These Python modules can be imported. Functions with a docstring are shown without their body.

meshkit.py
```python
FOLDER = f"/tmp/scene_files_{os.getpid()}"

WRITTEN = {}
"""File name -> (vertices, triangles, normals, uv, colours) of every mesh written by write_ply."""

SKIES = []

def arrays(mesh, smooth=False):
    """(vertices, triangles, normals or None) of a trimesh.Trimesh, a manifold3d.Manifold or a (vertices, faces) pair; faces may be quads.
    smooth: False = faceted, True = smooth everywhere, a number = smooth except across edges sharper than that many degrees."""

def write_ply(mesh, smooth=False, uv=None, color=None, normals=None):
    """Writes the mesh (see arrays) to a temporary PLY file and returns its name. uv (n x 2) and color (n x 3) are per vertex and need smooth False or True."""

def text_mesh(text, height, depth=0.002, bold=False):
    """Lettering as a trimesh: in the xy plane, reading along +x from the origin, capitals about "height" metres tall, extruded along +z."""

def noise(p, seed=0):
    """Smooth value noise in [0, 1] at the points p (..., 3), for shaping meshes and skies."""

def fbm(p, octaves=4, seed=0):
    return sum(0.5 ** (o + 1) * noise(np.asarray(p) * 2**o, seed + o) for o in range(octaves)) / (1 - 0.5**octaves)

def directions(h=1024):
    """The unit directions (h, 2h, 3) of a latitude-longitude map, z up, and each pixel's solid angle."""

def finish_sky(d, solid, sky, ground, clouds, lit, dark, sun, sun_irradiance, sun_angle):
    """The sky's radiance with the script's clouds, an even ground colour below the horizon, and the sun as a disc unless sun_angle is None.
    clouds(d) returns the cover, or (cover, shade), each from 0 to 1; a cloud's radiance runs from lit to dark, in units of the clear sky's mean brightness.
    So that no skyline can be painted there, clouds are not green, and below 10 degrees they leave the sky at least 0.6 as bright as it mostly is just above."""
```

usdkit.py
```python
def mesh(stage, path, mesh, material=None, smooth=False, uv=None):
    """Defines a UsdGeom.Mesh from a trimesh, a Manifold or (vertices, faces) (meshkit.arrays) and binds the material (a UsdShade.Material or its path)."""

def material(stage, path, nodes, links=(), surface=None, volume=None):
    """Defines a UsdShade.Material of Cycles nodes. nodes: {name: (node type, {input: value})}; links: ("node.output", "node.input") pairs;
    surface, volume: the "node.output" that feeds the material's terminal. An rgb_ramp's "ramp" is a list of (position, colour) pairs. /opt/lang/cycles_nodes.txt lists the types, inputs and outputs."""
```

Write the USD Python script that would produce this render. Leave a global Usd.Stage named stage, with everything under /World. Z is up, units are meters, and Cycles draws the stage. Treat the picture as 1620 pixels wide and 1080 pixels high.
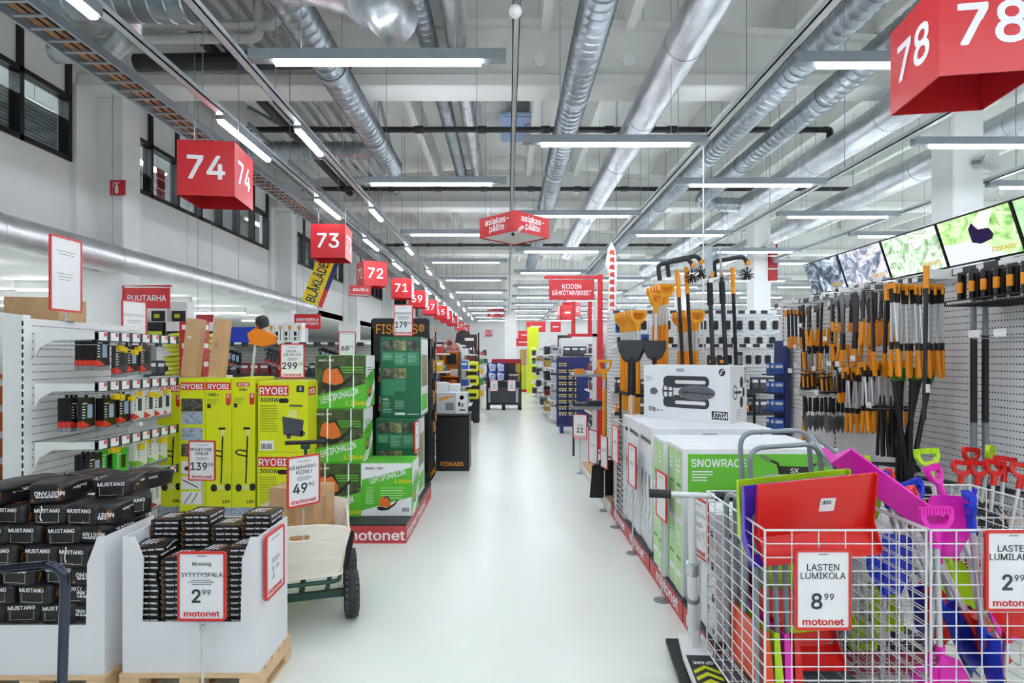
import math, random, numpy as np, trimesh, usdkit, meshkit
from pxr import Usd, UsdGeom, UsdLux, Gf, Sdf
import shapely.geometry as sg
from shapely import affinity
from shapely.ops import unary_union

stage = Usd.Stage.CreateInMemory()
UsdGeom.SetStageUpAxis(stage, 'Z')
UsdGeom.Xform.Define(stage, '/World')
UsdGeom.Scope.Define(stage, '/World/Looks')
PI = math.pi

# ------------------------------------------------------------------ camera, light, exposure
EYE = 1.55
cam = UsdGeom.Camera.Define(stage, '/World/camera')
cam.AddTranslateOp().Set(Gf.Vec3d(0, 0, EYE))
cam.AddRotateXYZOp().Set(Gf.Vec3f(90, 0, 0))
cam.CreateHorizontalApertureAttr(36.0)
cam.CreateVerticalApertureAttr(24.0)
cam.CreateFocalLengthAttr(20.0)
cam.CreateHorizontalApertureOffsetAttr(0.156)
cam.CreateVerticalApertureOffsetAttr(0.556)
cam.CreateExposureAttr(-0.42)
LED = 58.0            # radiance of the linear lamps
LED2 = 60.0           # lamps under the mezzanine and in the offices

# ------------------------------------------------------------------ materials
def lin(h):
    h = h.lstrip('#')
    c = [int(h[i:i + 2], 16) / 255 for i in (0, 2, 4)]
    return tuple(x / 12.92 if x <= .04045 else ((x + .055) / 1.055) ** 2.4 for x in c)

MATS = {}
def mat(name, col, rough=.5, metal=0., **kw):
    if name not in MATS:
        MATS[name] = usdkit.material(stage, '/World/Looks/' + name, {"p": ("principled_bsdf", {"base_color": lin(col), "roughness": rough, "metallic": metal, **kw})}, surface="p.BSDF")
    return MATS[name]

def glow(name, col, strength):
    if name not in MATS:
        MATS[name] = usdkit.material(stage, '/World/Looks/' + name, {"e": ("emission", {"color": lin(col), "strength": strength})}, surface="e.emission")
    return MATS[name]

def noisy(name, stops, scale=8, rough=.5, metal=0., stretch=(1, 1, 1), bump=0., detail=4, dist=0., world=False, emit=0., **kw):
    if name in MATS:
        return MATS[name]
    n = {"t": ("geometry", {}) if world else ("texture_coordinate", {}), "m": ("mapping", {"scale": stretch}),
         "n": ("noise_texture", {"scale": scale, "detail": detail, "roughness": .6, "distortion": dist}),
         "r": ("rgb_ramp", {"ramp": [(p, lin(c)) for p, c in stops]}),
         "p": ("principled_bsdf", {"roughness": rough, "metallic": metal, **kw})}
    l = [("t.position" if world else "t.object", "m.vector"), ("m.vector", "n.vector"), ("n.fac", "r.fac"), ("r.color", "p.base_color")]
    if bump:
        n["b"] = ("bump", {"strength": bump, "distance": .02}); l += [("n.fac", "b.height"), ("b.normal", "p.normal")]
    if emit:
        n["p"][1]["emission_strength"] = emit; l += [("r.color", "p.emission_color")]
    MATS[name] = usdkit.material(stage, '/World/Looks/' + name, n, l, surface="p.BSDF")
    return MATS[name]

def pegboard(name, col, hole, ax, px=.025, pz=.05, hx=.35, hz=.12):
    """white sheet with rows of punched slots; ax: 'x' or 'y', the object axis along the rows"""
    n = {"t": ("geometry", {}), "s": ("separate_xyz", {}),
         "a": ("math", {"math_type": "divide", "value2": px}), "af": ("math", {"math_type": "fraction"}), "al": ("math", {"math_type": "less_than", "value2": hx}),
         "c": ("math", {"math_type": "divide", "value2": pz}), "cf": ("math", {"math_type": "fraction"}), "cl": ("math", {"math_type": "less_than", "value2": hz}),
         "q": ("math", {"math_type": "multiply"}), "mx": ("mix", {"color1": lin(col), "color2": lin(hole)}),
         "p": ("principled_bsdf", {"roughness": .45})}
    l = [("t.position", "s.vector"), ("s." + ax, "a.value1"), ("a.value", "af.value1"), ("af.value", "al.value1"), ("s.z", "c.value1"), ("c.value", "cf.value1"), ("cf.value", "cl.value1"),
         ("al.value", "q.value1"), ("cl.value", "q.value2"), ("q.value", "mx.fac"), ("mx.color", "p.base_color")]
    MATS[name] = usdkit.material(stage, '/World/Looks/' + name, n, l, surface="p.BSDF")
    return MATS[name]

WHITE = mat('white_paint', '#eef0ee', .45)
WALLW = noisy('wall_white', [(.3, '#e6e8e7'), (.7, '#eff0ef')], 1.2, .7, world=True)
CEILW = noisy('ceiling_white', [(.3, '#e2e4e0'), (.7, '#ecedea')], .8, .8, world=True)
CONC = noisy('girder_white', [(.3, '#dfe1dd'), (.7, '#eaebe8')], .9, .75, world=True)
BLACK = mat('black_plastic', '#15161a', .4)
BLACKM = mat('black_metal', '#191b1e', .45, .2)
CHAR = mat('charcoal', '#2b2d32', .5)
RED = mat('sign_red', '#d42a31', .38)
REDP = mat('red_plastic', '#e2251f', .28)
DKRED = mat('dark_red', '#a81420', .4)
GREY = mat('grey_metal', '#8d949a', .45, .6)
STEEL = mat('steel', '#c3c8cc', .3, .9)
ALU = mat('aluminium', '#d6d9db', .35, .7)
CHROME = mat('chrome', '#454b5a', .05, 1.)
INK = mat('ink_grey', '#3a3d44', .6)
PAPER = mat('paper_white', '#f4f5f6', .55)
LETW = mat('white_print', '#f7f8fa', .5)
ORANGE = mat('tool_orange', '#f39a14', .38)
YORANGE = mat('shovel_yellow', '#f5a81a', .35)
KRAFT = noisy('kraft_card', [(.3, '#c49c70'), (.7, '#d0aa7e')], 6, .75)
WCARD = noisy('white_card', [(.3, '#e9ebee'), (.7, '#f1f2f4')], 3, .6)
PINE = noisy('pine_wood', [(.3, '#d9b489'), (.7, '#e8caa2')], 5, .6, stretch=(2, 12, 12))
PLY = noisy('pale_plywood', [(.3, '#ece3d3'), (.7, '#f5eee2')], 4, .55, stretch=(2, 2, 9))
LIME = mat('lime_plastic', '#b9e31b', .3)
PINK = mat('pink_plastic', '#f02cc0', .28)
BLUEP = mat('blue_plastic', '#1d3bd0', .3)
NAVY = mat('navy_metal', '#27346f', .4)
RYB = mat('ryobi_lime', '#dfe618', .42)
RYBD = mat('ryobi_shade', '#a6b41a', .45)
GREENB = mat('box_green', '#5fc034', .42)
DKGREEN = mat('forest_green_card', '#1f6a48', .4)
MIDGREEN = mat('sage_print', '#3d8a66', .45)
WIREW = mat('white_wire', '#e9ebec', .35, .3)
GALV = noisy('galvanised', [(.3, '#868e94'), (.5, '#979fa5'), (.7, '#a6adb2')], 5, .36, .85, world=True)
GALVD = mat('galvanised_rail', '#9aa2a8', .42, .75)
FOILW = noisy('foil_wrap_bright', [(.3, '#d2d5d8'), (.7, '#f0f2f3')], 7, .4, .8, stretch=(1, .35, 1), bump=.5, world=True)
FOIL = noisy('foil_wrap', [(.3, '#a2a7ab'), (.7, '#cdd0d3')], 7, .36, .85, stretch=(1, .35, 1), bump=.35, world=True)
PIPEB = mat('black_pipe', '#202226', .5)
PIPEG = mat('grey_pipe', '#b9bcbd', .5)
COPPER = mat('cable_orange', '#c08a5c', .5)
LAMP = glow('lamp_diffuser', '#eff5ff', LED)
UPLAMP = glow('lamp_uplight', '#eff5ff', LED * .75)
LAMP2 = glow('lamp_diffuser_low', '#f3f7ff', LED2)
PANE = usdkit.material(stage, '/World/Looks/window_glass', {"t": ("transparent_bsdf", {"color": (.86, .9, .9)}), "g": ("glossy_bsdf", {"roughness": .02, "color": (.9, .95, .95)}), "f": ("layer_weight", {"blend": .12}), "m": ("mix_closure", {})},
                       [("f.facing", "m.fac"), ("t.BSDF", "m.closure1"), ("g.BSDF", "m.closure2")], surface="m.closure")
CLEAR = usdkit.material(stage, '/World/Looks/clear_acrylic', {"t": ("transparent_bsdf", {"color": (.93, .95, .96)}), "g": ("glossy_bsdf", {"roughness": .05}), "f": ("layer_weight", {"blend": .12}), "m": ("mix_closure", {})},
                       [("f.facing", "m.fac"), ("t.BSDF", "m.closure1"), ("g.BSDF", "m.closure2")], surface="m.closure")
P_FOREST = noisy('print_forest', [(.3, '#2c3a1c'), (.45, '#4e6234'), (.6, '#3a3325'), (.75, '#7d8b5a')], 9, .42, dist=.4)
P_PAVE = noisy('print_paving', [(.3, '#6f7f92'), (.5, '#9fb0c3'), (.7, '#c3cfda')], 40, .42)
P_DARK = noisy('print_dark_photo', [(.3, '#22252a'), (.5, '#4a4b45'), (.7, '#8c8878')], 30, .42)
P_GARDEN = noisy('print_garden', [(.3, '#384a2c'), (.5, '#8a8450'), (.62, '#b0a890'), (.75, '#3c3430')], 30, .42)

# ------------------------------------------------------------------ mesh helpers
def I4(x=0, y=0, z=0):
    T = np.eye(4); T[:3, 3] = (x, y, z); return T
def F(o, xd, yd):
    """frame at o with x along xd and y along yd"""
    x = np.array(xd, float); x /= np.linalg.norm(x); y = np.array(yd, float); y -= x * (x @ y); y /= np.linalg.norm(y)
    T = np.eye(4); T[:3, 0], T[:3, 1], T[:3, 2], T[:3, 3] = x, y, np.cross(x, y), o
    return T
def RZ(a, o=(0, 0, 0)):
    a = math.radians(a); T = np.eye(4); T[:2, :2] = [[math.cos(a), -math.sin(a)], [math.sin(a), math.cos(a)]]; T[:3, 3] = o; return T
def RX(a):
    a = math.radians(a); T = np.eye(4); T[1:3, 1:3] = [[math.cos(a), -math.sin(a)], [math.sin(a), math.cos(a)]]; return T
def RY(a):
    a = math.radians(a); T = np.eye(4); T[0, 0] = T[2, 2] = math.cos(a); T[0, 2] = math.sin(a); T[2, 0] = -math.sin(a); return T

_c = [(sx, sy, sz) for sx in (-1, 1) for sy in (-1, 1) for sz in (-1, 1)]
_ck = [(c, k) for c in _c for k in range(3)]
_cv = np.array([[c[j] * (1 if j == k else .8) for j in range(3)] for c, k in _ck])
_h = trimesh.convex.convex_hull(trimesh.Trimesh(_cv, process=False), qhull_options='QbB Pp Qt')
_idx = [int(np.argmin(((_cv - v) ** 2).sum(1))) for v in _h.vertices]
_CF = np.array([[_idx[i] for i in f] for f in _h.faces])
_CS = np.array([c for c, k in _ck], float)
_CM = np.array([[0. if j == k else 1. for j in range(3)] for c, k in _ck])
_BV = np.array(_c, float) * .5
_BF = np.array([[0, 1, 3], [0, 3, 2], [4, 6, 7], [4, 7, 5], [0, 4, 5], [0, 5, 1], [2, 3, 7], [2, 7, 6], [0, 2, 6], [0, 6, 4], [1, 5, 7], [1, 7, 3]])

TXT = {}
def text_arr(t, h, bold=True):
    k = (t, bold)
    if k not in TXT:
        m = meshkit.text_mesh(t, 1.0, .01, bold)
        TXT[k] = (np.array(m.vertices), np.array(m.faces))
    v, f = TXT[k]
    v = v.copy(); v[:, :2] *= h; v[:, 2] = np.where(v[:, 2] > .005, .0011, .0)
    return v, f

class B:
    def __init__(s):
        s.v, s.f, s.n = [], [], 0
    def add(s, v, f, T=None):
        v = np.asarray(v, float)
        if T is not None:
            v = v @ T[:3, :3].T + T[:3, 3]
        s.v.append(v); s.f.append(np.asarray(f, int) + s.n); s.n += len(v)
        return s
    def bx(s, x0, x1, y0, y1, z0, z1, T=None, c=0.):
        d, m = np.array([x1 - x0, y1 - y0, z1 - z0]), np.array([x0 + x1, y0 + y1, z0 + z1]) / 2
        if c:
            return s.add(m + _CS * (d / 2 - c * _CM), _CF, T)
        return s.add(m + _BV * d, _BF, T)
    def bar(s, p, q, w, h=None, up=(0, 0, 1)):
        """box beam from p to q"""
        p, q = np.array(p, float), np.array(q, float); d = q - p; L = np.linalg.norm(d)
        if abs(np.dot(d / L, up)) > .99: up = (0, 1, 0)
        T = F(p, d, np.cross(up, d)); h = h or w
        return s.bx(0, L, -w / 2, w / 2, -h / 2, h / 2, T)
    def tube(s, pts, r, n=8, cap=True, T=None):
        p = np.asarray(pts, float); k = len(p); r = np.broadcast_to(np.asarray(r, float), (k,))
        t = np.gradient(p, axis=0) if k > 2 else np.array([p[1] - p[0]] * 2)
        t /= np.linalg.norm(t, axis=1, keepdims=True) + 1e-12
        a = np.cross(t[0], [0, 0, 1.] if abs(t[0][2]) < .9 else [1., 0, 0]); a /= np.linalg.norm(a)
        ang = np.arange(n) * 2 * PI / n; V = []
        for i in range(k):
            a = a - t[i] * (a @ t[i]); a /= np.linalg.norm(a); b = np.cross(t[i], a)
            V.append(p[i] + r[i] * (np.cos(ang)[:, None] * a + np.sin(ang)[:, None] * b))
        V = np.vstack(V); Fc = []
        i, j = np.meshgrid(np.arange(k - 1), np.arange(n), indexing='ij'); j2 = (j + 1) % n
        q = np.stack([i * n + j, i * n + j2, (i + 1) * n + j2, (i + 1) * n + j], -1).reshape(-1, 4)
        Fc = np.vstack([q[:, [0, 1, 2]], q[:, [0, 2, 3]]])
        if cap:
            V = np.vstack([V, p[0], p[-1]]); m = len(V); jj = np.arange(n); j3 = (jj + 1) % n
            Fc = np.vstack([Fc, np.stack([j3, jj, np.full(n, m - 2)], 1), np.stack([(k - 1) * n + jj, (k - 1) * n + j3, np.full(n, m - 1)], 1)])
        return s.add(V, Fc, T)
    def lathe(s, prof, n=16, T=None):
        pr = np.array(prof, float); k = len(pr); ang = np.arange(n) * 2 * PI / n
        V = np.stack([pr[:, None, 0] * np.cos(ang), pr[:, None, 0] * np.sin(ang), np.repeat(pr[:, 1:2], n, 1)], -1).reshape(-1, 3)
        i, j = np.meshgrid(np.arange(k - 1), np.arange(n), indexing='ij'); j2 = (j + 1) % n
        q = np.stack([i * n + j, i * n + j2, (i + 1) * n + j2, (i + 1) * n + j], -1).reshape(-1, 4)
        return s.add(V, np.vstack([q[:, [0, 1, 2]], q[:, [0, 2, 3]]]), T)
    def prism(s, poly, d, T=None, z0=0.):
        if not hasattr(poly, 'geom_type'): poly = sg.Polygon(poly)
        for g in getattr(poly, 'geoms', [poly]):
            if g.is_empty or g.area < 1e-9: continue
            m = trimesh.creation.extrude_polygon(g, d, engine='earcut'); v = np.array(m.vertices); v[:, 2] += z0
            s.add(v, m.faces, T)
        return s
    def text(s, t, h, T, x=0., y=0., al='c', sx=1., bold=True, fit=None, shear=0., uni=False):
        """lettering on frame T, capitals h tall, baseline at y; al l/c/r about x; fit = greatest width"""
        if not t.strip(): return s
        v, f = text_arr(t, h, bold); v[:, 0] *= sx
        x0, x1 = v[:, 0].min(), v[:, 0].max()
        if fit and x1 - x0 > fit:
            v[:, 0] *= fit / (x1 - x0)
            if uni: v[:, 1] *= fit / (x1 - x0)
            x0, x1 = v[:, 0].min(), v[:, 0].max()
        if shear: v[:, 0] += shear * v[:, 1]
        v[:, 0] += x - {'l': x0, 'c': (x0 + x1) / 2, 'r': x1}[al]; v[:, 1] += y
        return s.add(v, f, T)
    def build(s, name, m, parent=None, smooth=30, label=None):
        if not s.v: return None
        v, f = np.vstack(s.v), np.vstack(s.f)
        pp = str(parent.GetPath()) if parent is not None else '/World'
        path = numbered(pp, name)
        p = usdkit.mesh(stage, path, (v, f), m, smooth=smooth).GetPrim()
        if label: p.SetCustomDataByKey('label', label)
        return p

COUNT = {}
def numbered(parent, name):
    k = parent + '/' + name; n = COUNT.get(k, 0); COUNT[k] = n + 1
    return k if n == 0 else f'{k}_{n:03d}'

def tag(p, label=None, cat=None, group=None, kind=None):
    for k, v in (('label', label), ('category', cat), ('group', group), ('kind', kind)):
        if v: p.SetCustomDataByKey(k, v)
    return p

def place(x, loc, rotz=0., M=None):
    if M is not None:
        T = np.array(M, float)
        x.AddTransformOp().Set(Gf.Matrix4d(*[float(T[j, i]) for i in range(4) for j in range(4)]))
    else:
        x.AddTranslateOp().Set(Gf.Vec3d(*map(float, loc)))
        if rotz: x.AddRotateZOp().Set(float(rotz))

def thing(name, label, cat, loc=(0, 0, 0), rotz=0., group=None, M=None, kind=None):
    x = UsdGeom.Xform.Define(stage, numbered('/World', name)); place(x, loc, rotz, M)
    return tag(x.GetPrim(), label, cat, group, kind)

def dup(root, loc=(0, 0, 0), rotz=0., label=None, group=None, M=None):
    was = root.GetCustomData(); base = root.GetName()
    if base[-4:-3] == '_' and base[-3:].isdigit(): base = base[:-4]
    x = UsdGeom.Xform.Define(stage, numbered('/World', base))
    p = x.GetPrim(); p.GetReferences().AddInternalReference(root.GetPath())
    x.ClearXformOpOrder(); x.AddTransformOp(opSuffix='copy')
    T = np.array(M, float) if M is not None else RZ(rotz, loc)
    x.SetXformOpOrder([UsdGeom.XformOp(p.GetAttribute('xformOp:transform:copy'))])
    p.GetAttribute('xformOp:transform:copy').Set(Gf.Matrix4d(*[float(T[j, i]) for i in range(4) for j in range(4)]))
    p.SetInstanceable(True)
    return tag(p, label or was['label'], was['category'], group or was.get('group'))

class Kit:
    """first call builds the thing at its place, later calls copy it"""
    def __init__(s, make): s.make, s.first = make, {}
    def __call__(s, key, label, loc=(0, 0, 0), rotz=0., group=None, M=None):
        if key not in s.first:
            s.first[key] = s.make(key, label, loc, rotz, group, M); return s.first[key]
        return dup(s.first[key], loc, rotz, label, group, M)

def bend(pts, rad, k=5):
    """polyline with its corners rounded"""
    p = [np.array(q, float) for q in pts]; out = [p[0]]
    for a, b, c in zip(p, p[1:], p[2:]):
        u, w = a - b, c - b; r = min(rad, np.linalg.norm(u) * .49, np.linalg.norm(w) * .49)
        s0, s1 = b + u / np.linalg.norm(u) * r, b + w / np.linalg.norm(w) * r
        for t in np.linspace(0, 1, k + 1): out.append((1 - t) ** 2 * s0 + 2 * t * (1 - t) * b + t * t * s1)
    out.append(p[-1]); return out
def rrect(x0, y0, x1, y1, r, n=4):
    return sg.box(x0 + r, y0 + r, x1 - r, y1 - r).buffer(r, quad_segs=n) if r else sg.box(x0, y0, x1, y1)
def ell(x, y, a, b, rot=0):
    return affinity.rotate(affinity.scale(sg.Point(x, y).buffer(1, quad_segs=6), a, b), rot, origin=(x, y))
def line(pts, w):
    return sg.LineString(pts).buffer(w / 2, quad_segs=2)
def shp(name, m, parent, T, *polys, d=.0008, z0=0., smooth=False):
    if len(polys) <= 3:
        for p in polys: q = B().prism(p, d, T, z0).build(name, m, parent, smooth)
        return q
    b = B()
    for p in polys: b.prism(p, d, T, z0)
    return tag(b.build(name, m, parent, smooth), kind='stuff')
def tx(m, parent, T, *items, name='lettering'):
    """items: (text, h, x, y[, al[, opts]])"""
    b = B()
    for it in items:
        o = it[5] if len(it) > 5 else {}
        b.text(it[0], it[1], T, it[2], it[3], it[4] if len(it) > 4 else 'c', **o)
    return b.build(name, m, parent, False)
FRONT = F((0, 0, 0), (1, 0, 0), (0, 0, 1))
def faceT(w, d, h, face, out=.0006):
    """frame with origin at the lower left corner of a carton's face; carton origin at the middle of its base"""
    o = {'f': ((-w / 2, -d / 2 - out, 0), (1, 0, 0), (0, 0, 1)), 'b': ((w / 2, d / 2 + out, 0), (-1, 0, 0), (0, 0, 1)),
         'r': ((w / 2 + out, -d / 2, 0), (0, 1, 0), (0, 0, 1)), 'l': ((-w / 2 - out, d / 2, 0), (0, -1, 0), (0, 0, 1)), 't': ((-w / 2, -d / 2, h + out), (1, 0, 0), (0, 1, 0))}[face]
    return F(*o)
def bars(x0, x1, y1, n, dy, hgt, seed=0):
    """n short bars that stand for lines of print too small to read"""
    r = random.Random(seed)
    return [sg.box(x0, y1 - i * dy - hgt, x0 + (x1 - x0) * r.uniform(.7, 1), y1 - i * dy) for i in range(n)]

# ================================================================== THE BUILDING
def struct(b, name, m, parent=None, smooth=30, label=None):
    p = b.build(name, m, parent, smooth)
    if parent is None: tag(p, label, None, None, 'structure')
    return p
XL, XR, YB, YF = -5.6, 17.0, -9.0, 37.0
FLOOR = noisy('floor_resin', [(.25, '#e6ebe2'), (.5, '#ecf0e8'), (.75, '#eff2ec')], 1.4, .28, stretch=(1, .25, 1), world=True, specular_ior_level=.3)
struct(B().bx(-16, XR, YB, YF, -.1, 0), 'floor', FLOOR, label='pale grey-green polished resin floor of the aisle')
struct(B().bx(-16, XR, YF, YF + .15, 0, 6.6), 'wall_back', WALLW, label='white wall at the far end of the aisle')
struct(B().bx(XR, XR + .15, YB, YF, 0, 6.6), 'wall_right', WALLW)
struct(B().bx(-16, XR, YB - .15, YB, 0, 6.6), 'wall_front', WALLW)
struct(B().bx(-16.15, -16, YB, YF, 0, 6.6), 'wall_far_left', WALLW)
# roof deck of slabs with ribs
cl = struct(B().bx(XL - 4, XR, YB, YF, 6.32, 6.5), 'ceiling', CEILW, label='white concrete roof deck with long ribs')
for x in np.arange(-5.0, 17, 1.1):
    B().prism([(-.09, .5), (.09, .5), (.06, 0), (-.06, 0)], YF - YB, F((x, YF, 5.84), (1, 0, 0), (0, 0, 1))).build('roof_rib', CEILW, cl, 20)
# transverse girders, arched towards the middle of each span
gi = 0
for y in (-4.4, 1.6, 7.6, 13.6, 19.6, 25.6, 31.6):
    g = thing('roof_girder', 'white concrete girder crossing the hall', None, (0, y, 0), kind='structure')
    for x0, x1 in ((XL, 5.9), (5.9, XR)):
        xm, top = (x0 + x1) / 2, 5.99
        B().bx(x0, x1, -.22, .22, 5.06, 5.24, c=.02).build('flange', CONC, g)
        B().prism([(x0, 5.2), (x1, 5.2), (x1, 5.72), (xm + 1, top), (xm - 1, top), (x0, 5.72)], .14, F((0, .07, 0), (1, 0, 0), (0, 0, 1))).build('web', CONC, g)
        B().prism([(x0, 5.7), (x0, 5.64), (xm - 1, top - .09), (xm + 1, top - .09), (x1, 5.64), (x1, 5.72), (xm + 1, top), (xm - 1, top), (x0, 5.72)], .3, F((0, .15, 0), (1, 0, 0), (0, 0, 1))).build('top_flange', CONC, g)
        for dx in (.28, 1.45):
            B().lathe([(0, .02), (.085, .02), (.09, 0)], 20, F((xm + dx, -.075, 5.47), (1, 0, 0), (0, 0, 1))).build('blanking_disc', WHITE, g)
        if x0 > 0 or y > 20: continue
# columns
for y in (1.6, 7.6, 13.6, 19.6, 25.6, 31.6):
    for x in (6.0,):
        c = thing('column', 'white square concrete column holding up a girder', None, (x, y, 0), kind='structure')
        B().bx(-.2, .2, -.2, .2, 0, 5.06, c=.015).build('shaft', WALLW, c)
    c = thing('column', 'white pilaster on the left wall under a girder', None, (XL + .05, y + .25, 0), kind='structure')
    B().bx(-.3, .36, -.17, .2, 0, 5.06, c=.012).build('shaft', WALLW, c)
    if y > 7: B().bx(-.2, .02, -.55, -.17, 2.7, 5.06).build('wall_pier', WALLW, c)
c = thing('column', 'slim white column near the far end of the aisle', None, (.15, 30, 0), kind='structure')
B().bx(-.3, .3, -.3, .3, 0, 5.9, c=.015).build('shaft', WALLW, c)
# left wall above the mezzanine opening, with window bands
w = B()
w.bx(XL - .18, XL, YB, YF, 2.75, 4.05).bx(XL - .18, XL, YB, YF, 5.62, 6.4)
edges = [(YB, .8)] + [(y + a, y + b) for y in (1.6, 7.6, 13.6, 19.6, 25.6, 31.6) for a, b in ((-.35, .6),)] + [(36.5, YF)]
for a, b in edges: w.bx(XL - .18, XL, a, b, 4.05, 5.62)
struct(w, 'wall_left', WALLW, smooth=False, label='white upper wall on the left with a band of office windows')
struct(B().bx(-16, XL, YB, YF, 2.78, 2.95), 'ceiling_mezzanine', CEILW, label='low white ceiling under the mezzanine on the left')
struct(B().bx(-9.2, -9.0, YB, YF, 2.95, 6.4), 'wall_office', WALLW)
FRAMEK = mat('window_frame_black', '#14161a', .4)
BLIND = mat('blind_grey', '#8f9697', .7)
for i, (y0, n) in enumerate([(2.2, 7), (8.2, 7), (14.2, 7), (20.2, 7), (26.2, 7)]):
    y1 = y0 + 5.05; p = (y1 - y0) / n
    wd = thing(f'window_{i + 1}', 'black-framed band of office windows on the left wall', None, (XL, 0, 0), kind='structure'); COUNT['/World/' + wd.GetName()] = 1
    for z in (4.05, 4.83, 5.56): B().bx(-.1, .03, y0, y1, z, z + .06).build('frame_rail', FRAMEK, wd)
    for k in range(n + 1): B().bx(-.1, .03, y0 + k * p - .03, y0 + k * p + .03, 4.05, 5.62).build('mullion', FRAMEK, wd)
    for k in range(n):
        B().bx(-.05, -.04, y0 + k * p + .03, y0 + (k + 1) * p - .03, 4.11, 4.83).build('pane', PANE, wd)
        B().bx(-.06, -.02, y0 + k * p + .03, y0 + (k + 1) * p - .03, 4.89, 5.56).build('panel', WALLW, wd)
    if i in (0, 1):
        b = B()
        for z in np.arange(4.12, 4.62 if i == 0 else 4.45, .045): b.bx(-.18, -.14, y0 + (n - 2) * p if i == 0 else y0, y0 + (n if i == 0 else 1) * p, z, z + .028)
        tag(b.build('blind_slats', BLIND, wd, False), kind='stuff')
for k, y in enumerate((3.0, 5.0, 6.9, 8.8, 10.7, 12.6, 15.8)):
    t = thing('office_light', 'long white strip light inside the upstairs offices', 'ceiling light', (-6.9, y, 5.2), group='lights inside the upstairs offices')
    B().tube([(0, -.5, .08), (0, -.5, 1.1)], .006, 5).tube([(0, .5, .08), (0, .5, 1.1)], .006, 5).build('hanger_rods', GREY, t); B().bx(-.08, .08, -.75, .75, .03, .08, c=.01).build('housing', WHITE, t); B().bx(-.06, .06, -.72, .72, 0, .03).build('diffuser', LAMP2, t)
for k, (x, y) in enumerate([(-7.2, 7.0), (-7.2, 9.2), (-7.2, 11.6), (-7.2, 14), (-9.2, 8.0), (-9.2, 10.5), (-9.2, 13), (-11.3, 9), (-11.3, 12), (-7.2, 4.5), (-9.2, 5), (-7.2, 17), (-9.2, 17)]):
    t = thing('mezzanine_light', 'strip light under the low ceiling of the garden department', 'ceiling light', (x, y, 2.62), group='lights under the low mezzanine ceiling')
    B().bx(-.75, .75, -.05, .05, .03, .16, c=.01).build('housing', WHITE, t); B().bx(-.72, .72, -.035, .035, 0, .03).build('diffuser', LAMP2, t)

# ------------------------------------------------------------------ hanging linear lights and their rails
def mk_light(key, label, loc, rotz, group, M):
    L, H = key
    t = thing('strip_light', label, 'ceiling light', loc, rotz, group, M)
    B().bx(-H / 2, H / 2, -.04, .04, .045, .085).bx(-H / 2, H / 2, -.04, -.032, .085, .125).bx(-H / 2, H / 2, .032, .04, .085, .125).build('housing', GALVD, t, False)
    B().prism([(-.033, .045), (.033, .045), (.03, .022), (.016, .014), (-.016, .014), (-.03, .022)], L, F((-L / 2, 0, 0), (0, 1, 0), (0, 0, 1))).build('diffuser', LAMP, t)
    B().bx(-L / 2, L / 2, -.028, .028, .086, .09).build('uplight', UPLAMP, t, False)
    for sx in (-1, 1):
        if L > 1.2: B().tube([(sx * H * .3, 0, .09), (sx * H * .3, 0, 2.6)], .003, 4).build('wire', GREY, t)
    return t
ORD = ('first', 'second', 'third', 'fourth', 'fifth', 'sixth', 'seventh', 'eighth', 'ninth', 'tenth', 'eleventh', 'twelfth', 'thirteenth', 'fourteenth')
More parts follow.
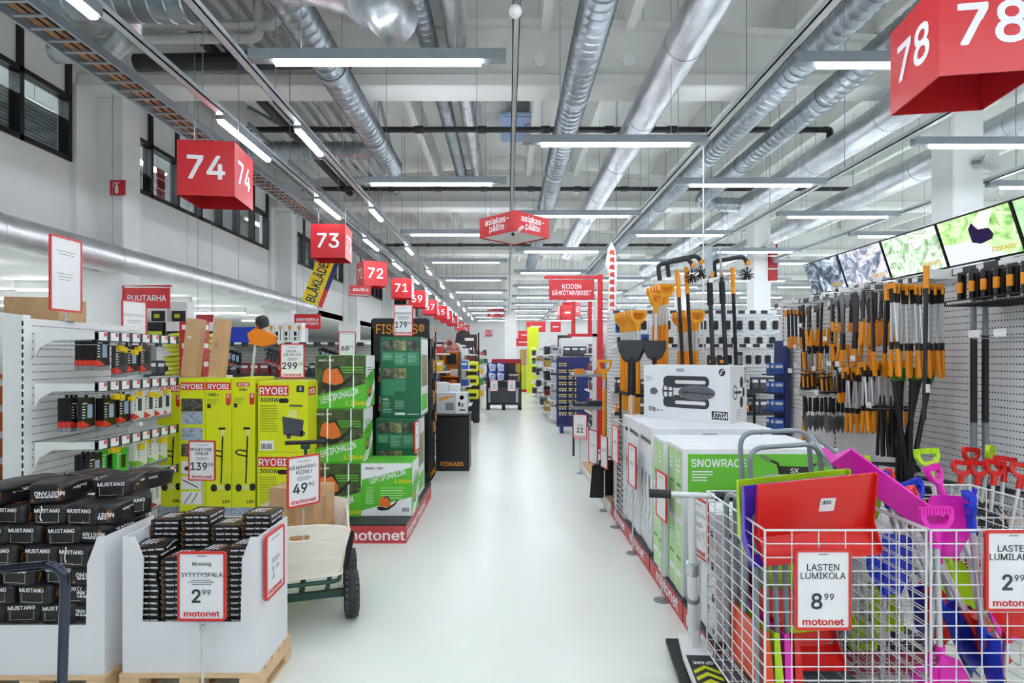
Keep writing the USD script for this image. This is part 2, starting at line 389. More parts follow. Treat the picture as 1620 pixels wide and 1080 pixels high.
def light_row(key, ys, x, rotz, desc, near):
    k = 0
    for y in ys:
        if y < near: light(key, 'LED strip light behind the camera, ' + desc, (x, y, 3.72), rotz, 'unseen lights ' + desc); continue
        light(key, f'LED strip light, {ORD[k]} from the camera {desc}', (x, y, 3.72), rotz); k += 1
light = Kit(mk_light)
ROWS = [(-.97, 4.26, 'in the row left of the central rail'), (1.12, 5.9, 'in the row right of the central rail'), (3.12, 4.3, 'in the second row right of the central rail'),
        (5.2, 5.95, 'in the row beside the right-hand columns'), (7.2, 4.4, 'in the first row beyond the right-hand columns'), (9.3, 5.9, 'in the second row beyond the right-hand columns'), (11.6, 4.4, 'in the far right row'), (14, 5.9, 'in the furthest right row')]
for x, y0, where in ROWS:
    y = y0 - (12 if x < 8 else 9)
    light_row((1.54, 1.92), np.arange(y, 34.5, 3), x, 0, where, 3.2)
light_row((1.05, 1.1), np.arange(-2.2, 34, 2.68), -2.68, 90, 'under the leftmost ceiling rail', 2.5)
light_row((.66, .7), np.arange(-3.07, 34, 2.98), -2.04, 90, 'under the second ceiling rail, short', 2.5)
for x, where in ((-2.68, 'leftmost, above the aisle number cubes'), (-2.04, 'second from the left, beside the leftmost'), (.06, 'down the middle of the aisle ceiling'), (2.1, 'right of the foil-wrapped middle duct'), (4.15, 'below the right-hand spiral ducts'), (6.25, 'beyond the right-hand columns')):
    t = thing('ceiling_rail', 'long galvanised steel rail ' + where, 'rail', (x, 0, 3.8))
    q = .024 if 'middle of' in where or 'down the' in where else .035; B().bx(-q, q, YB + .1, YF - .1, .022, .034).bx(-q, -q + .006, YB + .1, YF - .1, .022, .075).bx(q - .006, q, YB + .1, YF - .1, .022, .075).build('channel', mat('rail_pale', '#c3c9cd', .45, .3), t, False)
    b = B()
    for y in np.arange(1, 34, 2.0): b.tube([(0, y, .02), (0, y, 2.4)], .004, 4)
    tag(b.build('hanger_rods', GREY, t), kind='stuff')
t = thing('cable_ladder', 'steel cable ladder with orange and black cables above the number cubes', 'cable tray', (0, 0, 3.92))
for x, nm in ((-3.48, 0), (-3.2, 1)): B().bx(x - .012, x + .012, YB + .1, 20, 0, .07).build('side_rail', GALVD, t)
for y in np.arange(3.0, 20, .16): B().bx(-3.47, -3.21, y, y + .025, .01, .022).build('rung', GALVD, t, False)
for k, x in enumerate(np.linspace(-3.43, -3.25, 8)):
    r = random.Random(k); B().tube([(x + r.uniform(-.012, .012), y, .032 + r.uniform(0, .012)) for y in np.arange(YB + .5, 19.8, 1.5)], .009, 5).build('cable', COPPER if k % 3 else BLACK, t)
t = thing('cable_ladder', 'second higher cable ladder with orange cables behind the first', 'cable tray', (0, 0, 4.75))
for x in (-3.9, -3.6): B().bx(x - .012, x + .012, 7.9, 20, 0, .07).build('side_rail', GALVD, t)
for y in np.arange(8, 20, .25): B().bx(-3.9, -3.6, y, y + .025, .01, .022).build('rung', GALVD, t, False)
for x in (-3.82, -3.76, -3.7): B().tube([(x, 8, .035), (x, 19.8, .035)], .016, 5).build('cable', COPPER, t)

# ------------------------------------------------------------------ ducts and pipes
def ridged(path, r, pitch=.13, n=18):
    p = [np.array(q, float) for q in path]; P, R = [], []
    for a, b in zip(p, p[1:]):
        L = np.linalg.norm(b - a); k = max(1, int(L / pitch))
        for i in range(k):
            for u, dr in ((0, .0), (.7, .0), (.8, .011), (.92, .011)):
                P.append(a + (b - a) * (i + u) / k); R.append(r + dr)
    P.append(p[-1]); R.append(r); return B().tube(P, R, n)
def spiral_duct(label, path, r, collars=()):
    t = thing('spiral_duct', label, 'ventilation duct'); ridged(path, r).build('duct', GALV, t, 40)
    for y in collars: B().tube([(path[0][0], y - .05, path[0][2]), (path[0][0], y + .05, path[0][2])], r + .014, 20).build('collar', GALVD, t)
    for y in np.arange(path[0][1] + 1.5, path[-1][1], 3.0):
        if abs(path[0][0] - path[-1][0]) < .1: B().tube([(path[0][0], y, path[0][2] + r), (path[0][0], y, 6.3)], .004, 4).build('hanger_rod', GREY, t)
    return t
def foil_duct(label, path, r, step=.35, hang=True, FOIL=FOIL):
    p = [np.array(q, float) for q in path]; P = [p[0]]
    for a, b in zip(p, p[1:]):
        k = max(1, int(np.linalg.norm(b - a) / step))
        P += [a + (b - a) * (i + 1) / k for i in range(k)]
    rr = random.Random(len(P)); R = [r * (1 + rr.uniform(-.025, .025)) for _ in P]
    t = thing('foil_duct', label, 'ventilation duct'); B().tube(P, R, 22).build('foil_wrap', FOIL, t, True)
    for k in range(2, len(P) - 1, 5):
        d = P[k + 1] - P[k - 1]; d /= np.linalg.norm(d)
        B().tube([P[k] - d * .03, P[k] + d * .03], R[k] + .006, 22, True).build('foil_tape', FOIL, t, 40)
        if hang: B().tube([P[k] + (0, 0, r), (P[k][0], P[k][1], 6.3)], .004, 4).build('hanger_rod', GREY, t)
    return t
DZ = 4.75
spiral_duct('galvanised spiral duct right of the central rail, crossing the near girder', [(.82, -2, DZ), (.82, 20, DZ)], .165, (6.9, 9.8, 12.2))
foil_duct('foil-wrapped duct between two spiral ducts right of the aisle', [(1.8, -2, DZ), (1.8, 17.5, DZ)], .2)
t = spiral_duct('spiral duct with a steel rail alongside, third duct right of the aisle', [(3.2, -2, DZ), (3.2, 22, DZ)], .15, (6.0, 9.0, 12.0))
spiral_duct('spiral duct that ends in an elbow, left of the tall foil ducts', [(3.9, -2, DZ), (3.9, 11.2, DZ), (3.95, 11.5, DZ - .04), (4.2, 11.62, DZ - .08), (4.72, 11.62, DZ - .1)], .14, (7.0, 9.5))
foil_duct('thick foil-wrapped duct running left of the square column', [(5.05, -2, DZ), (5.05, 21, DZ)], .22)
foil_duct('thick foil-wrapped duct passing behind the square column', [(6.75, -2, DZ - .1), (6.75, 21, DZ - .1)], .22)
spiral_duct('spiral duct at upper left ending at a crosswise branch', [(-1.95, -2, DZ), (-1.95, 9.6, DZ)], .165, (6.3, 8.3))
spiral_duct('short crosswise spiral branch duct behind the 74 cube', [(-4.6, 8.75, DZ - .02), (-2.2, 8.75, DZ - .02), (-1.95, 8.75, DZ)], .13)
spiral_duct('crosswise spiral duct high at the top left of the hall', [(-3.95, 4.65, 4.44), (-2.6, 4.65, 4.44)], .14)
foil_duct('bent foil-wrapped duct dropping behind the top left strip light', [(-3.3, 4.95, 4.9), (-3.35, 5.05, 4.7), (-3.45, 5.2, 4.52), (-3.7, 5.35, 4.45), (-4.3, 5.4, 4.44)], .1, .12, False)
t = foil_duct('blunt foil-wrapped duct end hanging at the top middle', [(-1.95, 4.75, 4.72), (-1.6, 4.72, 4.68), (-1.25, 4.65, 4.54), (-.98, 4.56, 4.33), (-.86, 4.5, 4.2)], .19, .1, False)
B().lathe([(0, .03), (.09, .03), (.1, 0), (.12, 0)], 20, F((-1.0, 4.36, 4.4), (1, .2, 0), (0, .5, 1))).build('round_port', GALV, t, 40)
spiral_duct('slim spiral duct running high between the roof ribs', [(-1.02, 4.8, 5.62), (-1.02, 13.4, 5.62)], .11)
foil_duct('slim foil-wrapped duct running high between the roof ribs', [(-.66, 4.8, 5.62), (-.66, 13.4, 5.62)], .12)
spiral_duct('spiral duct far down the left side of the ceiling', [(-3.5, 15, 4.55), (-3.5, 30, 4.55)], .16)
foil_duct('big foil-wrapped duct running low along the left wall', [(-5.25, -2, 2.86), (-5.25, 15.0, 2.86), (-5.3, 15.4, 2.86), (-5.6, 15.6, 2.86)], .185, FOIL=FOILW)
for y, z, xa, xb, lab in ((9.0, 5.15, -4.3, 5.0, 'black sprinkler pipe crossing the hall behind the near girder'), (12.2, 5.16, -4.4, 8, 'black sprinkler pipe crossing in front of the second girder'), (18, 5.1, -4.4, 8, 'black sprinkler pipe crossing far down the hall')):
    t = thing('sprinkler_pipe', lab, 'pipe'); B().tube([(xa, y, z), (xb, y, z)], .045, 12).build('pipe', PIPEB, t)
    for x in np.arange(xa + .9, xb, 1.0): B().tube([(x - .07, y, z), (x + .07, y, z)], .058, 12).build('coupling', PIPEB, t)
    if y < 10: B().tube(bend([(xb, y, z), (xb + .1, y, z), (xb + .1, y, z - .42)], .08), .05, 12).build('drop_pipe', PIPEB, t)
    for x in np.arange(xa + .6, xb, 1.6): B().tube([(x, y, z), (x, y, 6.3)], .005, 4).build('hanger_rod', GREY, t)
for k, (x, r, m, nm) in enumerate([(-3.75, .07, PIPEB, 'black'), (-3.5, .07, PIPEB, 'black'), (-3.2, .05, PIPEG, 'grey'), (-3.02, .05, PIPEG, 'grey'), (-2.84, .05, PIPEG, 'grey'), (-2.62, .05, PIPEG, 'grey')]):
    t = thing('ceiling_pipe', f'{nm} pipe in the bundle running above the left rails', 'pipe', group=nm + ' pipes of the bundle above the left rails'); B().tube([(x, 2, 5.45), (x, 14, 5.45)], r, 10).build('pipe', m, t)
for k, (y, z, x1) in enumerate([(6.3, 5.22, -2.55), (6.3, 5.08, -2.75)]):
    t = thing('ceiling_pipe', ('upper' if k == 0 else 'lower') + ' grey pipe of the crosswise pair at the top left', 'pipe'); B().tube(bend([(-4.5, y, z), (x1, y, z), (x1, y, z + .5)], .12), .055, 12).build('pipe', PIPEG, t)
t = thing('ceiling_pipe', 'thick black pipe crossing beneath the grey pair at top left', 'pipe'); B().tube([(-4.5, 6.9, 5.12), (-1.9, 6.9, 5.16)], .1, 12).build('pipe', PIPEB, t)
for k, (x0, y0, x1, y1) in enumerate([(-1.9, 8.2, -2.55, 13.2), (-4.1, 9, -3.1, 13.3)]):
    t = thing('ceiling_rail', ('dark slotted channel slanting between roof ribs left of the slim ducts' if k == 0 else 'dark slotted channel slanting high above the cable ladder'), 'rail'); B().bar((x0, y0, 5.5), (x1, y1, 5.75), .05).build('channel', GALVD, t)
# skylight hatch in the roof
t = thing('roof_hatch', 'pale blue square roof hatch beside the central rail', 'hatch', (.22, 11.1, 5.9)); B().bx(-.36, .36, -.65, .65, .1, .16, c=.01).build('frame', mat('hatch_grey', '#9fb0c8', .5), t); B().bx(-.32, .32, -.6, .6, .08, .1).build('hatch_leaf', mat('hatch_blue', '#8fa6cc', .5), t)
B().tube(bend([(.1, -.3, .06), (.22, -.3, .06), (.22, .3, .06), (.1, .3, .06)], .08), .012, 6).build('handle', GREY, t)
# small things on the ceiling
t = thing('ball_lamp', 'white round ball hanging from the central rail at the top', 'detector', (.05, 3.6, 3.74)); B().lathe([(.001, -.043), (.025, -.035), (.039, -.015), (.043, 0), (.035, .02), (.025, .03), (.001, .033)], 20).build('globe', WHITE, t, True); B().lathe([(.02, .025), (.02, .08), (0, .08)], 12).build('base', GREY, t)
for lab, x, y, z in (('grey horn loudspeaker fixed to the near square column', 6.13, 7.25, 4.05), ('horn loudspeaker on the second square column', 6.1, 13.25, 4.1)):
    t = thing('loudspeaker', lab, 'loudspeaker', (x, y, z))
    B().lathe([(.03, -.22), (.06, -.2), (.06, -.1), (.09, -.02), (.13, .03), (.135, .05), (.12, .045), (.05, -.04), (.02, -.02), (.001, -.01)], 22, F((0, 0, 0), (1, .25, 0), (0, 0, 1))).build('horn', mat('speaker_grey', '#c9cccb', .5), t, 40)
    B().bx(-.17, -.02, .02, .06, -.02, .02).build('bracket', GREY, t)
t = thing('wall_sensor', 'small white sensor box on the end of the spiral duct rail', 'sensor', (2.55, 4.95, 4.1)); B().bx(-.04, .04, -.03, .03, 0, .1, c=.01).build('housing', WHITE, t); B().bx(-.02, .02, -.034, -.03, .03, .06).build('lens', GREY, t)
# ================================================================== RED NUMBER CUBES AND HANGING SIGNS
CUBE_AT = {'74': 'nearest on the left, under the cable ladder', '78': 'largest, cut off at the top right corner', '73': 'above the tilted yellow banner', '72': 'turned corner-on, above the sign with a round emblem', '71': 'fourth in the left row, above the tall price sign', '69': 'fifth in the left row',
           '67': 'sixth in the left row', '65': 'seventh in the left row', '63': 'almost hidden, eighth in the left row', '61': 'ninth in the left row', '57': 'second last of the left row', '55': 'smallest, last of the left row', '64': 'on the right beyond the red sign frame', '62': 'edge-on, farthest on the right'}
def cube_sign(num, x, y, rotz, z=3.02, s=.5, wires=True):
    """x, y: nearest left corner region centre of the cube; open at the bottom"""
    t = thing('number_cube', f'red hanging aisle cube numbered {num}, ' + CUBE_AT[num], 'sign', (x, y, z), rotz)
    h, k = s / 2, .008
    B().bx(-h, h, -h, -h + k, 0, s).bx(-h, h, h - k, h, 0, s).bx(-h, -h + k, -h + k, h - k, 0, s).bx(h - k, h, -h + k, h - k, 0, s).bx(-h + k, h - k, -h + k, h - k, s - k, s).build('shell', RED, t, False)
    for f in 'frlb':
        tx(LETW, t, faceT(s, s, s, f), (num, .205 * s / .5, s / 2, .155 * s / .5))
    for sx in (-1, 1): B().tube([(sx * h * .8, 0, s), (sx * h * .8, 0, 6.3 - z)], .003, 4).build('wire', GREY, t)
    return t
for a in (('74', -2.77, 5.42, 6.5), ('78', 2.54, 3.18, -9), ('73', -2.67, 8.65, 4), ('72', -2.84, 11.9, 31), ('71', -2.65, 14.4, 2), ('69', -2.66, 17.0, -2), ('67', -2.68, 19.8, 3), ('65', -2.55, 22.0, -3), ('63', -2.6, 24.2, 2), ('61', -2.59, 26.8, 0), ('57', -2.66, 31.7, 1), ('55', -2.6, 35, 0), ('64', 2.2, 22, 10), ('62', 2.3, 20.5, 60)):
    cube_sign(*a)

def hang_box(label, name, x, y, z, w, h, rotz, lines, lh, sub=None):
    t = thing(name, label, 'sign', (x, y, z), rotz); q = w / 2; k = .008
    B().bx(-q, q, -q, -q + k, 0, h).bx(-q, q, q - k, q, 0, h).bx(-q, -q + k, -q + k, q - k, 0, h).bx(q - k, q, -q + k, q - k, 0, h).build('shell', RED, t, False)
    B().bx(-q + k, q - k, -q + k, q - k, .012, .02).build('underside', WHITE, t, False)
    for f in 'frlb':
        tx(LETW, t, faceT(w, w, h, f), *[(s, lh, w / 2, h * (.57 - .36 * i) if len(lines) > 1 else h * .35, 'c', {'fit': w * .88}) for i, s in enumerate(lines)])
    for sx in (-1, 1): B().tube([(sx * q * .8, sx * q * .8, h), (sx * q * .1, sx * q * .1, 3.8 - z)], .003, 4).build('wire', GREY, t)
    return t
hang_box('red diamond-set hanging sign reading asiakas-pääte', 'hanging_sign', .085, 6.9, 2.99, .6, .235, 45, ['asiakas-', 'pääte'], .072)
hang_box('red hanging sign with white round emblem, beneath the 72 cube', 'hanging_sign', -2.65, 10.2, 2.66, .36, .16, 20, ['sovitus'], .06)
hang_box('small red hanging sign over the far end of the aisle', 'hanging_sign', -.55, 30.5, 3.7, .75, .4, 45, ['asiakas-', 'pääte'], .1)
t = thing('security_camera', 'small white ceiling camera under the red diamond-set sign', 'camera', (.08, 6.55, 3.0)); B().tube([(0, 0, -.02), (.1, -.05, .04)], .022, 10).build('housing', WHITE, t, 40); B().tube([(-.03, .01, -.04), (0, 0, -.022)], .018, 10).build('lens', BLACK, t, 40); B().bx(.02, .06, -.02, .05, .03, .2).build('bracket', WHITE, t)

# tilted yellow banner below the 73 cube
T = F((-3.3, 9.1, 2.46), (math.cos(math.radians(-20)), .12, math.sin(math.radians(-20))), (math.sin(math.radians(28)), .1, math.cos(math.radians(28))))
t = thing('banner', 'tilted yellow banner with blue lettering hanging below the 73 cube', 'banner', M=T)
B().bx(0, .34, 0, .8, -.004, .004).build('cloth', mat('banner_yellow', '#f2d71e', .5), t); shp('red_border', RED, t, I4(0, 0, .0045), sg.box(.27, 0, .34, .3)); shp('blue_border', NAVY, t, I4(0, 0, .0045), sg.box(.27, .3, .34, .8))
tx(mat('banner_ink', '#22304f', .5), t, I4(0, 0, .0045) @ RZ(90), ('BLÅKLÄDER', .14, .03, -.2, 'l', {'fit': .75}))
for k in (0, 1): B().tube([(.02 + .3 * k, .8, 0), (.25 + .25 * k, 2.0, 0)], .003, 4).build('wire', GREY, t)

# ================================================================== SIGN WITH PRICE
def price_sign(label, loc, rotz, title, price, sup='', small=(), w=.21, h=.3, z0=0., pole=True, brand=True, M=None, faint=False, top=None):
    """origin at the pole's foot; the plate stands z0 above it"""
    t = thing('price_sign', label, 'sign', loc, rotz, M=M); T = F((-w / 2, -.004, z0), (1, 0, 0), (0, 0, 1)); fr = .045 * w
    B().prism(rrect(0, 0, w, h, .06 * w).difference(rrect(fr, fr, w - fr, h - fr, .03 * w)), .012, T, -.006).build('frame', mat('sign_frame_red', '#d8362f', .35), t, False)
    B().prism(sg.box(fr, fr, w - fr, h - fr), .005, T, -.003).build('plate', PAPER, t, False)
    S = T @ I4(0, 0, .0025); ink = mat('faint_ink', '#b4b7bb', .6) if faint else INK
    b = B(); n = len(title)
    for i, s in enumerate(title): b.text(s, (.05 if s[1:].islower() and n > 1 else .078) * h, S, w / 2, h * ((.8 if s[1:].islower() else .74) if n > 1 else .69) - i * h * .105, 'c', 1.0, False, w * .86, uni=True)
    b.build('title_lettering', ink, t, False)
    if price:
        b = B(); ph = .185 * h; pv = text_arr(price, ph, True)[0]; sv = text_arr(sup or '0', ph * .42, False)[0]; pw = min(pv[:, 0].max() - pv[:, 0].min(), w * .62); sw = (sv[:, 0].max() - sv[:, 0].min() + .012 * w / .21) if sup else 0.
        xl = max((w - pw - sw) / 2, w * .08); b.text(price, ph, S, xl, h * .265, 'l', 1., True, w * .62)
        if sup: b.text(sup, ph * .42, S, xl + pw + .008 * w / .21, h * .265 + ph * .58, 'l', 1., False, w * .93 - xl - pw)
        b.build('price_lettering', ink, t, False)
    if brand: tx(mat('brand_red', '#d0241c', .4), t, S, ('motonet', .075 * h, w / 2, h * .065, 'c', {'sx': 1.3, 'fit': w * .85}), name='brand_lettering')
    b = B()
    for i, (x0, x1, y) in enumerate(small): b.prism(sg.box(x0 * w, y * h, x1 * w, y * h + .0035), .0008, S)
    sp = b.build('small_print', mat('small_ink', '#8b8e94', .6), t, False)
    if sp: tag(sp, kind='stuff')
    if z0 > .02 and pole:
        B().tube([(0, 0, 0), (0, 0, z0 - .02)], .006, 8).build('pole', ALU, t); B().bx(-.012, .012, -.008, .008, z0 - .045, z0 + .004, c=.002).build('clip', CLEAR, t)
        if pole is True: B().lathe([(0, .006), (.05, .004), (.055, 0)], 16).build('foot', GREY, t)
    return t
SML = ((.3, .7, .88), (.3, .7, .57), (.28, .76, .54), (.3, .66, .51))

# ================================================================== LEFT FOREGROUND: TWO CARD BINS
def card_bin(label, x0, x1, y0, y1, zb, zt, cut, sidecut):
    t = thing('card_bin', label, 'display bin', (x0, y0, zb)); w, d, h = x1 - x0, y1 - y0, zt - zb; k = .006
    B().prism(sg.box(0, 0, w, h).difference(sg.Polygon(cut).buffer(-.008).buffer(.008)), k, F((0, k, 0), (1, 0, 0), (0, 0, 1))).build('front_panel', WCARD, t, False)
    B().bx(0, k, k, d, 0, h).build('side_panel', WCARD, t, False); B().bx(w - k, w, k, d, 0, h).build('side_panel', WCARD, t, False)
    B().bx(k, w - k, d - k, d, 0, h).build('back_panel', WCARD, t, False); B().bx(k, w - k, k, d - k, 0, k).build('bottom', WCARD, t, False)
    return t
def pallet(label, x0, x1, y0, y1, h):
    t = thing('pallet', label, 'pallet', (x0, y0, 0)); w, d = x1 - x0, y1 - y0
    n = 5; p = d / n
    for i in range(n): B().bx(0, w, i * p, i * p + p * .8, h - .02, h, c=.002).build('deck_board', PINE, t)
    for i in (0, .5, 1): B().bx(i * (w - .09), i * (w - .09) + .09, 0, d, h - .075, h - .02, c=.003).build('stringer', PINE, t)
    for i in (0, .5, 1): B().bx(i * (w - .09), i * (w - .09) + .09, 0, d, 0, .015).build('skid', PINE, t)
    for i in (0, .5, 1):
        for j in (0, 1): B().bx(i * (w - .09), i * (w - .09) + .09, j * (d - .09), j * (d - .09) + .09, .015, h - .075).build('block', PINE, t)
CUT = [(.04, .66), (.095, .514), (.088, .23), (.534, .23), (.54, .514), (.595, .66)]
Y0 = 2.57
card_bin('white card bin full of thin black firelighter packs', -1.74, -1.126, Y0, Y0 + .34, .125, .738, CUT, 0)
card_bin('white card bin heaped with black charcoal bags', -2.48, -1.82, Y0, Y0 + .36, .115, .74, [(.03, .7), (.08, .52), (.08, .225), (.575, .225), (.58, .5), (.655, .7)], 0)
pallet('small wooden pallet under the bin of firelighter packs', -1.75, -1.12, Y0 - .01, Y0 + .38, .125)
pallet('small wooden pallet under the bin of charcoal bags', -2.5, -1.81, Y0 - .01, Y0 + .38, .115)

# charcoal bags
def lump(w, d, h, seed, n=3):
    m = trimesh.creation.box((1, 1, 1))
    for _ in range(n): m = m.subdivide()
    v = np.array(m.vertices) * 2; a = np.abs(v)
    r = (a ** 10).sum(1) ** (1 / 10.); v = v / r[:, None]
    nz = meshkit.fbm(v * 2.2 + seed, 3, seed) - .5; back = np.clip(v[:, 1], 0, 1)
    v = v * (1 + .17 * nz * (v[:, 1] > -.85))[:, None]; v[:, 2] *= 1 - .28 * back ** 2; v[:, 0] *= 1 - .1 * back ** 3
    return v * [w / 2, d / 2, h / 2], m.faces
BAGM = noisy('bag_black', [(.3, '#131314'), (.6, '#1f1f20'), (.8, '#2c2b2a')], 14, .38, bump=.25)
FLAME = noisy('flame_print', [(.35, '#1a1614'), (.5, '#7a4a1c'), (.62, '#d88a38'), (.75, '#f0c58a')], 30, .4, dist=.6)
def mk_bag(key, label, loc, rotz, group, M):
    t = thing('charcoal_bag', label, 'bag', loc, rotz, group, M); w, d, h = .168, .27, .1
    B().add(*lump(w, d, h, key), I4(0, 0, h / 2)).build('bag', BAGM, t, 45)
    ft = F((-w / 2, -d / 2 * 1.0 - .0004, 0), (1, 0, 0), (0, 0, 1))
    if key % 2:
        tx(LETW, t, ft, ('MUSTANG', .017, w * .46, h * .68, 'c'))
        shp('printed_outline', LETW, t, ft, sg.box(.028, .022, .13, .023), sg.box(.028, .022, .029, .06), sg.box(.129, .022, .13, .06))
        shp('printed_flame', FLAME, t, ft, sg.Polygon([(.1, .078), (.125, .08), (.128, .096), (.118, .09), (.112, .094)]))
    else:
        tx(LETW, t, ft @ RZ(180, (w, h, 0)), ('MUSTANG', .019, w * .4, h * .34, 'c')); shp('printed_text', LETW, t, ft @ RZ(180, (w, h, 0)), *[sg.box(.03 + .02 * i, h * .56, .046 + .02 * i, h * .64) for i in range(5)])
        shp('printed_flame', FLAME, t, ft, sg.Polygon([(.13, .02), (.152, .024), (.148, .05), (.155, .075), (.138, .085), (.132, .05)]), sg.Polygon([(.02, .02), (.04, .02), (.03, .035)]))
    tt = F((-w / 2 + .01, -d / 2 + .02, h * .985), (1, 0, 0), (0, 1, -.02))
    shp('printed_flame', FLAME, t, tt, ell(.08, .06, .06, .03, 20), ell(.06, .13, .05, .04, -15), ell(.1, .18, .04, .03, 10), z0=-.002, d=.003)
    st = F((w / 2 * .985, -d / 2 + .03, 0), (0, 1, 0), (0, 0, 1))
    tx(LETW, t, st, ('MUSTANG', .016, .09, .055, 'c')); shp('printed_flame', FLAME, t, st, sg.Polygon([(0, .02), (.02, .025), (.016, .05), (.022, .075), (.004, .085)]))
    # gathered end
    B().prism([(-.08, 0), (.08, 0), (.055, .06), (-.05, .065)], .012, F((0, d / 2 - .03, h * .35), (1, 0, 0), (0, .8, .6))).build('folded_end', BAGM, t, 30)
    if key in (3, 4):
        r = random.Random(key); B().tube([(-.03 + .006 * math.sin(k * 1.3), -d / 2 - .004 - .006 * (k in (1, 2)), h * (1.0 - .14 * k)) for k in range(6)], .0028, 5).build('white_string', PAPER, t, True)
    return t
bag = Kit(mk_bag); rr = random.Random(5); nb = 0
ROWN = ['bottom', 'second', 'third', 'fourth', 'fifth', 'sixth']
for r in range(6):
    z = .327 + .086 * r
    for k in range(4):
        x = -2.4 + .186 * k + (.06 if r % 2 else -.03) + rr.uniform(-.012, .012)
        if x > -1.93: x = -1.93
        if x < -2.39 : x = -2.39
        y = 2.735 + (.0 if r < 4 else .03 * (r - 3)) + rr.uniform(-.01, .012)
        g = f'charcoal bags in the {ROWN[r]} layer of the bin'
        bag(3 if (r, k) in ((5, 1), (3, 2)) else (1, 5)[(r + k) % 2] if k < 3 else 2, f'black printed charcoal bag in the {ROWN[r]} layer from below, ' + ('left side', 'left of the middle', 'right of the middle', 'at the right edge')[k], (x, y, z), rr.uniform(-7, 7), None)
for lab, x, y, z, rz, k in (('large crumpled charcoal bag lying on the middle of the heap', -2.2, 2.82, .85, 8, 2), ('charcoal bag on top of the heap at the right, end towards the aisle', -1.99, 2.95, .845, 14, 1), ('charcoal bag lying sideways over the right rim of the bin', -1.93, 2.92, .765, 35, 5), ('charcoal bag slumped at the back left of the heap', -2.46, 2.98, .83, -25, 4),
        ('charcoal bag lying flat at the back of the heap', -2.24, 3.08, .84, 60, 5), ('charcoal bag behind the topmost right-hand bag', -2.02, 3.14, .83, -30, 1), ('charcoal bag overhanging the left front of the heap', -2.43, 2.76, .85, -12, 3)):
    bag(k, lab, (x, y, z), rz)

# firelighter packs
def mk_pack(key, label, loc, rotz, group, M):
    t = thing('firelighter_pack', label, 'box', loc, rotz, group, M); w, d, h = .136, .15, .0262
    B().bx(-w / 2, w / 2, -d / 2, d / 2, 0, h, c=.0012).build('carton', mat('pack_black', '#121213', .35), t)
    ft = faceT(w, d, h, 'f')
    tx(LETW, t, ft, ('Sytytyspalat · Tändbitar · Firelighters', .0085, w * .56, h * .35, 'c', {'fit': w * .8})); shp('printed_flame', FLAME, t, ft, sg.box(.002, .003, .014, .02))
    tx(LETW, t, faceT(w, d, h, 'r'), ('Sytytyspalat · Tändbitar', .0085, d * .5, h * .35, 'c', {'fit': d * .8}))
    tt = faceT(w, d, h, 't'); shp('printed_flame', FLAME, t, tt, ell(.09, .09, .03, .02, 20), sg.box(.015, .02, .06, .034)); shp('printed_title', LETW, t, tt, *[sg.Polygon([(.02 + .018 * i, .05), (.028 + .018 * i, .05), (.038 + .018 * i, .12), (.03 + .018 * i, .12)]) for i in range(4)])
    return t
pack = Kit(mk_pack); rr = random.Random(11)
COLN = ['leftmost', 'second', 'third', 'rightmost']
for rowi, (y, tops) in enumerate(((2.67, (13, 11, 12, 13)), (2.825, (16, 17, 15, 17)))):
    for c in range(4):
        for k in range(tops[c]):
            if rowi == 1 and k < tops[c] - 8: continue
            x = -1.66 + .148 * c; z = .338 + .0266 * k; last = k == tops[c] - 1
            where = f'{COLN[c]} stack of the {"front" if rowi == 0 else "back"} row'
            pack(0, (f'black firelighter pack lying askew on top of the {where}' if last else f'thin black firelighter pack in the {where}'), (x + rr.uniform(-.003, .003), y + rr.uniform(-.003, .003), z), rr.uniform(6, 14) if last and rowi == 0 and c == 0 else rr.uniform(-2, 2), None if last else 'packs in the ' + where)
B_ = thing('card_insert', 'white card platform inside the firelighter bin that carries the packs', 'card insert', (-1.73, 2.58, .131)); B().bx(0, .6, .0, .32, 0, .2).build('platform', WCARD, B_, False)
B_ = thing('card_insert', 'white card platform inside the charcoal bin that carries the bags', 'card insert', (-2.47, 2.58, .121)); B().bx(0, .64, .0, .33, 0, .195).build('platform', WCARD, B_, False)
price_sign('red-framed SYTYTYSPALA price sign on a pole before the firelighter bin', (-1.33, 2.48, 0), 0, ['Mustang', 'SYTYTYSPALA'], '2', '99', ((.4, .6, .93), (.28, .7, .58), (.22, .76, .55), (.3, .7, .52)), z0=.405, pole='thin')
price_sign('red-framed price sign on the right side of the firelighter bin', (-1.112, 2.71, .43), 90, [], '1', '99', SML, pole=False, faint=True)

# chrome platform trolley in the corner
t = thing('platform_trolley', 'bent chrome tube handle of a platform trolley in the lower left corner', 'trolley', (0, 0, 0))
B().tube(bend([(-1.36, 1.72, .14), (-1.32, 1.7, .935), (-1.95, 1.66, .89), (-1.99, 1.66, .14)], .07, 10), .0135, 20).build('handle', CHROME, t, True)
B().bx(-2.0, -1.33, .95, 1.75, .11, .15, c=.008).build('platform', BLACKM, t)
for x in (-1.93, -1.4):
    for y in (1.02, 1.68): B().tube([(x - .015, y, .055), (x + .015, y, .055)], .055, 16).build('castor', BLACK, t, 40)

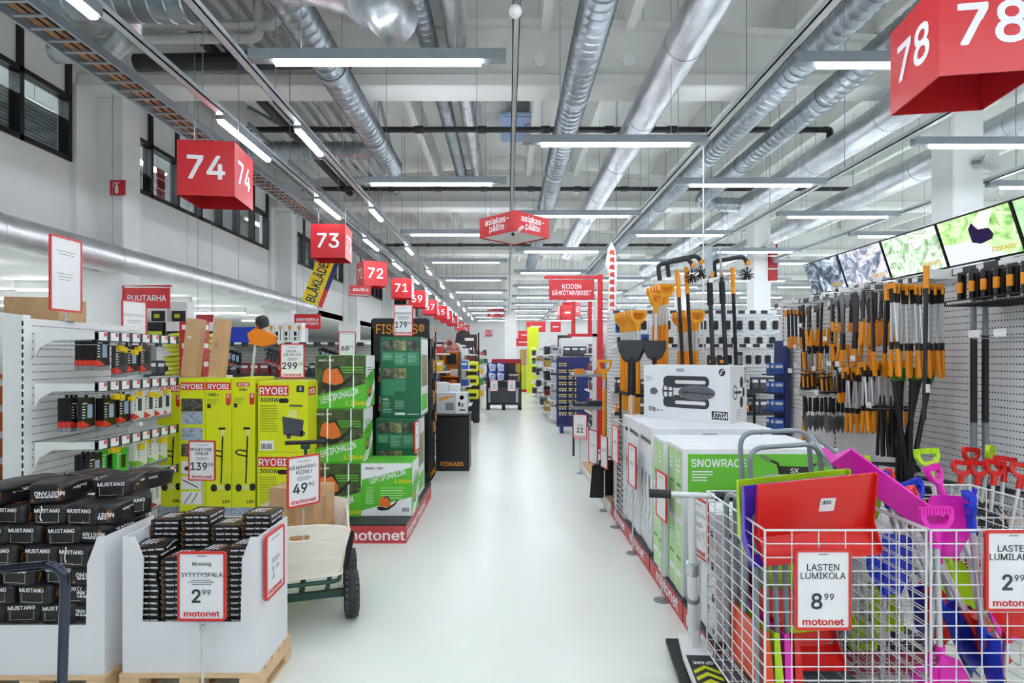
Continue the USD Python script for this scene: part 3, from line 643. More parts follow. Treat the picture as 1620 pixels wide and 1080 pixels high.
# ================================================================== WAGON
WA = RZ(17, (-1.26, 3.5, 0))
t = thing('wagon', 'pale plywood hand wagon with a green steel frame and knobbly tyres', 'wagon', M=WA)
B().prism(rrect(-.235, -.32, .235, .32, .05), .014, I4(0, 0, .3)).build('floor_board', PLY, t, 30)
def wpanel(w0, w1, h, slot):
    p = sg.Polygon([(-w0, 0), (w0, 0), (w1, h * .86)] + [(w1 * math.cos(a), h * .86 + h * .16 * math.sin(a)) for a in np.linspace(.15, PI - .15, 9)] + [(-w1, h * .86)])
    return p.difference(rrect(-.055, h * .72, .055, h * .72 + .034, .016)) if slot else p
for s in (-1, 1):
    B().prism(wpanel(.21, .275, .3, True), .012, F((0, s * .305, .314), (-s, 0, 0) if s > 0 else (1, 0, 0), (0, s * .16, 1))).build('end_panel', PLY, t, 30)
    B().prism([(-.3, 0), (.3, 0), (.335, .24), (-.335, .24)], .012, F((s * .215, 0, .314), (0, s, 0), (s * .2, 0, 1))).build('side_panel', PLY, t, 30)
    B().bar((s * .25, -.335, .34), (s * .28, -.35, .56), .006, .035).build('corner_strap', BLACKM, t)
GRN = mat('wagon_green', '#1c4a3c', .4)
fb = B(); ring = bend([(-.2, -.31, .268), (.215, -.31, .268), (.215, .31, .268), (-.215, .31, .268), (-.215, -.31, .268), (-.2, -.31, .268)], .05); fb.tube(ring, .013, 8)
for y in (-.18, .24):
    fb.bar((-.26, y, .15), (.26, y, .15), .03, .04)
    for x in (-.14, .14): fb.bar((x, y, .15), (x * 1.15, y, .262), .025, .025)
fb.bar((0, -.18, .15), (0, .24, .15), .03, .03); fb.build('frame', GRN, t)
for y in (-.18, .24):
    for s in (-1, 1):
        Tw = F((s * .285, y, .135), (0, 1, 0), (0, 0, 1)); w = B()
        w.lathe([(.05, -.036), (.09, -.044), (.118, -.038), (.132, -.02), (.135, 0), (.132, .02), (.118, .038), (.09, .044), (.05, .036)], 28, Tw)
        wh = w.build('tyre', mat('tyre_rubber', '#26282c', .6), t, True); nb_ = B()
        for k in range(22):
            a = k * 2 * PI / 22
            for q, zz in ((0, -.026), (.5, 0), (0, .026)):
                aa = a + q * 2 * PI / 22; c, s_ = math.cos(aa), math.sin(aa)
                nb_.bx(-.011, .011, -.011, .011, 0, .008, Tw @ F((.131 * c if zz == 0 else .127 * c, .131 * s_ if zz == 0 else .127 * s_, zz), (-s_ * .7, c * .7, .7), (s_ * .7, -c * .7, .7)) @ RX(180) if False else Tw @ F((.13 * c, .13 * s_, zz), (-s_, c, 0), (0, 0, -1)))
        tag(nb_.build('tread_blocks', mat('tread_grey', '#44474c', .6), wh, False), kind='stuff')
        B().lathe([(.0, -.02), (.05, -.028), (.055, -.02), (.055, .02), (.05, .028), (0, .02)], 18, Tw).build('hub', GREY, t, 40)
B().tube([(0, .36, .22), (0, .37, .96)], .011, 10).build('draw_bar', GRN, t); B().tube([(-.13, .37, .975), (.13, .37, .975)], .014, 12).build('grip', BLACK, t, 40); B().bx(-.03, .03,   .352, .388, .93, .965, c=.006).build('grip_joint', GRN, t)
def carton(name, label, cat, w, d, h, loc, rotz, m, c=.002, group=None, M=None):
    t = thing(name, label, cat, loc, rotz, group, M); B().bx(-w / 2, w / 2, -d / 2, d / 2, 0, h, c=c).build('carton', m, t); return t
t = carton('cardboard_box', 'plain brown cardboard box standing in the wagon', 'box', .32, .24, .42, (-1.32, 3.66, .31), -14, KRAFT)
for f in 'fr': shp('tape', mat('tape_tan', '#b89468', .3), t, faceT(.32, .24, .42, f), sg.box(.13 if f == 'f' else .09, .2, .19 if f == 'f' else .14, .36))
shp('tape', mat('tape_tan', '#b89468', .3), t, faceT(.32, .24, .42, 't'), sg.box(0, .095, .32, .145))
price_sign('red-framed HÄMÄHÄKKIKEINU price sign standing in the wagon', (-1.22, 3.4, .3), 48, ['HÄMÄHÄKKI-', 'KEINU'], '49', '90', SML, z0=.365, pole='thin')

# ================================================================== LEFT GONDOLA WITH HOOKS
PEGY = pegboard('pegboard_left', '#eceded', '#4a4d50', 'y', .022, .05, .42, .16)
t = thing('gondola', 'white pegboard gondola with half-empty hooks, nearest on the left', 'shelf unit', (0, 0, 0))
B().bx(-3.16, -3.07, 3.66, 4.62, 0, 1.8).build('back_panel', PEGY, t, False)
B().bx(-3.2, -3.065, 3.6, 3.66, 0, 1.82, c=.004).build('end_post', WHITE, t)
for z in (.45, 1.0): B().bx(-3.068, -3.066, 3.66, 4.62, z, z + .004).build('panel_joint', GREY, t, False)
b = B()
for z in np.arange(.1, 1.78, .05): b.bx(-3.074, -3.0635, 3.598, 3.6, z, z + .03)
b.build('upright_slots', CHAR, t, False)
for z in (1.71, 1.38, 1.0, .68):
    a = thing_arm = B()
    for y in (3.68, 4.58): B().prism([(0, 0), (.4, 0), (.4, -.045), (.12, -.05), (.03, -.1), (0, -.16)], .014, F((-3.06, y + .014, z), (1, 0, 0), (0, 0, 1))).build('shelf_arm', WHITE, t)
    r = B().bx(-2.67, -2.66, 3.68, 4.6, z - .055, z + .01).build('price_rail', mat('rail_slate', '#2f3440', .4), t, False)
    for k in range(8):
        y = 3.7 + .112 * k; B().bx(-2.66, -2.657, y, y + .075, z - .05, z + .006).build('price_label', PAPER, r, False)
        B().bx(-2.657, -2.656, y + .045, y + .07, z - .022, z + .002).build('red_dot', mat('label_red', '#e4533f', .5), r, False)
    for y in np.arange(3.78, 4.55, .11):
        B().tube([(-3.07, y, z - .08), (-2.72, y, z - .075), (-2.71, y, z - .06)], .003, 5).tube([(-3.07, y, z - .05), (-2.76, y, z - .05)], .002, 4).build('hook', STEEL, t)
B().bx(-3.065, -2.67, 3.63, 4.62, .0, .14).build('plinth', WHITE, t)
def mk_hang(key, label, loc, rotz, group, M):
    """small retail pack hanging from its top; faces -y"""
    body, acc, pic = {'black': ('#1c1c20', '#e23a2a', '#9fb6d6'), 'grey': ('#3b3e42', '#d83a30', '#2a2c30'), 'white': ('#eceef0', '#d8362f', '#39414f'), 'green': ('#4fc23c', '#2f8f2c', '#202422'), 'lime': ('#eef2ea', '#7cc93a', '#e8f0ff'), 'shaver': ('#eef0f2', '#c22034', '#b9c3d2')}[key]
    t = thing('hanging_pack', label, 'package', loc, rotz, group, M); w, d, h = .125, .027, .22
    B().bx(-w / 2, w / 2, 0, d, -h, 0, c=.0015).bx(-.012, .012, d * .4, d * .6, 0, .02).build('carton', mat('pack_' + key, body, .4), t)
    ft = F((-w / 2, -.0006, -h), (1, 0, 0), (0, 0, 1)); ac = mat('pack_accent_' + key, acc, .4)
    shp('printed_band', ac, t, ft, sg.Polygon([(0, .02), (w * .62, .035), (0, .075)])); shp('printed_foot', mat('print_silver', '#8c8f94', .4), t, ft, sg.Polygon([(0, 0), (w, 0), (w, .03), (0, .018)]))
    shp('printed_picture', mat('pack_pic_' + key, pic, .3), t, ft, rrect(w * .42, h * .38, w * .78, h * .8, .006))
    shp('printed_text', LETW if key in ('black', 'grey', 'green') else INK, t, ft, *bars(.008, .035, .165, 5, .018, .006, 3), sg.box(.01, .18, .05, .187))
    for f, s in (('r', 1), ('l', -1)):
        sT = F((s * (w / 2 + .0006), 0 if s > 0 else d, -h), (0, s, 0), (0, 0, 1)); shp('printed_band', ac, t, sT, sg.box(0, .03, d, .065)); shp('printed_foot', mat('print_silver', '#8c8f94', .4), t, sT, sg.box(0, 0, d, .028))
    return t
hang = Kit(mk_hang)
for key, y, z, xs, lab in (('black', 3.87, 1.685, (-2.87, -2.84, -2.81, -2.78, -2.75), 'black cable pack with red band, nearest on the top hooks'), ('grey', 4.02, 1.63, (-2.73,), 'dark grey phone pack hanging low on the top hooks'), ('black', 4.16, 1.64, (-2.74, -2.77), 'black pack with red band in the middle of the top hooks'), ('grey', 4.31, 1.64, (-2.74, -2.77), 'dark pack at the far end of the top hooks'),
        ('black', 3.8, 1.28, (-2.93, -2.9, -2.87, -2.8), 'black cable pack with red band, nearest on the second hooks'), ('black', 3.95, 1.27, (-2.76, -2.79), 'black pack beside the nearest stack on the second hooks'), ('black', 4.09, 1.28, (-2.75, -2.78), 'black pack just left of the white packs on the second hooks'), ('white', 4.21, 1.29, (-2.73, -2.76), 'white phone case pack left of the other white packs'), ('white', 4.34, 1.29, (-2.73, -2.76), 'white phone case pack in the middle of the second hooks'), ('white', 4.46, 1.29, (-2.73, -2.76), 'white phone case pack second from the far end of the second hooks'), ('white', 4.57, 1.29, (-2.74,), 'white phone case pack at the far end of the second hooks'),
        ('black', 3.84, .9, (-2.85, -2.82, -2.78), 'black pack with red band on the third hooks'), ('green', 3.97, .91, (-2.79, -2.82), 'bright green cable pack on the third hooks'), ('green', 4.06, .9, (-2.75,), 'bright green cable pack beside the motonet side panel'), ('lime', 4.25, .94, (-2.73, -2.76), 'white and lime pack, first on the third hooks'), ('lime', 4.39, .94, (-2.73, -2.76), 'white and lime pack, middle of the third hooks'), ('lime', 4.52, .94, (-2.74,), 'white and lime pack at the far end of the third hooks'), ('shaver', 4.25, .58, (-2.72,), 'white and red pack hanging on the lowest hooks'), ('shaver', 4.45, .58, (-2.75,), 'white and red pack at the far end of the lowest hooks')):
    for i, x in enumerate(xs): hang(key, lab, (x, y, z), 90, ('packs: ' + lab) if len(xs) > 1 else None)
def mk_lock(key, label, loc, rotz, group, M):
    t = thing('hook_lock', label, 'security tag', loc, rotz, group, M); y = mat('lock_yellow', '#f0cf16', .35)
    B().bx(-.012, .012, -.02, .02, -.02, .02, c=.004).build('body', y, t); B().tube([(0, -.032, .005), (0, -.05, .014), (0, -.045, -.016)], .005, 6).build('key_tab', y, t); return t
lock = Kit(mk_lock)
for z, ys, wh in ((1.612, (3.98, 4.06, 4.13, 4.22), 'top'), (1.28, (3.93, 4.03, 4.1, 4.22, 4.32, 4.44, 4.52), 'second'), (.915, (3.9, 3.98, 4.2, 4.33, 4.45, 4.53), 'third')):
    for i, y in enumerate(ys):
        for k in (0,): lock(0, f'yellow plastic hook lock on the {wh} row of hooks', (-2.7 - .03 * (i % 2), y, z - .012 * (i * 7 % 3)), 0, f'yellow hook locks on the {wh} row of hooks')
t = thing('side_banner', 'white panel with red motonet lettering running up, behind the green packs', 'sign', (-2.98, 4.64, .55)); B().bx(0, .12, 0, .006, 0, .6).build('panel', PAPER, t, False); tx(DKRED, t, F((.09, -.001, .05), (0, 0, 1), (-1, 0, 0)), ('motonet', .05, .0, .0, 'l', {'sx': 1.3})); shp('red_disc', DKRED, t, F((0, -.001, 0), (1, 0, 0), (0, 0, 1)), ell(.06, .02, .06, .05).intersection(sg.box(0, 0, .12, .1)))
price_sign('tall pale red-framed sign standing on the near left gondola', (-3.1, 3.99, 1.8), 90, ['', ''], '', '', ((.2, .8, .8), (.25, .75, .76), (.2, .7, .5), (.25, .7, .46), (.3, .6, .42)), w=.29, h=.52, z0=.07, brand=False, faint=True)
price_sign('pale red-framed sign at the far end of the near left gondola', (-3.1, 4.72, 1.6), 72, ['Elektroniikan'], '', '', ((.2, .8, .6), (.25, .75, .56), (.3, .7, .4), (.3, .7, .36)), w=.22, h=.42, brand=False, faint=True, pole=False)

# ================================================================== YELLOW-GREEN TOOL CARTONS ON A RED PLINTH
def plinth(label, x0, x1, y0, y1, h, words):
    t = thing('plinth', label, 'plinth', (x0, y0, 0)); w, d = x1 - x0, y1 - y0
    B().bx(0, w, 0, d, h - .015, h).build('top', CHAR, t); sr = noisy('plinth_red', [(.3, '#bf3a3e'), (.7, '#cc484a')], 8, .45)
    B().bx(0, w, 0, .012, 0, h - .015).bx(w - .012, w, .012, d, 0, h - .015).bx(0, .012, .012, d, 0, h - .015).build('skirt', sr, t, False)
    for f, xs in words.items():
        T = {'f': F((0, -.0006, 0), (1, 0, 0), (0, 0, 1)), 'r': F((w + .0006, 0, 0), (0, 1, 0), (0, 0, 1)), 'l': F((-.0006, d, 0), (0, -1, 0), (0, 0, 1))}[f]
        tx(LETW, t, T, *[('motonet', .075, x, .03, 'l', {'sx': 1.25}) for x in xs])
    return t
plinth('red motonet plinth under the stacked garden tool cartons', -2.95, -.845, 4.74, 6.3, .16, {'f': (1.05, 1.6), 'r': (.05, .6)})
def brush_print(t, T, w, h, s=1.):
    cx = w * .6; g = mat('print_olive', '#4a5218', .45)
    shp('printed_tool', mat('print_black', '#24261c', .45), t, T, line([(cx, h * .28), (cx + .014, h * .6)], .011), line([(cx + .012, h * .46), (cx - .07, h * .475), (cx - .085, h * .49), (cx - .06, h * .505), (cx + .01, h * .495)], .011), ell(cx - .06, h * .245, .027, .031), ell(cx + .056, h * .25, .027, .031), sg.box(cx - .02, h * .645, cx + .035, h * .66))
    shp('printed_tool', mat('print_lime_pale', '#e6ec8a', .45), t, T, sg.box(cx - .035, h * .23, cx + .035, h * .265), line([(cx + .013, h * .59), (cx + .016, h * .645)], .03), line([(cx, h * .27), (cx - .002, h * .3)], .012))
def ryobi(label, x0, x1, y, z, h, d, kind):
    w = x1 - x0; t = carton('tool_carton', label, 'box', w, d, h, ((x0 + x1) / 2, y + d / 2, z), 0, RYB); T = faceT(w, d, h, 'f'); rd = mat('logo_red', '#d8322b', .42)
    if kind == 'strip':
        shp('printed_logo_panel', rd, t, T, sg.box(.008, h - .1, w - .003, h - .035)); tx(LETW, t, T @ I4(0, 0, .0008), ('RYOBI', .042, w / 2, h - .09, 'c', {'fit': w * .86}))
        for k, (m, y1) in enumerate(((P_DARK, .86), (P_PAVE, .77), (P_PAVE, .66), (P_DARK, .55), (PAPER, .43), (PAPER, .325), (PAPER, .22))):
            shp('printed_picture', m, t, T, sg.box(.014, h * (y1 - .088), w - .018, h * y1 - .006 * 0))
        shp('printed_tool', mat('print_black', '#24261c', .45), t, T @ I4(0, 0, .0008), *[line([(.04 + .06 * i, h * .14), (.1 + .05 * i, h * .21)], .006) for i in (0, 1)], line([(.03, h * .3), (.15, h * .25)], .008), ell(.06, h * .38, .02, .018), ell(.13, h * .36, .02, .018)); shp('printed_code', CHAR, t, T, sg.box(.02, h * .05, .05, h * .085), sg.box(.06, h * .05, .1, h * .085))
    elif kind in ('tool', 'tool_wide'):
        if kind == 'tool': shp('printed_logo_panel', rd, t, T, sg.box(.003, h - .1, w - .006, h - .035)); tx(LETW, t, T @ I4(0, 0, .0008), ('RYOBI', .042, w / 2, h - .09, 'c', {'fit': w * .86})); tx(CHAR, t, T, ('ONE+', .025, w * .3, h - .15, 'c'))
        else: shp('printed_logo_panel', rd, t, T, sg.box(.04, h - .075, w - .045, h - .04)); tx(LETW, t, T @ I4(0, 0, .0008), ('RYOBI', .024, w / 2, h - .07, 'c', {'fit': w * .45})); tx(CHAR, t, T, ('ONE+', .02, w * .5, h - .11, 'c'))
        shp('printed_flag', rd, t, T, sg.Polygon([(w - .045, h - .22), (w - .025, h - .23), (w - .006, h - .215), (w - .006, h - .13), (w - .045, h - .13)])); tx(LETW, t, T @ I4(0, 0, .0008), ('0', .028, w - .026, h - .165))
        brush_print(t, T, w, h); shp('printed_text', RYBD, t, T, *bars(.015, w * .55, h - .17, 4, .014, .006, 2)); tx(CHAR, t, T, ('18V', .025, w * .8, h * .14))
        shp('printed_picture', P_PAVE, t, T, sg.box(.0, .0, w, h * .11)); shp('printed_badge', CHAR, t, T, rrect(.015, h - .25, .045, h - .215, .004))
    else:
        shp('printed_logo_panel', rd, t, T, sg.box(.008, h - .12, w * .62, h - .035)); tx(LETW, t, T @ I4(0, 0, .0008), ('RYOBI', .058, w * .315, h - .108, 'c', {'fit': w * .56})); tx(CHAR, t, T, ('3000W', .032, .02, h - .17, 'l'))
        shp('printed_badge', CHAR, t, T, rrect(w * .78, h - .09, w * .93, h - .035, .006)); tx(LETW, t, T @ I4(0, 0, .0008), ('3', .028, w * .855, h - .075)); shp('printed_text', RYBD, t, T, *bars(.02, w * .42, h - .2, 11, .021, .009, 5))
        shp('carry_slot', mat('slot_dark', '#14161c', .6), t, T, rrect(w * .42, h - .18, w * .62, h - .142, .018)); tx(INK, t, T, ('', .01, 0, 0)) if 0 else None
        gm = mat('print_graphite', '#4a4f57', .45); x = w * .72; y0_ = h * .22
        shp('printed_tool', gm, t, T, sg.Polygon([(x - .085, y0_ + .02), (x + .07, y0_ + .0), (x + .085, y0_ + .14), (x - .095, y0_ + .17)]), ell(x - .04, y0_ + .005, .02, .022), ell(x + .075, y0_ + .03, .02, .022), line([(x - .03, h * .66), (x + .07, h * .655)], .014))
        shp('printed_tool', mat('print_lime_pale', '#e6ec8a', .45), t, T @ I4(0, 0, .0008), sg.Polygon([(x - .06, y0_ + .17), (x + .03, y0_ + .155), (x + .03, y0_ + .22), (x - .03, y0_ + .23)])); shp('printed_label', PAPER, t, T, sg.box(.02, .02, w * .33, .1)); shp('printed_code', INK, t, T @ I4(0, 0, .0008), *[sg.box(.03 + .012 * i, .03, .036 + .012 * i, .075) for i in range(8)])
    sT = faceT(w, d, h, 'r'); shp('printed_logo_panel', rd, t, sT, sg.box(.02, h - .12, min(d - .02, .2), h - .05)); tx(LETW, t, sT @ I4(0, 0, .0008), ('RYOBI', .04, min(d, .22) / 2, h - .105, 'c', {'fit': .15}))
    return t
ryobi('yellow-green tool carton half hidden behind the hanging packs', -2.955, -2.752, 4.8, .16, 1.2, .26, 'tool')
ryobi('yellow-green tool carton with a column of small pictures', -2.744, -2.532, 4.76, .16, 1.215, .26, 'strip')
ryobi('yellow-green brush carton second from the column of pictures', -2.528, -2.31, 4.76, .16, 1.215, .26, 'tool')
ryobi('yellow-green brush carton with a small logo, right of the larger-logo ones', -2.306, -2.112, 4.76, .16, 1.22, .4, 'tool_wide')
ryobi('lower yellow-green garden shredder carton marked 3000W', -2.09, -1.68, 4.75, .16, .594, .45, 'shred')
ryobi('upper yellow-green garden shredder carton marked 3000W', -2.085, -1.67, 4.75, .755, .594, .45, 'shred')
price_sign('red-framed MONITOIMIHARJA price sign before the yellow-green cartons', (-2.28, 4.25, 0), -4, ['MONITOIMI-', 'HARJA'], '139', '00', SML, z0=.63, pole='thin')
price_sign('red-framed OKSASILPPURI price sign on the upper shredder carton', (-1.87, 4.95, 1.35), 2, ['OKSA-', 'SILPPURI'], '299', '00', SML, z0=.02)
# long things leaning on top of the cartons
for lab, x, w in (('long brown carton leaning above the yellow-green cartons, left one', -2.73, .13), ('long brown carton leaning above the yellow-green cartons, right one', -2.5, .115)):
    t = thing('long_carton', lab, 'box', M=F((x, 4.83, 1.385), (1, 0, .06), (.05, -1, .3)) @ RX(0)); 
    T = F((0, 0, 0), (1, 0, 0), (0, 0, 1)); t2 = B().bx(-w / 2, w / 2, -.045, .045, 0, .5, RX(-4) @ RY(4), c=.003).build('carton', KRAFT, t)
    shp('printed_mark', mat('kraft_print', '#8a6a48', .6), t, RX(-4) @ RY(4) @ faceT(w, .09, .5, 'f'), *bars(.03, .06, .3, 3, .02, .008, 1)) if 'right' in lab else shp('label', PAPER, t, RX(-4) @ RY(4) @ faceT(w, .09, .5, 'f'), sg.box(.03, .33, .06, .345))
    t.GetAttribute('xformOp:transform').Set(Gf.Matrix4d(1).SetTranslate(Gf.Vec3d(x, 4.9, 1.382)))
t = thing('trimmer', 'orange-guarded string trimmer standing upside down behind the cartons', 'garden tool', (-2.36, 5.2, 0))
B().tube([(-.12, 0, .02), (.06, 0, 1.72)], .014, 10).build('shaft', ALU, t)
B().prism(sg.Polygon([(-.05, .02), (-.03, -.06), (.07, -.08), (.16, -.06), (.17, .0), (.1, .04), (.0, .06)]).buffer(.012), .07, F((.06, .035, 1.74), (1, 0, 0), (0, 0, 1))).build('guard', mat('guard_orange', '#f08a1c', .35), t, 30)
B().lathe([(0, -.05), (.045, -.045), (.06, 0), (.055, .04), (.03, .06), (0, .06)], 16, F((.12, 0, 1.87), (1, 0, .2), (0, .9, .3))).build('line_head', CHAR, t, 40); B().tube([(.07, 0, 1.76), (.1, 0, 1.85)], .03, 10).build('gear_head', mat('guard_rust', '#b8502a', .4), t)

# ------------------------------------------------------------------ leaf blower cartons and green cartons
def blower_print(t, T, x, y, s):
    shp('printed_tool', mat('print_orange', '#e8762c', .42), t, T, sg.Polygon([(x - .07 * s, y - .02 * s), (x - .055 * s, y + .06 * s), (x - .02 * s, y + .085 * s), (x + .04 * s, y + .08 * s), (x + .075 * s, y + .03 * s), (x + .09 * s, y - .03 * s), (x + .02 * s, y - .045 * s)]).buffer(.008 * s))
    shp('printed_tool', mat('print_black', '#24261c', .45), t, T, sg.Polygon([(x - .1 * s, y - .05 * s), (x - .06 * s, y - .04 * s), (x + .03 * s, y - .06 * s), (x + .08 * s, y - .04 * s), (x + .15 * s, y + .01 * s), (x + .19 * s, y + .06 * s), (x + .2 * s, y + .05 * s), (x + .15 * s, y - .02 * s), (x + .06 * s, y - .085 * s), (x - .04 * s, y - .1 * s), (x - .09 * s, y - .08 * s)]), line([(x, y + .085 * s), (x + .05 * s, y + .1 * s), (x + .085 * s, y + .04 * s)], .016 * s), z0=.0008)
def mk_blower(key, label, loc, rotz, group, M):
    w, d, h = .445, .36, .468; t = thing('blower_carton', label, 'box', loc, rotz, group, M); B().bx(-w / 2, w / 2, -d / 2, d / 2, 0, h, c=.003).build('carton', GREENB, t); T = faceT(w, d, h, 'f')
    if key == 'big':
        shp('printed_picture', P_FOREST, t, T, sg.Polygon([(.005, .11), (w - .004, .215), (w - .004, h - .004), (.005, h - .004)])); blower_print(t, T @ I4(0, 0, .0008), w * .33, .26, 1.05)
        shp('printed_text', GREENB, t, T @ I4(0, 0, .0008), *[sg.box(w * .5, h - .115 - .022 * i, w * .95, h - .105 - .022 * i) for i in range(3)]); tx(PAPER, t, T @ I4(0, 0, .0008), ('MAKO-PRO', .018, w * .22, h - .055, 'c', {'shear': .2}))
        for x in (.125, .33): B().bx(-w / 2 + x, -w / 2 + x + .012, -d / 2 - .003, -d / 2, 0, h + .002).bx(-w / 2 + x, -w / 2 + x + .012, -d / 2 - .003, d / 2, h, h + .0025).build('strap', PAPER, t, False)
        tx(LETW, t, T @ F((.055, .04, .0016), (1, .27, 0), (-.27, 1, 0)), ('LEHTIPUHALLIN', .055, 0, 0, 'l', {'fit': .34})); tx(mat('print_yellow', '#f0de20', .4), t, T @ I4(0, 0, .0012), ('1.25kW', .035, w * .8, .025))
    else:
        w2 = w; shp('printed_field', PAPER, t, T, sg.Polygon([(0.004, h - .005), (w - .004, h - .005), (w - .004, h - .04), (.004, h - .15)]), sg.Polygon([(.004, .004), (w - .004, .004), (w - .004, .17), (.004, .05)])); blower_print(t, T @ I4(0, 0, .0008), w * .45, .11, .62)
        tx(LETW, t, T @ F((.08, .285, .0012), (1, .27, 0), (-.27, 1, 0)), ('LEHTIPUHALLIN', .045, 0, 0, 'l', {'fit': .32})); tx(mat('print_yellow', '#f0de20', .4), t, T @ I4(0, 0, .0012), ('1.25kW', .03, w * .82, .29)); tx(INK, t, T @ I4(0, 0, .0008), ('MAKO-PRO', .02, w * .25, h - .06, 'c', {'shear': .2}))
        shp('printed_text', mat('print_pale_green', '#cfeebd', .45), t, T, *bars(.17, w * .97, .25, 5, .022, .006, 4), *bars(.04, .12, .25, 9, .017, .005, 6)); shp('printed_code', INK, t, T @ I4(0, 0, .0008), *[sg.box(w * .8 + .008 * i, .04, w * .8 + .004 + .008 * i, .075) for i in range(8)])
    for f in 'rl':
        sT = faceT(w, d, h, f); shp('printed_field', PAPER, t, sT, sg.Polygon([(.004, .004), (d * .45, .004), (d - .004, .15), (d - .004, .24), (.004, .04)]), sg.Polygon([(.004, h - .004), (d - .004, h - .004), (d - .004, h - .12), (.004, h - .2)])); shp('printed_text', mat('print_dk_green', '#2f7a34', .45), t, sT @ I4(0, 0, .0008), *bars(.04, d * .8, .36, 6, .022, .007, 8))
        if f == 'r': blower_print(t, sT @ I4(0, 0, .0008), d * .4, .14, .5)
    return t
blow = Kit(mk_blower)
for lab, x, y, z, rz in (('leaf blower carton at the bottom of the strapped stack', -1.5, 5.14, .16, 0), ('leaf blower carton in the middle of the strapped stack', -1.487, 5.16, .631, .8), ('leaf blower carton on top of the strapped stack', -1.475, 5.19, 1.102, 1.2)): blow('big', lab, (x, y, z), rz)
blow('small', 'white and green leaf blower carton right of the strapped stack', (-1.058, 5.16, .16), 0)
for k in (0, 1): blow('big', ('lower', 'upper')[k] + ' leaf blower carton standing behind the strapped stack', (-1.62, 5.6, .16 + .471 * k), 0)
def mk_greenbox(key, label, loc, rotz, group, M):
    w, d, h = .4, .5, .795; t = thing('garden_carton', label, 'box', loc, rotz, group, M); B().bx(-w / 2, w / 2, -d / 2, d / 2, 0, h, c=.003).build('carton', DKGREEN, t); T = faceT(w, d, h, 'f')
    for k, (x, y) in enumerate(((.02, .66), (.14, .66), (.27, .66), (.02, .385), (.14, .385))): shp('printed_picture', (P_DARK, P_GARDEN, P_DARK, P_DARK, P_GARDEN)[k], t, T, sg.box(x, y, x + .115, y + .1))
    shp('printed_field', MIDGREEN, t, T, sg.box(.02, .56, .135, .645), sg.box(.14, .51, .26, .645), sg.box(.265, .51, .385, .645), sg.box(.02, .215, .135, .375), sg.box(.14, .26, .25, .375)); shp('printed_rule', MIDGREEN, t, T, sg.box(.02, .203, .38, .206))
    shp('printed_text', mat('print_mint', '#9fcfb6', .45), t, T @ I4(0, 0, .0008), *bars(.025, .125, .63, 5, .013, .004, 1), *bars(.145, .25, .63, 8, .013, .004, 2), *bars(.27, .375, .63, 7, .013, .004, 3), *bars(.025, .115, .165, 9, .014, .005, 4), *bars(.145, .24, .165, 6, .014, .005, 5)); shp('printed_label', PAPER, t, T @ I4(0, 0, .0008), sg.box(.145, .025, .245, .048), sg.box(.022, .176, .08, .186), sg.box(.265, .03, .38, .038))
    for f in 'rl':
        sT = faceT(w, d, h, f); shp('printed_field', mat('print_grey_white', '#dfe4e2', .45), t, sT, sg.box(.01, .02, d - .01, h - .02)); shp('printed_picture', P_GARDEN, t, sT @ I4(0, 0, .0008), sg.box(.04, .3, d - .06, .62)); shp('printed_field', GREENB, t, sT @ I4(0, 0, .0008), sg.box(.04, .06, d - .06, .22))
    return t
gb = Kit(mk_greenbox)
gb(0, 'dark green garden machine carton at the bottom of its stack', (-1.078, 5.76, .16), 0); gb(0, 'dark green garden machine carton on top, full of small print', (-1.055, 5.86, .957), 0)
price_sign('tall red-framed price sign 179.90 above the dark green carton', (-1.09, 5.95, 1.752), 0, ['PAINEPESURI'], '179', '90', ((.25, .75, .88), (.2, .8, .62), (.22, .78, .59), (.2, .8, .56), (.24, .76, .53)), w=.2, h=.33, z0=.02)
price_sign('small red-framed sign edge-on beside the lower dark green carton', (-.868, 5.43, .64), 84, [], '', '', SML, w=.17, h=.3, pole=False, brand=True)
price_sign('red-framed price sign 68.90 above the strapped leaf blower cartons', (-1.62, 5.75, 1.55), 3, [], '68', '90', ((.1, .9, .9),), w=.17, h=.26, z0=.0, pole=False, brand=False)
# ================================================================== RIGHT FOREGROUND
PR = .13
for i, (a, b, lab) in enumerate(((2.78, 3.3, 'red motonet plinth under the small white cartons, nearest on the right'), (3.32, 4.08, 'red motonet plinth under the green snow racer cartons'), (4.1, 5.6, 'red motonet plinth under the row of white sled cartons'))):
    plinth(lab, 1.02, 2.1, a, b, PR, {'l': ((b - a) / 2 - .2,) if b - a < 1 else (.15, .85)})
t = thing('plinth', 'low white plinth under the shovels further along the right of the aisle', 'plinth', (1.0, 5.62, 0)); B().bx(0, 1.5, 0, 2.2, 0, .1, c=.004).build('skirt', mat('plinth_white', '#e3e4e2', .5), t); B().bx(.02, 1.48, .02, 2.18, .1, .115).build('top', KRAFT, t)

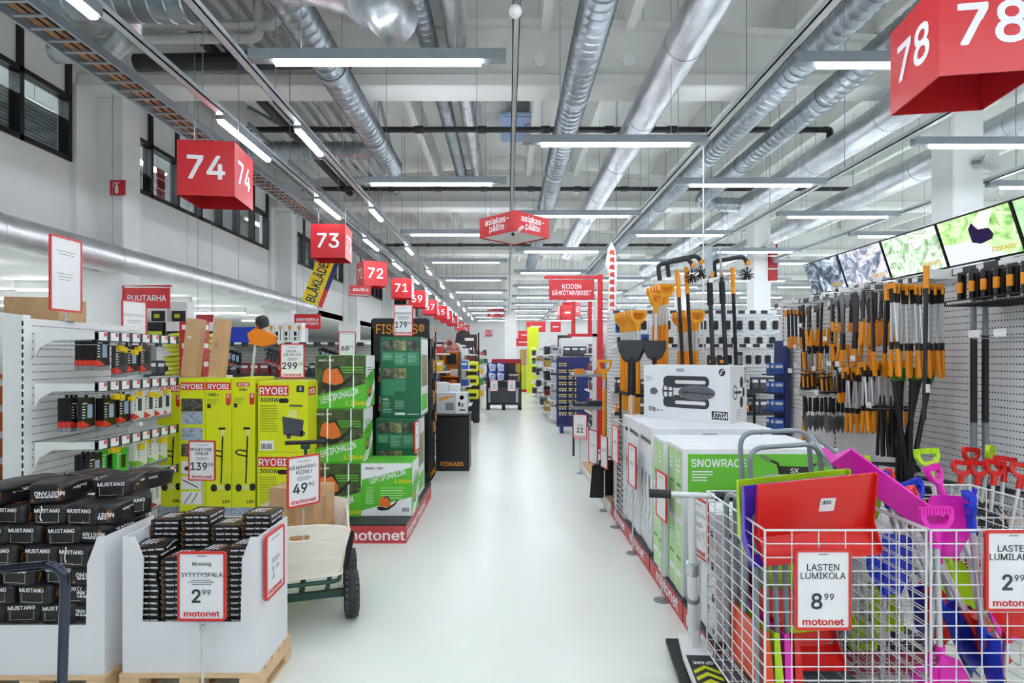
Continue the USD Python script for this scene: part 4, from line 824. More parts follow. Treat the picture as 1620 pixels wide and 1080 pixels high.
# white sled cartons, one behind the other
def mk_sled(key, label, loc, rotz, group, M):
    w, d, h = .88, .125, .9; t = thing('sled_carton', label, 'box', loc, rotz, group, M); B().bx(-w / 2, w / 2, -d / 2, d / 2, 0, h, c=.003).build('carton', WCARD, t)
    T = faceT(w, d, h, 'f'); shp('carry_slot', mat('slot_grey', '#a8acb0', .6), t, T, rrect(w * .42, h - .06, w * .55, h - .035, .012)); shp('printed_emblem', INK, t, T, ell(w * .88, h - .05, .028, .028).difference(ell(w * .88, h - .05, .02, .02))); shp('printed_text', mat('print_grey', '#b3b7bb', .5), t, T, *bars(.05, .14, h - .1, 5, .012, .005, 1)); tx(INK, t, T, ('Grip', .05, .1, .06))
    L = faceT(w, d, h, 'l'); tx(INK, t, L, ('STIGA', .028, .01, h - .12, 'l', {'fit': .1})); sg1 = mat('print_sled_grey', '#8d9196', .5)
    shp('printed_tool', sg1, t, L, line([(.03, .2), (.09, .3), (.05, .42), (.1, .55)], .012), ell(.06, .5, .02, .06), z0=0); shp('printed_text', mat('print_grey', '#b3b7bb', .5), t, L, *bars(.02, .1, .18, 4, .02, .006, 2))
    return t
sled = Kit(mk_sled)
for k in range(8): sled(0, ('white sled carton at the front of the standing row' if k == 0 else 'white sled carton at the back of the standing row' if k == 7 else 'white sled carton standing inside the row'), (1.49 + .006 * ((k * 7) % 3), 4.215 + .132 * k, PR), 0, None if k in (0, 7) else 'white sled cartons inside the standing row')
# carton with the big sled print, lying across the row
w, d, h = .77, .32, .455
t = carton('sled_carton_printed', 'white carton with a large dark sled print lying across the white cartons', 'box', w, d, h, (0, 0, 0), 0, WCARD, M=RZ(-45, (1.58, 4.83, PR + .9)))
T = faceT(w, d, h, 'f'); T1 = T @ I4(0, 0, .0008); dk = mat('print_sled_dark', '#3c4045', .45); md = mat('print_sled_mid', '#6a6e73', .45)
shp('printed_sled', dk, t, T, rrect(.19, .27, .6, .365, .045).difference(rrect(.3, .3, .57, .33, .012)), rrect(.19, .1, .6, .19, .04).difference(rrect(.3, .13, .57, .16, .012)))
shp('printed_sled', md, t, T1, ell(.49, .23, .16, .062), sg.box(.36, .2, .4, .26), ell(.1, .23, .035, .03)); shp('printed_sled', dk, t, T @ I4(0, 0, .0016), ell(.235, .235, .052, .082).difference(ell(.235, .235, .042, .07)), line([(.235, .16), (.235, .31)], .012), line([(.19, .235), (.28, .235)], .012), sg.box(.29, .175, .35, .205), sg.box(.29, .265, .35, .295), line([(.36, .232), (.64, .226)], .01), *[line([(.4 + .035 * i, .232 + .045 * (1 - abs(i - 3) / 5)), (.425 + .035 * i, .232), (.4 + .035 * i, .232 - .045 * (1 - abs(i - 3) / 5))], .005) for i in range(6)], ell(.13, .23, .01, .006))
shp('printed_logo_panel', mat('print_black', '#24261c', .45), t, T, sg.box(.62, .025, .755, .09)); tx(LETW, t, T1, ('STIGA', .045, .687, .035, 'c', {'fit': .12, 'shear': .25})); tx(INK, t, T, ('Grip', .035, .05, .06, 'l', {'fit': .07}))
shp('carry_slot', mat('slot_grey', '#a8acb0', .6), t, T, rrect(.31, .4, .385, .428, .012)); shp('printed_emblem', INK, t, T, ell(.705, .4, .026, .03)); shp('printed_emblem', LETW, t, T1, line([(.692, .385), (.705, .415), (.718, .415)], .008)); shp('printed_text', mat('print_grey', '#b3b7bb', .5), t, T, *bars(.02, .09, .36, 4, .012, .005, 1), sg.box(.13, .06, .15, .075), sg.box(.17, .06, .185, .075))
S = faceT(w, d, h, 'r'); shp('printed_sled', dk, t, S, ell(.09, .24, .035, .06).difference(ell(.09, .24, .026, .05)), line([(.09, .24), (.2, .24)], .02), ell(.21, .32, .03, .045), ell(.21, .16, .03, .045), ell(.25, .24, .02, .04)); tx(INK, t, S @ I4(.27, .44, 0) @ RZ(-90), ('STIGA', .03, 0, 0, 'l')); shp('printed_text', mat('print_grey', '#b3b7bb', .5), t, S, *bars(.12, .2, .1, 4, .02, .006, 2))

# green snow racer cartons
def mk_racer(key, label, loc, rotz, group, M):
    w, d, h = .92, .145, .438; t = thing('racer_carton', label, 'box', loc, rotz, group, M); B().bx(-w / 2, w / 2, -d / 2, d / 2, 0, h, c=.003).build('carton', WCARD, t)
    gr = mat('racer_green', '#6cc236', .42); T = faceT(w, d, h, 'f'); T1 = T @ I4(0, 0, .0008); shp('printed_field', gr, t, T, sg.box(.03, .035, w - .03, h - .03))
    tx(LETW, t, T1, ('SNOWRACER', .045, .05, h - .105, 'l', {'fit': .36})); shp('printed_text', LETW, t, T1, *bars(.052, .18, h - .13, 4, .017, .007, 2)); k = mat('print_black', '#24261c', .45)
    shp('printed_handlebar', k, t, T1, line([(.5, h - .06), (.56, h - .085), (.6, h - .23), (.63, h - .25), (.69, h - .25), (.73, h - .225), (.76, h - .1), (.8, h - .085)], .014), sg.Polygon([(.565, h - .1), (.755, h - .105), (.75, h - .155), (.575, h - .15)])); tx(LETW, t, T @ I4(0, 0, .0016), ('SX', .028, .66, h - .142)); shp('printed_grip', mat('print_grip', '#6f8a64', .45), t, T @ I4(0, 0, .0016), line([(.8, h - .085), (.87, h - .09)], .03), line([(.47, h - .045), (.51, h - .065)], .026))
    L = faceT(w, d, h, 'l'); shp('printed_field', mat('racer_pale', '#bfe3a6', .45), t, L, sg.box(.012, .02, d - .012, h - .02)); shp('printed_text', LETW, t, L @ I4(0, 0, .0008), *bars(.03, .11, h - .08, 3, .03, .01, 4), sg.box(.02, .1, .12, .13)); tx(gr, t, L @ I4(0, 0, .0016), ('SNOW', .02, d / 2, .2))
    return t
racer = Kit(mk_racer)
for k, (y, x) in enumerate(((3.435, 1.495), (3.59, 1.5), (3.75, 1.47), (3.905, 1.48))):
    for lv in (0, 1): racer(0, ('lower' if lv == 0 else 'upper') + ' green snow racer carton, ' + ('front of the stack', 'second from the front', 'third from the front', 'at the back of the stack')[k], (x, y, PR + .44 * lv), 0)

# small white cartons with a blue print
def mk_small(key, label, loc, rotz, group, M):
    w, d, h = .46, .36, .155; t = thing('small_carton', label, 'box', loc, rotz, group, M); B().bx(-w / 2, w / 2, -d / 2, d / 2, 0, h, c=.002).build('carton', WCARD, t)
    for f, W in (('f', w), ('l', d)):
        T = faceT(w, d, h, f); shp('printed_code', INK, t, T, *[sg.box(W * .62 + .006 * i, .1, W * .62 + .003 + .006 * i, .135) for i in range(6)], sg.box(W * .85, .02, W * .93, .06)); shp('printed_text', mat('print_grey', '#b3b7bb', .5), t, T, *bars(.03, W * .45, .12, 4, .022, .006, 3))
    if key: shp('printed_picture', mat('print_blue', '#2a86d0', .4), t, faceT(w, d, h, 'f'), sg.Polygon([(.08, .05), (.14, .1), (.2, .11), (.24, .13), (.25, .07), (.3, .05), (.2, .03), (.12, .02)]).buffer(.01))
    return t
sc = Kit(mk_small)
for lv in range(4):
    for k in (0, 1): sc(int(lv == 3 and k == 0), ('white carton with a blue print on top of the small cartons' if lv == 3 and k == 0 else f'small white carton, {("bottom", "second", "third", "top")[lv]} layer, {("beside the aisle", "away from the aisle")[k]}'), (1.275 + .475 * k, 3.02 + .01 * lv, PR + .157 * lv), 0)

# price signs along the right-hand edge of the aisle
price_sign('red-framed price sign 14.95 facing the aisle behind the kick sled', (.985, 2.92, 0), -84, ['POTKULAUTA'], '14', '95', SML, z0=.53, pole='thin', faint=True)
price_sign('red-framed sign edge-on beside the rear green cartons', (.985, 3.63, 0), -88, ['', ''], '', '', SML, z0=.52, pole=True, brand=False, faint=True)
price_sign('red-framed sign edge-on before the standing white cartons', (.99, 4.5, 0), -89, [''], '', '', SML, z0=.53, pole=True, brand=False, faint=True, w=.24, h=.33)
price_sign('red-framed sign edge-on beside the wire basket of shovels', (.99, 5.2, 0), -88, [''], '', '', SML, z0=.59, pole=True, brand=False, faint=True, w=.24, h=.34)
price_sign('thin red-framed sign in front of the black snow shovel, nearer one', (.98, 5.75, 0), -80, [''], '', '', SML, z0=.43, pole=True, brand=False, faint=True, w=.2, h=.33)
price_sign('thin red-framed sign in front of the black snow shovel, farther one', (.96, 6.35, 0), -75, [''], '', '', SML, z0=.36, pole=True, brand=False, faint=True, w=.24, h=.38)
price_sign('red-framed price sign 22 on a pole beside the blue display stand', (.97, 7.6, 0), -32, [], '22', '', SML, z0=.46, pole=True, w=.2, h=.33)

# kick sled leaning on the plinth
t = thing('kick_sled', 'white steering snow scooter with black grips and a black grip-taped deck', 'snow scooter', (0, 0, 0)); wp = mat('scooter_white', '#eef0f1', .3)
B().tube([(.885, 2.74, .88), (.925, 2.84, .5)], .02, 14).build('stem', wp, t, 40); B().tube([(.92, 2.83, .52), (.945, 2.9, .16)], .026, 14).build('lower_stem', wp, t, 40); B().tube([(.918, 2.826, .53), (.923, 2.838, .47)], .031, 14).build('clamp', STEEL, t, 40)
B().tube([(.78, 2.755, .888), (1.0, 2.72, .886)], .015, 12).build('handlebar', ALU, t, 40)
for a, b in (((.69, 2.77, .889), (.79, 2.754, .888)), ((.99, 2.722, .886), (1.09, 2.705, .885))): B().tube([a, b], .021, 14).build('grip', BLACK, t, 40)
B().lathe([(.03, -.012), (.034, 0), (.03, .012)], 14, F((.935, 2.87, .33), (1, 0, 0), (0, .98, .2))).build('collar', GREY, t, 40)
DT = F((.95, 2.93, .1), (-.995, .06, 0), (-.02, -1.0, -.09))
B().prism(sg.Polygon([(-.06, -.04), (.055, -.04), (.075, .15), (.08, .7), (-.08, .7), (-.075, .15)]).buffer(.008), .018, DT, -.018).build('deck', wp, t, 30)
shp('grip_tape', CHAR, t, DT, sg.Polygon([(-.066, .14), (.066, .14), (.074, .68), (-.074, .68)]), z0=.001); shp('printed_chevron', mat('chevron_yellow', '#d8e01a', .4), t, DT @ I4(0, 0, .0025), *[sg.Polygon([(-.06, .26 + .05 * i), (0, .22 + .05 * i), (.06, .26 + .05 * i), (.06, .285 + .05 * i), (0, .245 + .05 * i), (-.06, .285 + .05 * i)]) for i in range(4)]); tx(LETW, t, DT @ I4(-.0, .19, .0025), ('SPARE', .022, 0, 0)); shp('reflector', mat('reflector_amber', '#e8b020', .3), t, F((.925, 2.875, .215), (1, 0, 0), (0, .2, 1)), sg.box(.0, 0, .022, .022))
B().prism(sg.Polygon([(-.035, -.06), (.03, -.06), (.035, .2), (.05, .78), (-.05, .8), (-.05, .2)]).buffer(.01), .02, DT @ I4(.085, .02, -.05)).build('runner', BLACK, t, 30); B().bx(.93, .965, 2.86, 2.93, .06, .17).build('neck', wp, t)

# ------------------------------------------------------------------ wire baskets with children's snow tools
def wire_basket(label, x0, x1, y0, y1, z0, z1, px=.1, pz=.05, r=.0026, py=None):
    t = thing('wire_basket', label, 'basket', (x0, y0, 0)); w, d = x1 - x0, y1 - y0; py = py or px
    def panel(o, xd, W, p, name='mesh_panel'):
        b = B(); T = F(o, xd, (0, 0, 1)); n = max(1, round(W / p)); m = max(1, round((z1 - z0) / pz))
        for i in range(n + 1): b.tube([(W * i / n, 0, 0), (W * i / n, z1 - z0, 0)], r * (1.7 if i in (0, n) else 1), 6, True, T)
        for j in range(m + 1): b.tube([(0, (z1 - z0) * j / m, 0), (W, (z1 - z0) * j / m, 0)], r * (1.9 if j in (0, m) else 1), 6, True, T)
        b.build(name, WIREW, t, 40)
    panel((0, 0, z0), (1, 0, 0), w, px); panel((0, d, z0), (1, 0, 0), w, px); panel((0, 0, z0), (0, 1, 0), d, py); panel((w, 0, z0), (0, 1, 0), d, py)
    b = B()
    for i in range(int(w / .08) + 1): b.tube([(w * i / int(w / .08), 0, z0), (w * i / int(w / .08), d, z0)], r, 5)
    for i in range(int(d / .08) + 1): b.tube([(0, d * i / int(d / .08), z0), (w, d * i / int(d / .08), z0)], r, 5)
    b.build('mesh_floor', WIREW, t, 40)
    for sx in (.03, w - .03):
        for sy in (.03, d - .03): B().tube([(sx, sy, 0), (sx, sy, z0)], .012, 8).build('leg', GREY, t)
    return t
wire_basket('white wire basket of snow pushers, second from the right edge', .968, 1.574, 2.14, 2.76, .13, .9)
wire_basket('white wire basket of small shovels at the right edge, nearest', 1.592, 2.36, 2.14, 2.9, .13, .9)
wire_basket('white wire basket behind, holding the red-handled shovels', 2.35, 3.1, 3.3, 3.75, .1, .62)
wire_basket('narrow white wire basket beside the standing white cartons', 1.03, 1.34, 5.0, 5.5, PR, .95, .06, .05)
t = thing('dolly', 'grey low dolly under the basket of snow pushers', 'trolley', (1.0, 2.2, .06)); B().bx(0, .56, -.03, .55, 0, .06, c=.008).build('deck', mat('dolly_grey', '#59646e', .5), t)
for x in (.05, .5):
    for y in (.02, .5): B().tube([(x - .012, y, -.03), (x + .012, y, -.03)], .03, 12).build('wheel', BLACK, t, 40)
price_sign('red-framed LASTEN LUMIKOLA price sign on the front of the pusher basket', (1.175, 2.125, .535), 0, ['LASTEN', 'LUMIKOLA'], '8', '99', ((.42, .58, .93),), pole=False)
price_sign('red-framed LASTEN LUMILAPIO price sign on the front of the right-edge basket', (1.885, 2.125, .605), 0, ['LASTEN', 'LUMILAPIO'], '2', '99', ((.42, .58, .93),), pole=False)

def mk_pusher(key, label, loc, rotz, group, M):
    """handle loop at +z, scoop at the origin; scoop face towards -y"""
    t = thing('snow_pusher', label, 'snow pusher', loc, rotz, group, M); col, wd = key
    down = col.startswith('down_'); col = col.replace('down_', '')
    m = {'red': REDP, 'lime': LIME, 'pink': PINK, 'violet': mat('violet_plastic', '#5b35c8', .3), 'orange': mat('orange_plastic', '#f0512a', .3)}[col]; W = wd / 2 - .03
    B().tube(bend([(-W, .015, .02), (-W, .015, .74), (W, .015, .74), (W, .015, .02)] if not down else [(-W, .015, .2), (-W, .015, -.62), (W, .015, -.62), (W, .015, .2)], .075, 6), .0115, 10).build('handle_tube', mat('tube_grey', '#8f989f', .35, .3), t, True)
    k = .005; prof = [(0, .0), (-.1, -.06), (-.105, -.055), (-.006, .004), (-.004, .25), (0, .25)]
    B().prism([(p[0], p[1]) for p in prof], wd, F((-wd / 2, 0, 0), (0, 1, 0), (0, 0, 1))).build('scoop', m, t, 30)
    for s in (-1, 1): B().prism([(0, .25), (0, 0), (-.1, -.06), (-.1, -.03), (-.035, .05), (-.02, .25)], .004, F((s * wd / 2 - .002, 0, 0), (0, 1, 0), (0, 0, 1))).build('side_lip', m, t, 30)
    b = B()
    for x in (-.1, 0, .1): b.bx(x - .003, x + .003, -.0055, -.003, .02, .24)
    for x in (-.1, 0, .1): B().bx(x - .002, x + .002, -.0052, -.0035, .02, .24).build('rib', m, t, False)
    shp('label', PAPER, t, F((0, -.0062, 0), (1, 0, 0), (0, 0, 1)), sg.Polygon([(.02, .1), (.08, .095), (.085, .155), (.025, .16)])); shp('printed_code', INK, t, F((0, -.0072, 0), (1, 0, 0), (0, 0, 1)), *[sg.box(.032 + .006 * i, .13, .035 + .006 * i, .148) for i in range(6)])
    return t
push = Kit(mk_pusher)
def Mr(x, y, z, rx=0, ry=0, rz=0): return I4(x, y, z) @ RZ(rz) @ RY(ry) @ RX(rx)
# handle down, scoop up over the rim: rotate half a turn about y, then face forward again
push(('down_red', .46), 'red snow pusher scoop lying over the rim at the front of the basket', M=Mr(1.225, 2.3, .845, 20, -6, 0))
push(('down_lime', .46), 'lime snow pusher scoop just behind the topmost red scoop', M=Mr(1.2, 2.4, .825, 12, -6, 0))
push(('down_violet', .46), 'violet snow pusher scoop behind the lime and red ones', M=Mr(1.195, 2.35, .82, 16, -6, 0))
for k, c in enumerate(('orange', 'lime', 'pink', 'red')): push((c, .36), f'{c} snow pusher nested upright along the left side of the basket', M=Mr(1.02 + .045 * k, 2.43 + .01 * k, .2 - .01 * k, 0, 3, 90))
push(('pink', .4), 'pink snow pusher standing at the back with its handle loop sticking up highest', M=Mr(1.3, 2.66, .46, -3, -2, 4)); push(('lime', .4), 'lime snow pusher whose handle loop rises just in front of the highest one', M=Mr(1.33, 2.6, .4, -3, -3, 4))
_x = np.array([.74, -.22, -.6]); _x /= np.linalg.norm(_x); _z = np.array([.25, .93, .16]); _z -= _x * (_x @ _z); _z /= np.linalg.norm(_z); PINKM = np.eye(4); PINKM[:3, 0], PINKM[:3, 1], PINKM[:3, 2], PINKM[:3, 3] = _x, np.cross(_z, _x), _z, (1.53, 2.36, .97)
push(('pink', .42), 'pink snow pusher scoop tilted over the right rim of the basket', M=PINKM)
push(('red', .34), 'red snow pusher low in the basket behind the price sign', M=Mr(1.27, 2.52, .27, -4, 0, 0))

def mk_shovel(key, label, loc, rotz, group, M):
    """toy shovel: top of the grip at the origin, blade downwards"""
    t = thing('toy_shovel', label, 'shovel', loc, rotz, group, M); m = {'red': REDP, 'lime': LIME, 'pink': PINK, 'blue': BLUEP}[key]
    g = sg.Polygon([(-.058, 0), (.058, 0), (.06, -.035), (.045, -.065), (.018, -.085), (-.018, -.085), (-.045, -.065), (-.06, -.035)]).buffer(.004); hole = sg.Polygon([(-.042, -.022), (.042, -.022), (.042, -.04), (.028, -.06), (-.028, -.06), (-.042, -.04)])
    gr = B().prism(g.difference(hole), .022, F((0, .011, 0), (1, 0, 0), (0, 0, 1))); 
    for i in range(9): gr.bx(-.05 + .0125 * i - .003, -.05 + .0125 * i + .003, -.015, .015, -.02, .007)
    gr.tube([(0, 0, -.08), (0, 0, -.15)], .0165, 10).build('grip', m, t, 30)
    B().tube([(0, 0, -.13), (0, 0, -.62)], .0115, 10).build('shaft', ALU, t, 40)
    n = 7; P = []; 
    us = np.linspace(-1, 1, n); vs = np.linspace(0, 1, 7); V = []
    for v in vs:
        half = .1 * min(1, .35 + 1.6 * v) * (1 - .15 * max(0, v - .7))
        for u in us: V.append((u * half, -.015 + .035 * (u * u) * -1 + .02 * math.sin(v * PI), -.56 - .26 * v))
    V = np.array(V); k = len(V); V2 = V + [0, .004, 0]; fc = []
    for i in range(6):
        for j in range(n - 1):
            a = i * n + j; fc += [(a, a + 1, a + n + 1), (a, a + n + 1, a + n), (k + a, k + a + n + 1, k + a + 1), (k + a, k + a + n, k + a + n + 1)]
    ring = [j for j in range(n)] + [i * n + n - 1 for i in range(1, 7)] + [6 * n + j for j in range(n - 2, -1, -1)] + [i * n for i in range(5, 0, -1)]
    for a, c in zip(ring, ring[1:] + ring[:1]): fc += [(a, k + a, c), (c, k + a, k + c)]
    B().add(np.vstack([V, V2]), fc).tube([(0, .0, -.53), (0, 0, -.68)], [.018, .008], 10).build('blade', m, t, 40)
    return t
shov = Kit(mk_shovel)
def aim(A, Bp, roll=0):
    """frame whose origin is at A and whose -z runs to Bp"""
    A, Bp = np.array(A, float), np.array(Bp, float); z = A - Bp; z /= np.linalg.norm(z); x = np.array([math.cos(roll), math.sin(roll), 0]); x -= z * (x @ z); x /= np.linalg.norm(x)
    T = np.eye(4); T[:3, 0], T[:3, 1], T[:3, 2], T[:3, 3] = x, np.cross(z, x), z, A; return T
for key, lab, A, Bp, roll in (('pink', 'pink-gripped toy shovel standing at the front of the right-edge basket', (1.655, 2.2, .965), (1.68, 2.2, .15), 0), ('pink', 'pink-gripped toy shovel leaning diagonally with its grip up to the left', (2.1, 2.82, 1.01), (2.3, 2.6, .2), .5), ('lime', 'tall lime-gripped toy shovel standing behind the baskets', (2.22, 3.02, 1.06), (2.28, 2.85, .18), 0),
        ('red', 'red-gripped toy shovel, leftmost of the standing red row', (2.8, 3.5, .91), (2.72, 3.5, .12), 0), ('red', 'red-gripped toy shovel, second of the standing red row', (2.9, 3.5, .905), (2.8, 3.45, .12), .1), ('red', 'red-gripped toy shovel in front of a lime one in the standing row', (3.0, 3.5, .912), (2.86, 3.42, .12), 0), ('red', 'red-gripped toy shovel, second from the right of the standing row', (3.08, 3.52, .93), (2.95, 3.45, .12), -.1), ('red', 'red-gripped toy shovel at the right end, tilted most', (3.13, 3.45, .9), (2.92, 3.4, .12), -.4), ('red', 'red-gripped toy shovel half hidden behind the standing red row', (3.0, 3.68, .96), (2.9, 3.62, .15), .2),
        ('lime', 'lime-gripped toy shovel behind the standing red row', (3.06, 3.6, .985), (2.9, 3.58, .15), .6), ('lime', 'lime-gripped toy shovel poking out behind the pink scoop', (1.72, 2.78, 1.06), (1.78, 2.7, .2), .4), ('lime', 'small lime-gripped toy shovel low between the shafts', (2.28, 2.88, .83), (2.2, 2.6, .15), 1.0), ('blue', 'blue-gripped toy shovel behind the standing red row of shovels', (2.72, 3.32, .77), (2.66, 3.38, .1), .8),
        ('blue', 'blue-gripped toy shovel right of the pink grip', (1.88, 2.32, .99), (1.95, 2.3, .15), 1.1), ('blue', 'blue-gripped toy shovel at the left rim, leaning to the right', (1.64, 2.42, 1.0), (1.98, 2.45, .2), .9), ('blue', 'blue-gripped toy shovel behind the pink grip', (1.84, 2.6, .98), (2.05, 2.5, .2), .3), ('red', 'red-gripped toy shovel lying over the left rim of the basket', (1.68, 2.42, .97), (2.05, 2.35, .2), .8), ('red', 'second red-gripped toy shovel lying over the left rim of the basket', (1.76, 2.5, .96), (2.1, 2.45, .18), .6),
        ('red', 'red-gripped toy shovel deep in the basket beside the blue ones', (1.78, 2.7, 1.0), (2.05, 2.66, .2), .4), ('blue', 'blue-gripped toy shovel at the back of the left rim', (1.72, 2.62, 1.0), (1.98, 2.7, .2), .6)):
    shov(key, lab, M=aim(A, Bp, roll))
for key, lab, A, Bp in (('pink', 'pink toy shovel standing blade up behind the wire front', (1.78, 2.42, .16), (1.83, 2.38, .98)), ('red', 'red toy shovel standing blade up at the bottom right of the basket', (1.98, 2.3, -.28 + .16), (2.02, 2.28, .7)), ('lime', 'lime toy shovel blade up at the back of the basket', (1.7, 2.72, .16), (1.66, 2.72, .98)), ('blue', 'blue toy shovel blade up low in the basket', (1.64, 2.5, -.2 + .16), (1.66, 2.5, .7)), ('pink', 'pink toy shovel blade up at the right edge of the picture', (2.12, 2.24, .0), (2.14, 2.24, .8))):
    shov(key, lab, M=aim(A, Bp, PI))

# ------------------------------------------------------------------ full-size shovels and long tools behind the sled cartons
def mk_snow(key, label, loc, rotz, group, M):
    """snow shovel: grip top at z = key height, shaft to the ground"""
    H, split = key; t = thing('snow_shovel', label, 'shovel', loc, rotz, group, M)
    g = sg.Polygon([(-.07, 0), (.07, 0), (.075, -.05), (.05, -.1), (.022, -.13), (-.022, -.13), (-.05, -.1), (-.075, -.05)]).buffer(.006); hole = sg.Polygon([(-.048, -.028), (.048, -.028), (.05, -.055), (.03, -.088), (-.03, -.088), (-.05, -.055)]).buffer(.004)
    B().prism(g.difference(hole), .034, F((0, .017, H), (1, 0, 0), (0, 0, 1))).tube([(0, 0, H - .12), (0, 0, H - .2)], [.026, .021], 12).build('grip', YORANGE, t, 30)
    B().tube([(0, 0, H - .18), (0, 0, .2)], .017, 12).build('shaft', ALU, t, 40); B().tube([(0, 0, H - split), (0, 0, H - split - .6)], .0205, 12).build('shaft_sleeve', ORANGE, t, 40)
    if key[0] > 1.6: B().prism(sg.Polygon([(-.15, 0), (.15, 0), (.14, .28), (.04, .34), (-.04, .34), (-.14, .28)]), .012, F((0, -.02, 0), (1, 0, 0), (0, -.1, 1))).build('blade', BLACK, t, 30)
    return t
snow = Kit(mk_snow)
for n, x, key, z, where in ((7, 1.3, (1.9, .42), .115, 'left bundle'), (5, 1.58, (2.16, .4), .115, 'tallest, middle bundle'), (6, 1.88, (1.9, .4), .115, 'right bundle')):
    for k in range(n): snow(key, f'snow shovel with yellow grip and orange sleeve, {where}', (x - .012 * k, 5.66 + .075 * k, z), 4, f'snow shovels of the {where}')
snow((2.12, .46), 'snow shovel with yellow grip standing apart left of the tallest bundle', (1.46, 5.6, .06), 30)
snow((1.42, .3), 'single snow shovel with yellow grip and wide black blade beside the aisle', (1.02, 6.0, .1), -4)
t = thing('snow_scoop', 'wide black scoop standing at the plinth edge under the single shovel', 'snow scoop', (1.05, 5.95, .1)); B().prism(sg.Polygon([(-.18, 0), (.18, 0), (.17, .34), (.1, .4), (-.1, .4), (-.17, .34)]).buffer(.01), .02, F((0, 0, 0), (1, 0, .0), (0, -.25, 1))).build('scoop', BLACK, t, 30); B().tube([(-.14, -.12, .36), (0, -.04, .42), (.14, -.12, .36)], .012, 8).build('edge_bar', GREY, t)
t = thing('crate', 'black slotted plastic crate on the right-hand plinth', 'crate', (1.08, 5.62, .115))
for i in range(8): B().bx(.0, .012, .03 * i, .03 * i + .02, 0, .42).build('slat', BLACK, t, False)
B().bx(0, .25, 0, .012, 0, .42).bx(0, .25, .24, .252, 0, .42).bx(.24, .25, .012, .24, 0, .42).bx(.012, .24, .012, .24, 0, .012).build('body', BLACK, t, False)
def mk_scraper(key, label, loc, rotz, group, M):
    t = thing('ice_scraper', label, 'ice scraper', loc, rotz, group, M)
    B().prism(sg.Polygon([(-.1, .17), (.1, .17), (.1, .1), (.06, .02), (.03, 0), (-.03, 0), (-.06, .02), (-.1, .1)]).buffer(.006), .02, F((0, .01, 1.48), (1, 0, 0), (0, 0, 1))).build('blade', CHAR, t, 30); B().tube([(0, 0, 1.5), (0, 0, 1.16)], .02, 12).build('shaft_sleeve', BLACK, t, 40); B().tube([(0, 0, 1.18), (0, 0, 0)], .017, 12).build('shaft', PINE, t, 40)
    return t
scr = Kit(mk_scraper)
for x, y, lab in ((1.12, 5.16, 'black-bladed ice scraper with wooden shaft, left one'), (1.37, 5.3, 'black-bladed ice scraper with wooden shaft, right one')): scr(0, lab, (x, y, .05), 0)
for k in range(3): scr(0, 'ice scraper with its blade hidden behind the left one', (1.14 + .03 * k, 5.3 + .06 * k, -.0 + .03), 8, 'ice scrapers behind the left one')
def mk_longtool(key, label, loc, rotz, group, M):
    t = thing('long_tool', label, 'garden tool', loc, rotz, group, M)
    if key == 'brush':
        B().tube([(0, 0, 0), (0, 0, 2.1)], .016, 10).build('shaft', BLACKM, t, 40); B().tube([(0, 0, 2.06), (0, 0, 2.3)], .021, 10).build('sleeve', ORANGE, t, 40); B().tube(bend([(-.16, 0, 2.22), (-.17, 0, 2.36), (.1, 0, 2.4), (.14, 0, 2.34)], .04), .02, 8).build('head', CHAR, t, 30)
        B().tube([(.14, -.02, 2.34), (.14, .02, 2.34)], .02, 12).build('knob', ORANGE, t, 40); b = B(); r = random.Random(3)
        for k in range(46):
            a = r.uniform(0, 2 * PI); q = r.uniform(-.05, .05); b.tube([(.13 + q * .4, q, 2.24), (.13 + .06 * math.cos(a), q, 2.24 + .06 * math.sin(a))], .003, 4)
        tag(b.build('bristles', BLACK, t, False), kind='stuff')
    else:
        B().tube([(0, 0, 0), (0, 0, 2.0)], .019, 10).build('shaft', CHAR, t, 40); B().tube([(0, 0, 1.92), (0, 0, 2.12)], .027, 10).build('joint', BLACKM, t, 40); B().prism(rrect(-.032, 2.16, .032, 2.44, .02), .018, F((0, .009, 0), (1, 0, 0), (0, 0, 1))).build('blade_cover', mat('cover_grey', '#a9b2bb', .25), t, 30); B().tube([(.0, 0, 2.1), (.03, 0, 2.22)], .018, 8).build('latch', ORANGE, t, 40); shp('label', PAPER, t, F((-.03, -.03, 2.12), (1, 0, 0), (0, 0, 1)), sg.box(0.01, 0, .05, .04))
        B().tube([(0, 0, 2.1), (0, 0, 2.18)], [.022, .012], 10).build('neck', CHAR, t, 40)
    return t
lt = Kit(mk_longtool)
for key, lab, A, Bp in (('brush', 'long weed brush with black T-head, first of the pair', (1.5, 5.05, 2.46), (1.62, 5.02, .13)), ('brush', 'long weed brush with black T-head, second of the pair', (1.6, 5.12, 2.5), (1.72, 5.1, .13)), ('pruner', 'long black pole pruner with a clear blade cover, face on', (1.78, 5.05, 2.53), (1.9, 5.1, .13)), ('pruner', 'long black pole pruner with a blade cover, edge on', (1.91, 5.12, 2.55), (2.03, 5.1, .13)), ('brush', 'long weed brush standing right of the pole pruners', (2.03, 5.15, 2.5), (2.1, 5.1, .13))):
    T = aim(A, Bp, 1.2 if 'edge' in lab else 0); L = 2.44; T[:3, 3] -= T[:3, 2] * L * 1.0; lt(key, lab, M=T)
for k, x in enumerate((1.98, 2.08)):
    t = carton('black_pack', ('left' if k == 0 else 'right') + ' tall black retail pack among the long tools', 'package', .075, .04, .36, (x, 5.52, 1.195), 0, BLACK); shp('printed_band', ORANGE, t, faceT(.075, .04, .36, 'f'), sg.box(.01, .3, .065, .33)); shp('printed_text', GREY, t, faceT(.075, .04, .36, 'f'), *bars(.012, .06, .24, 4, .02, .007, 2))
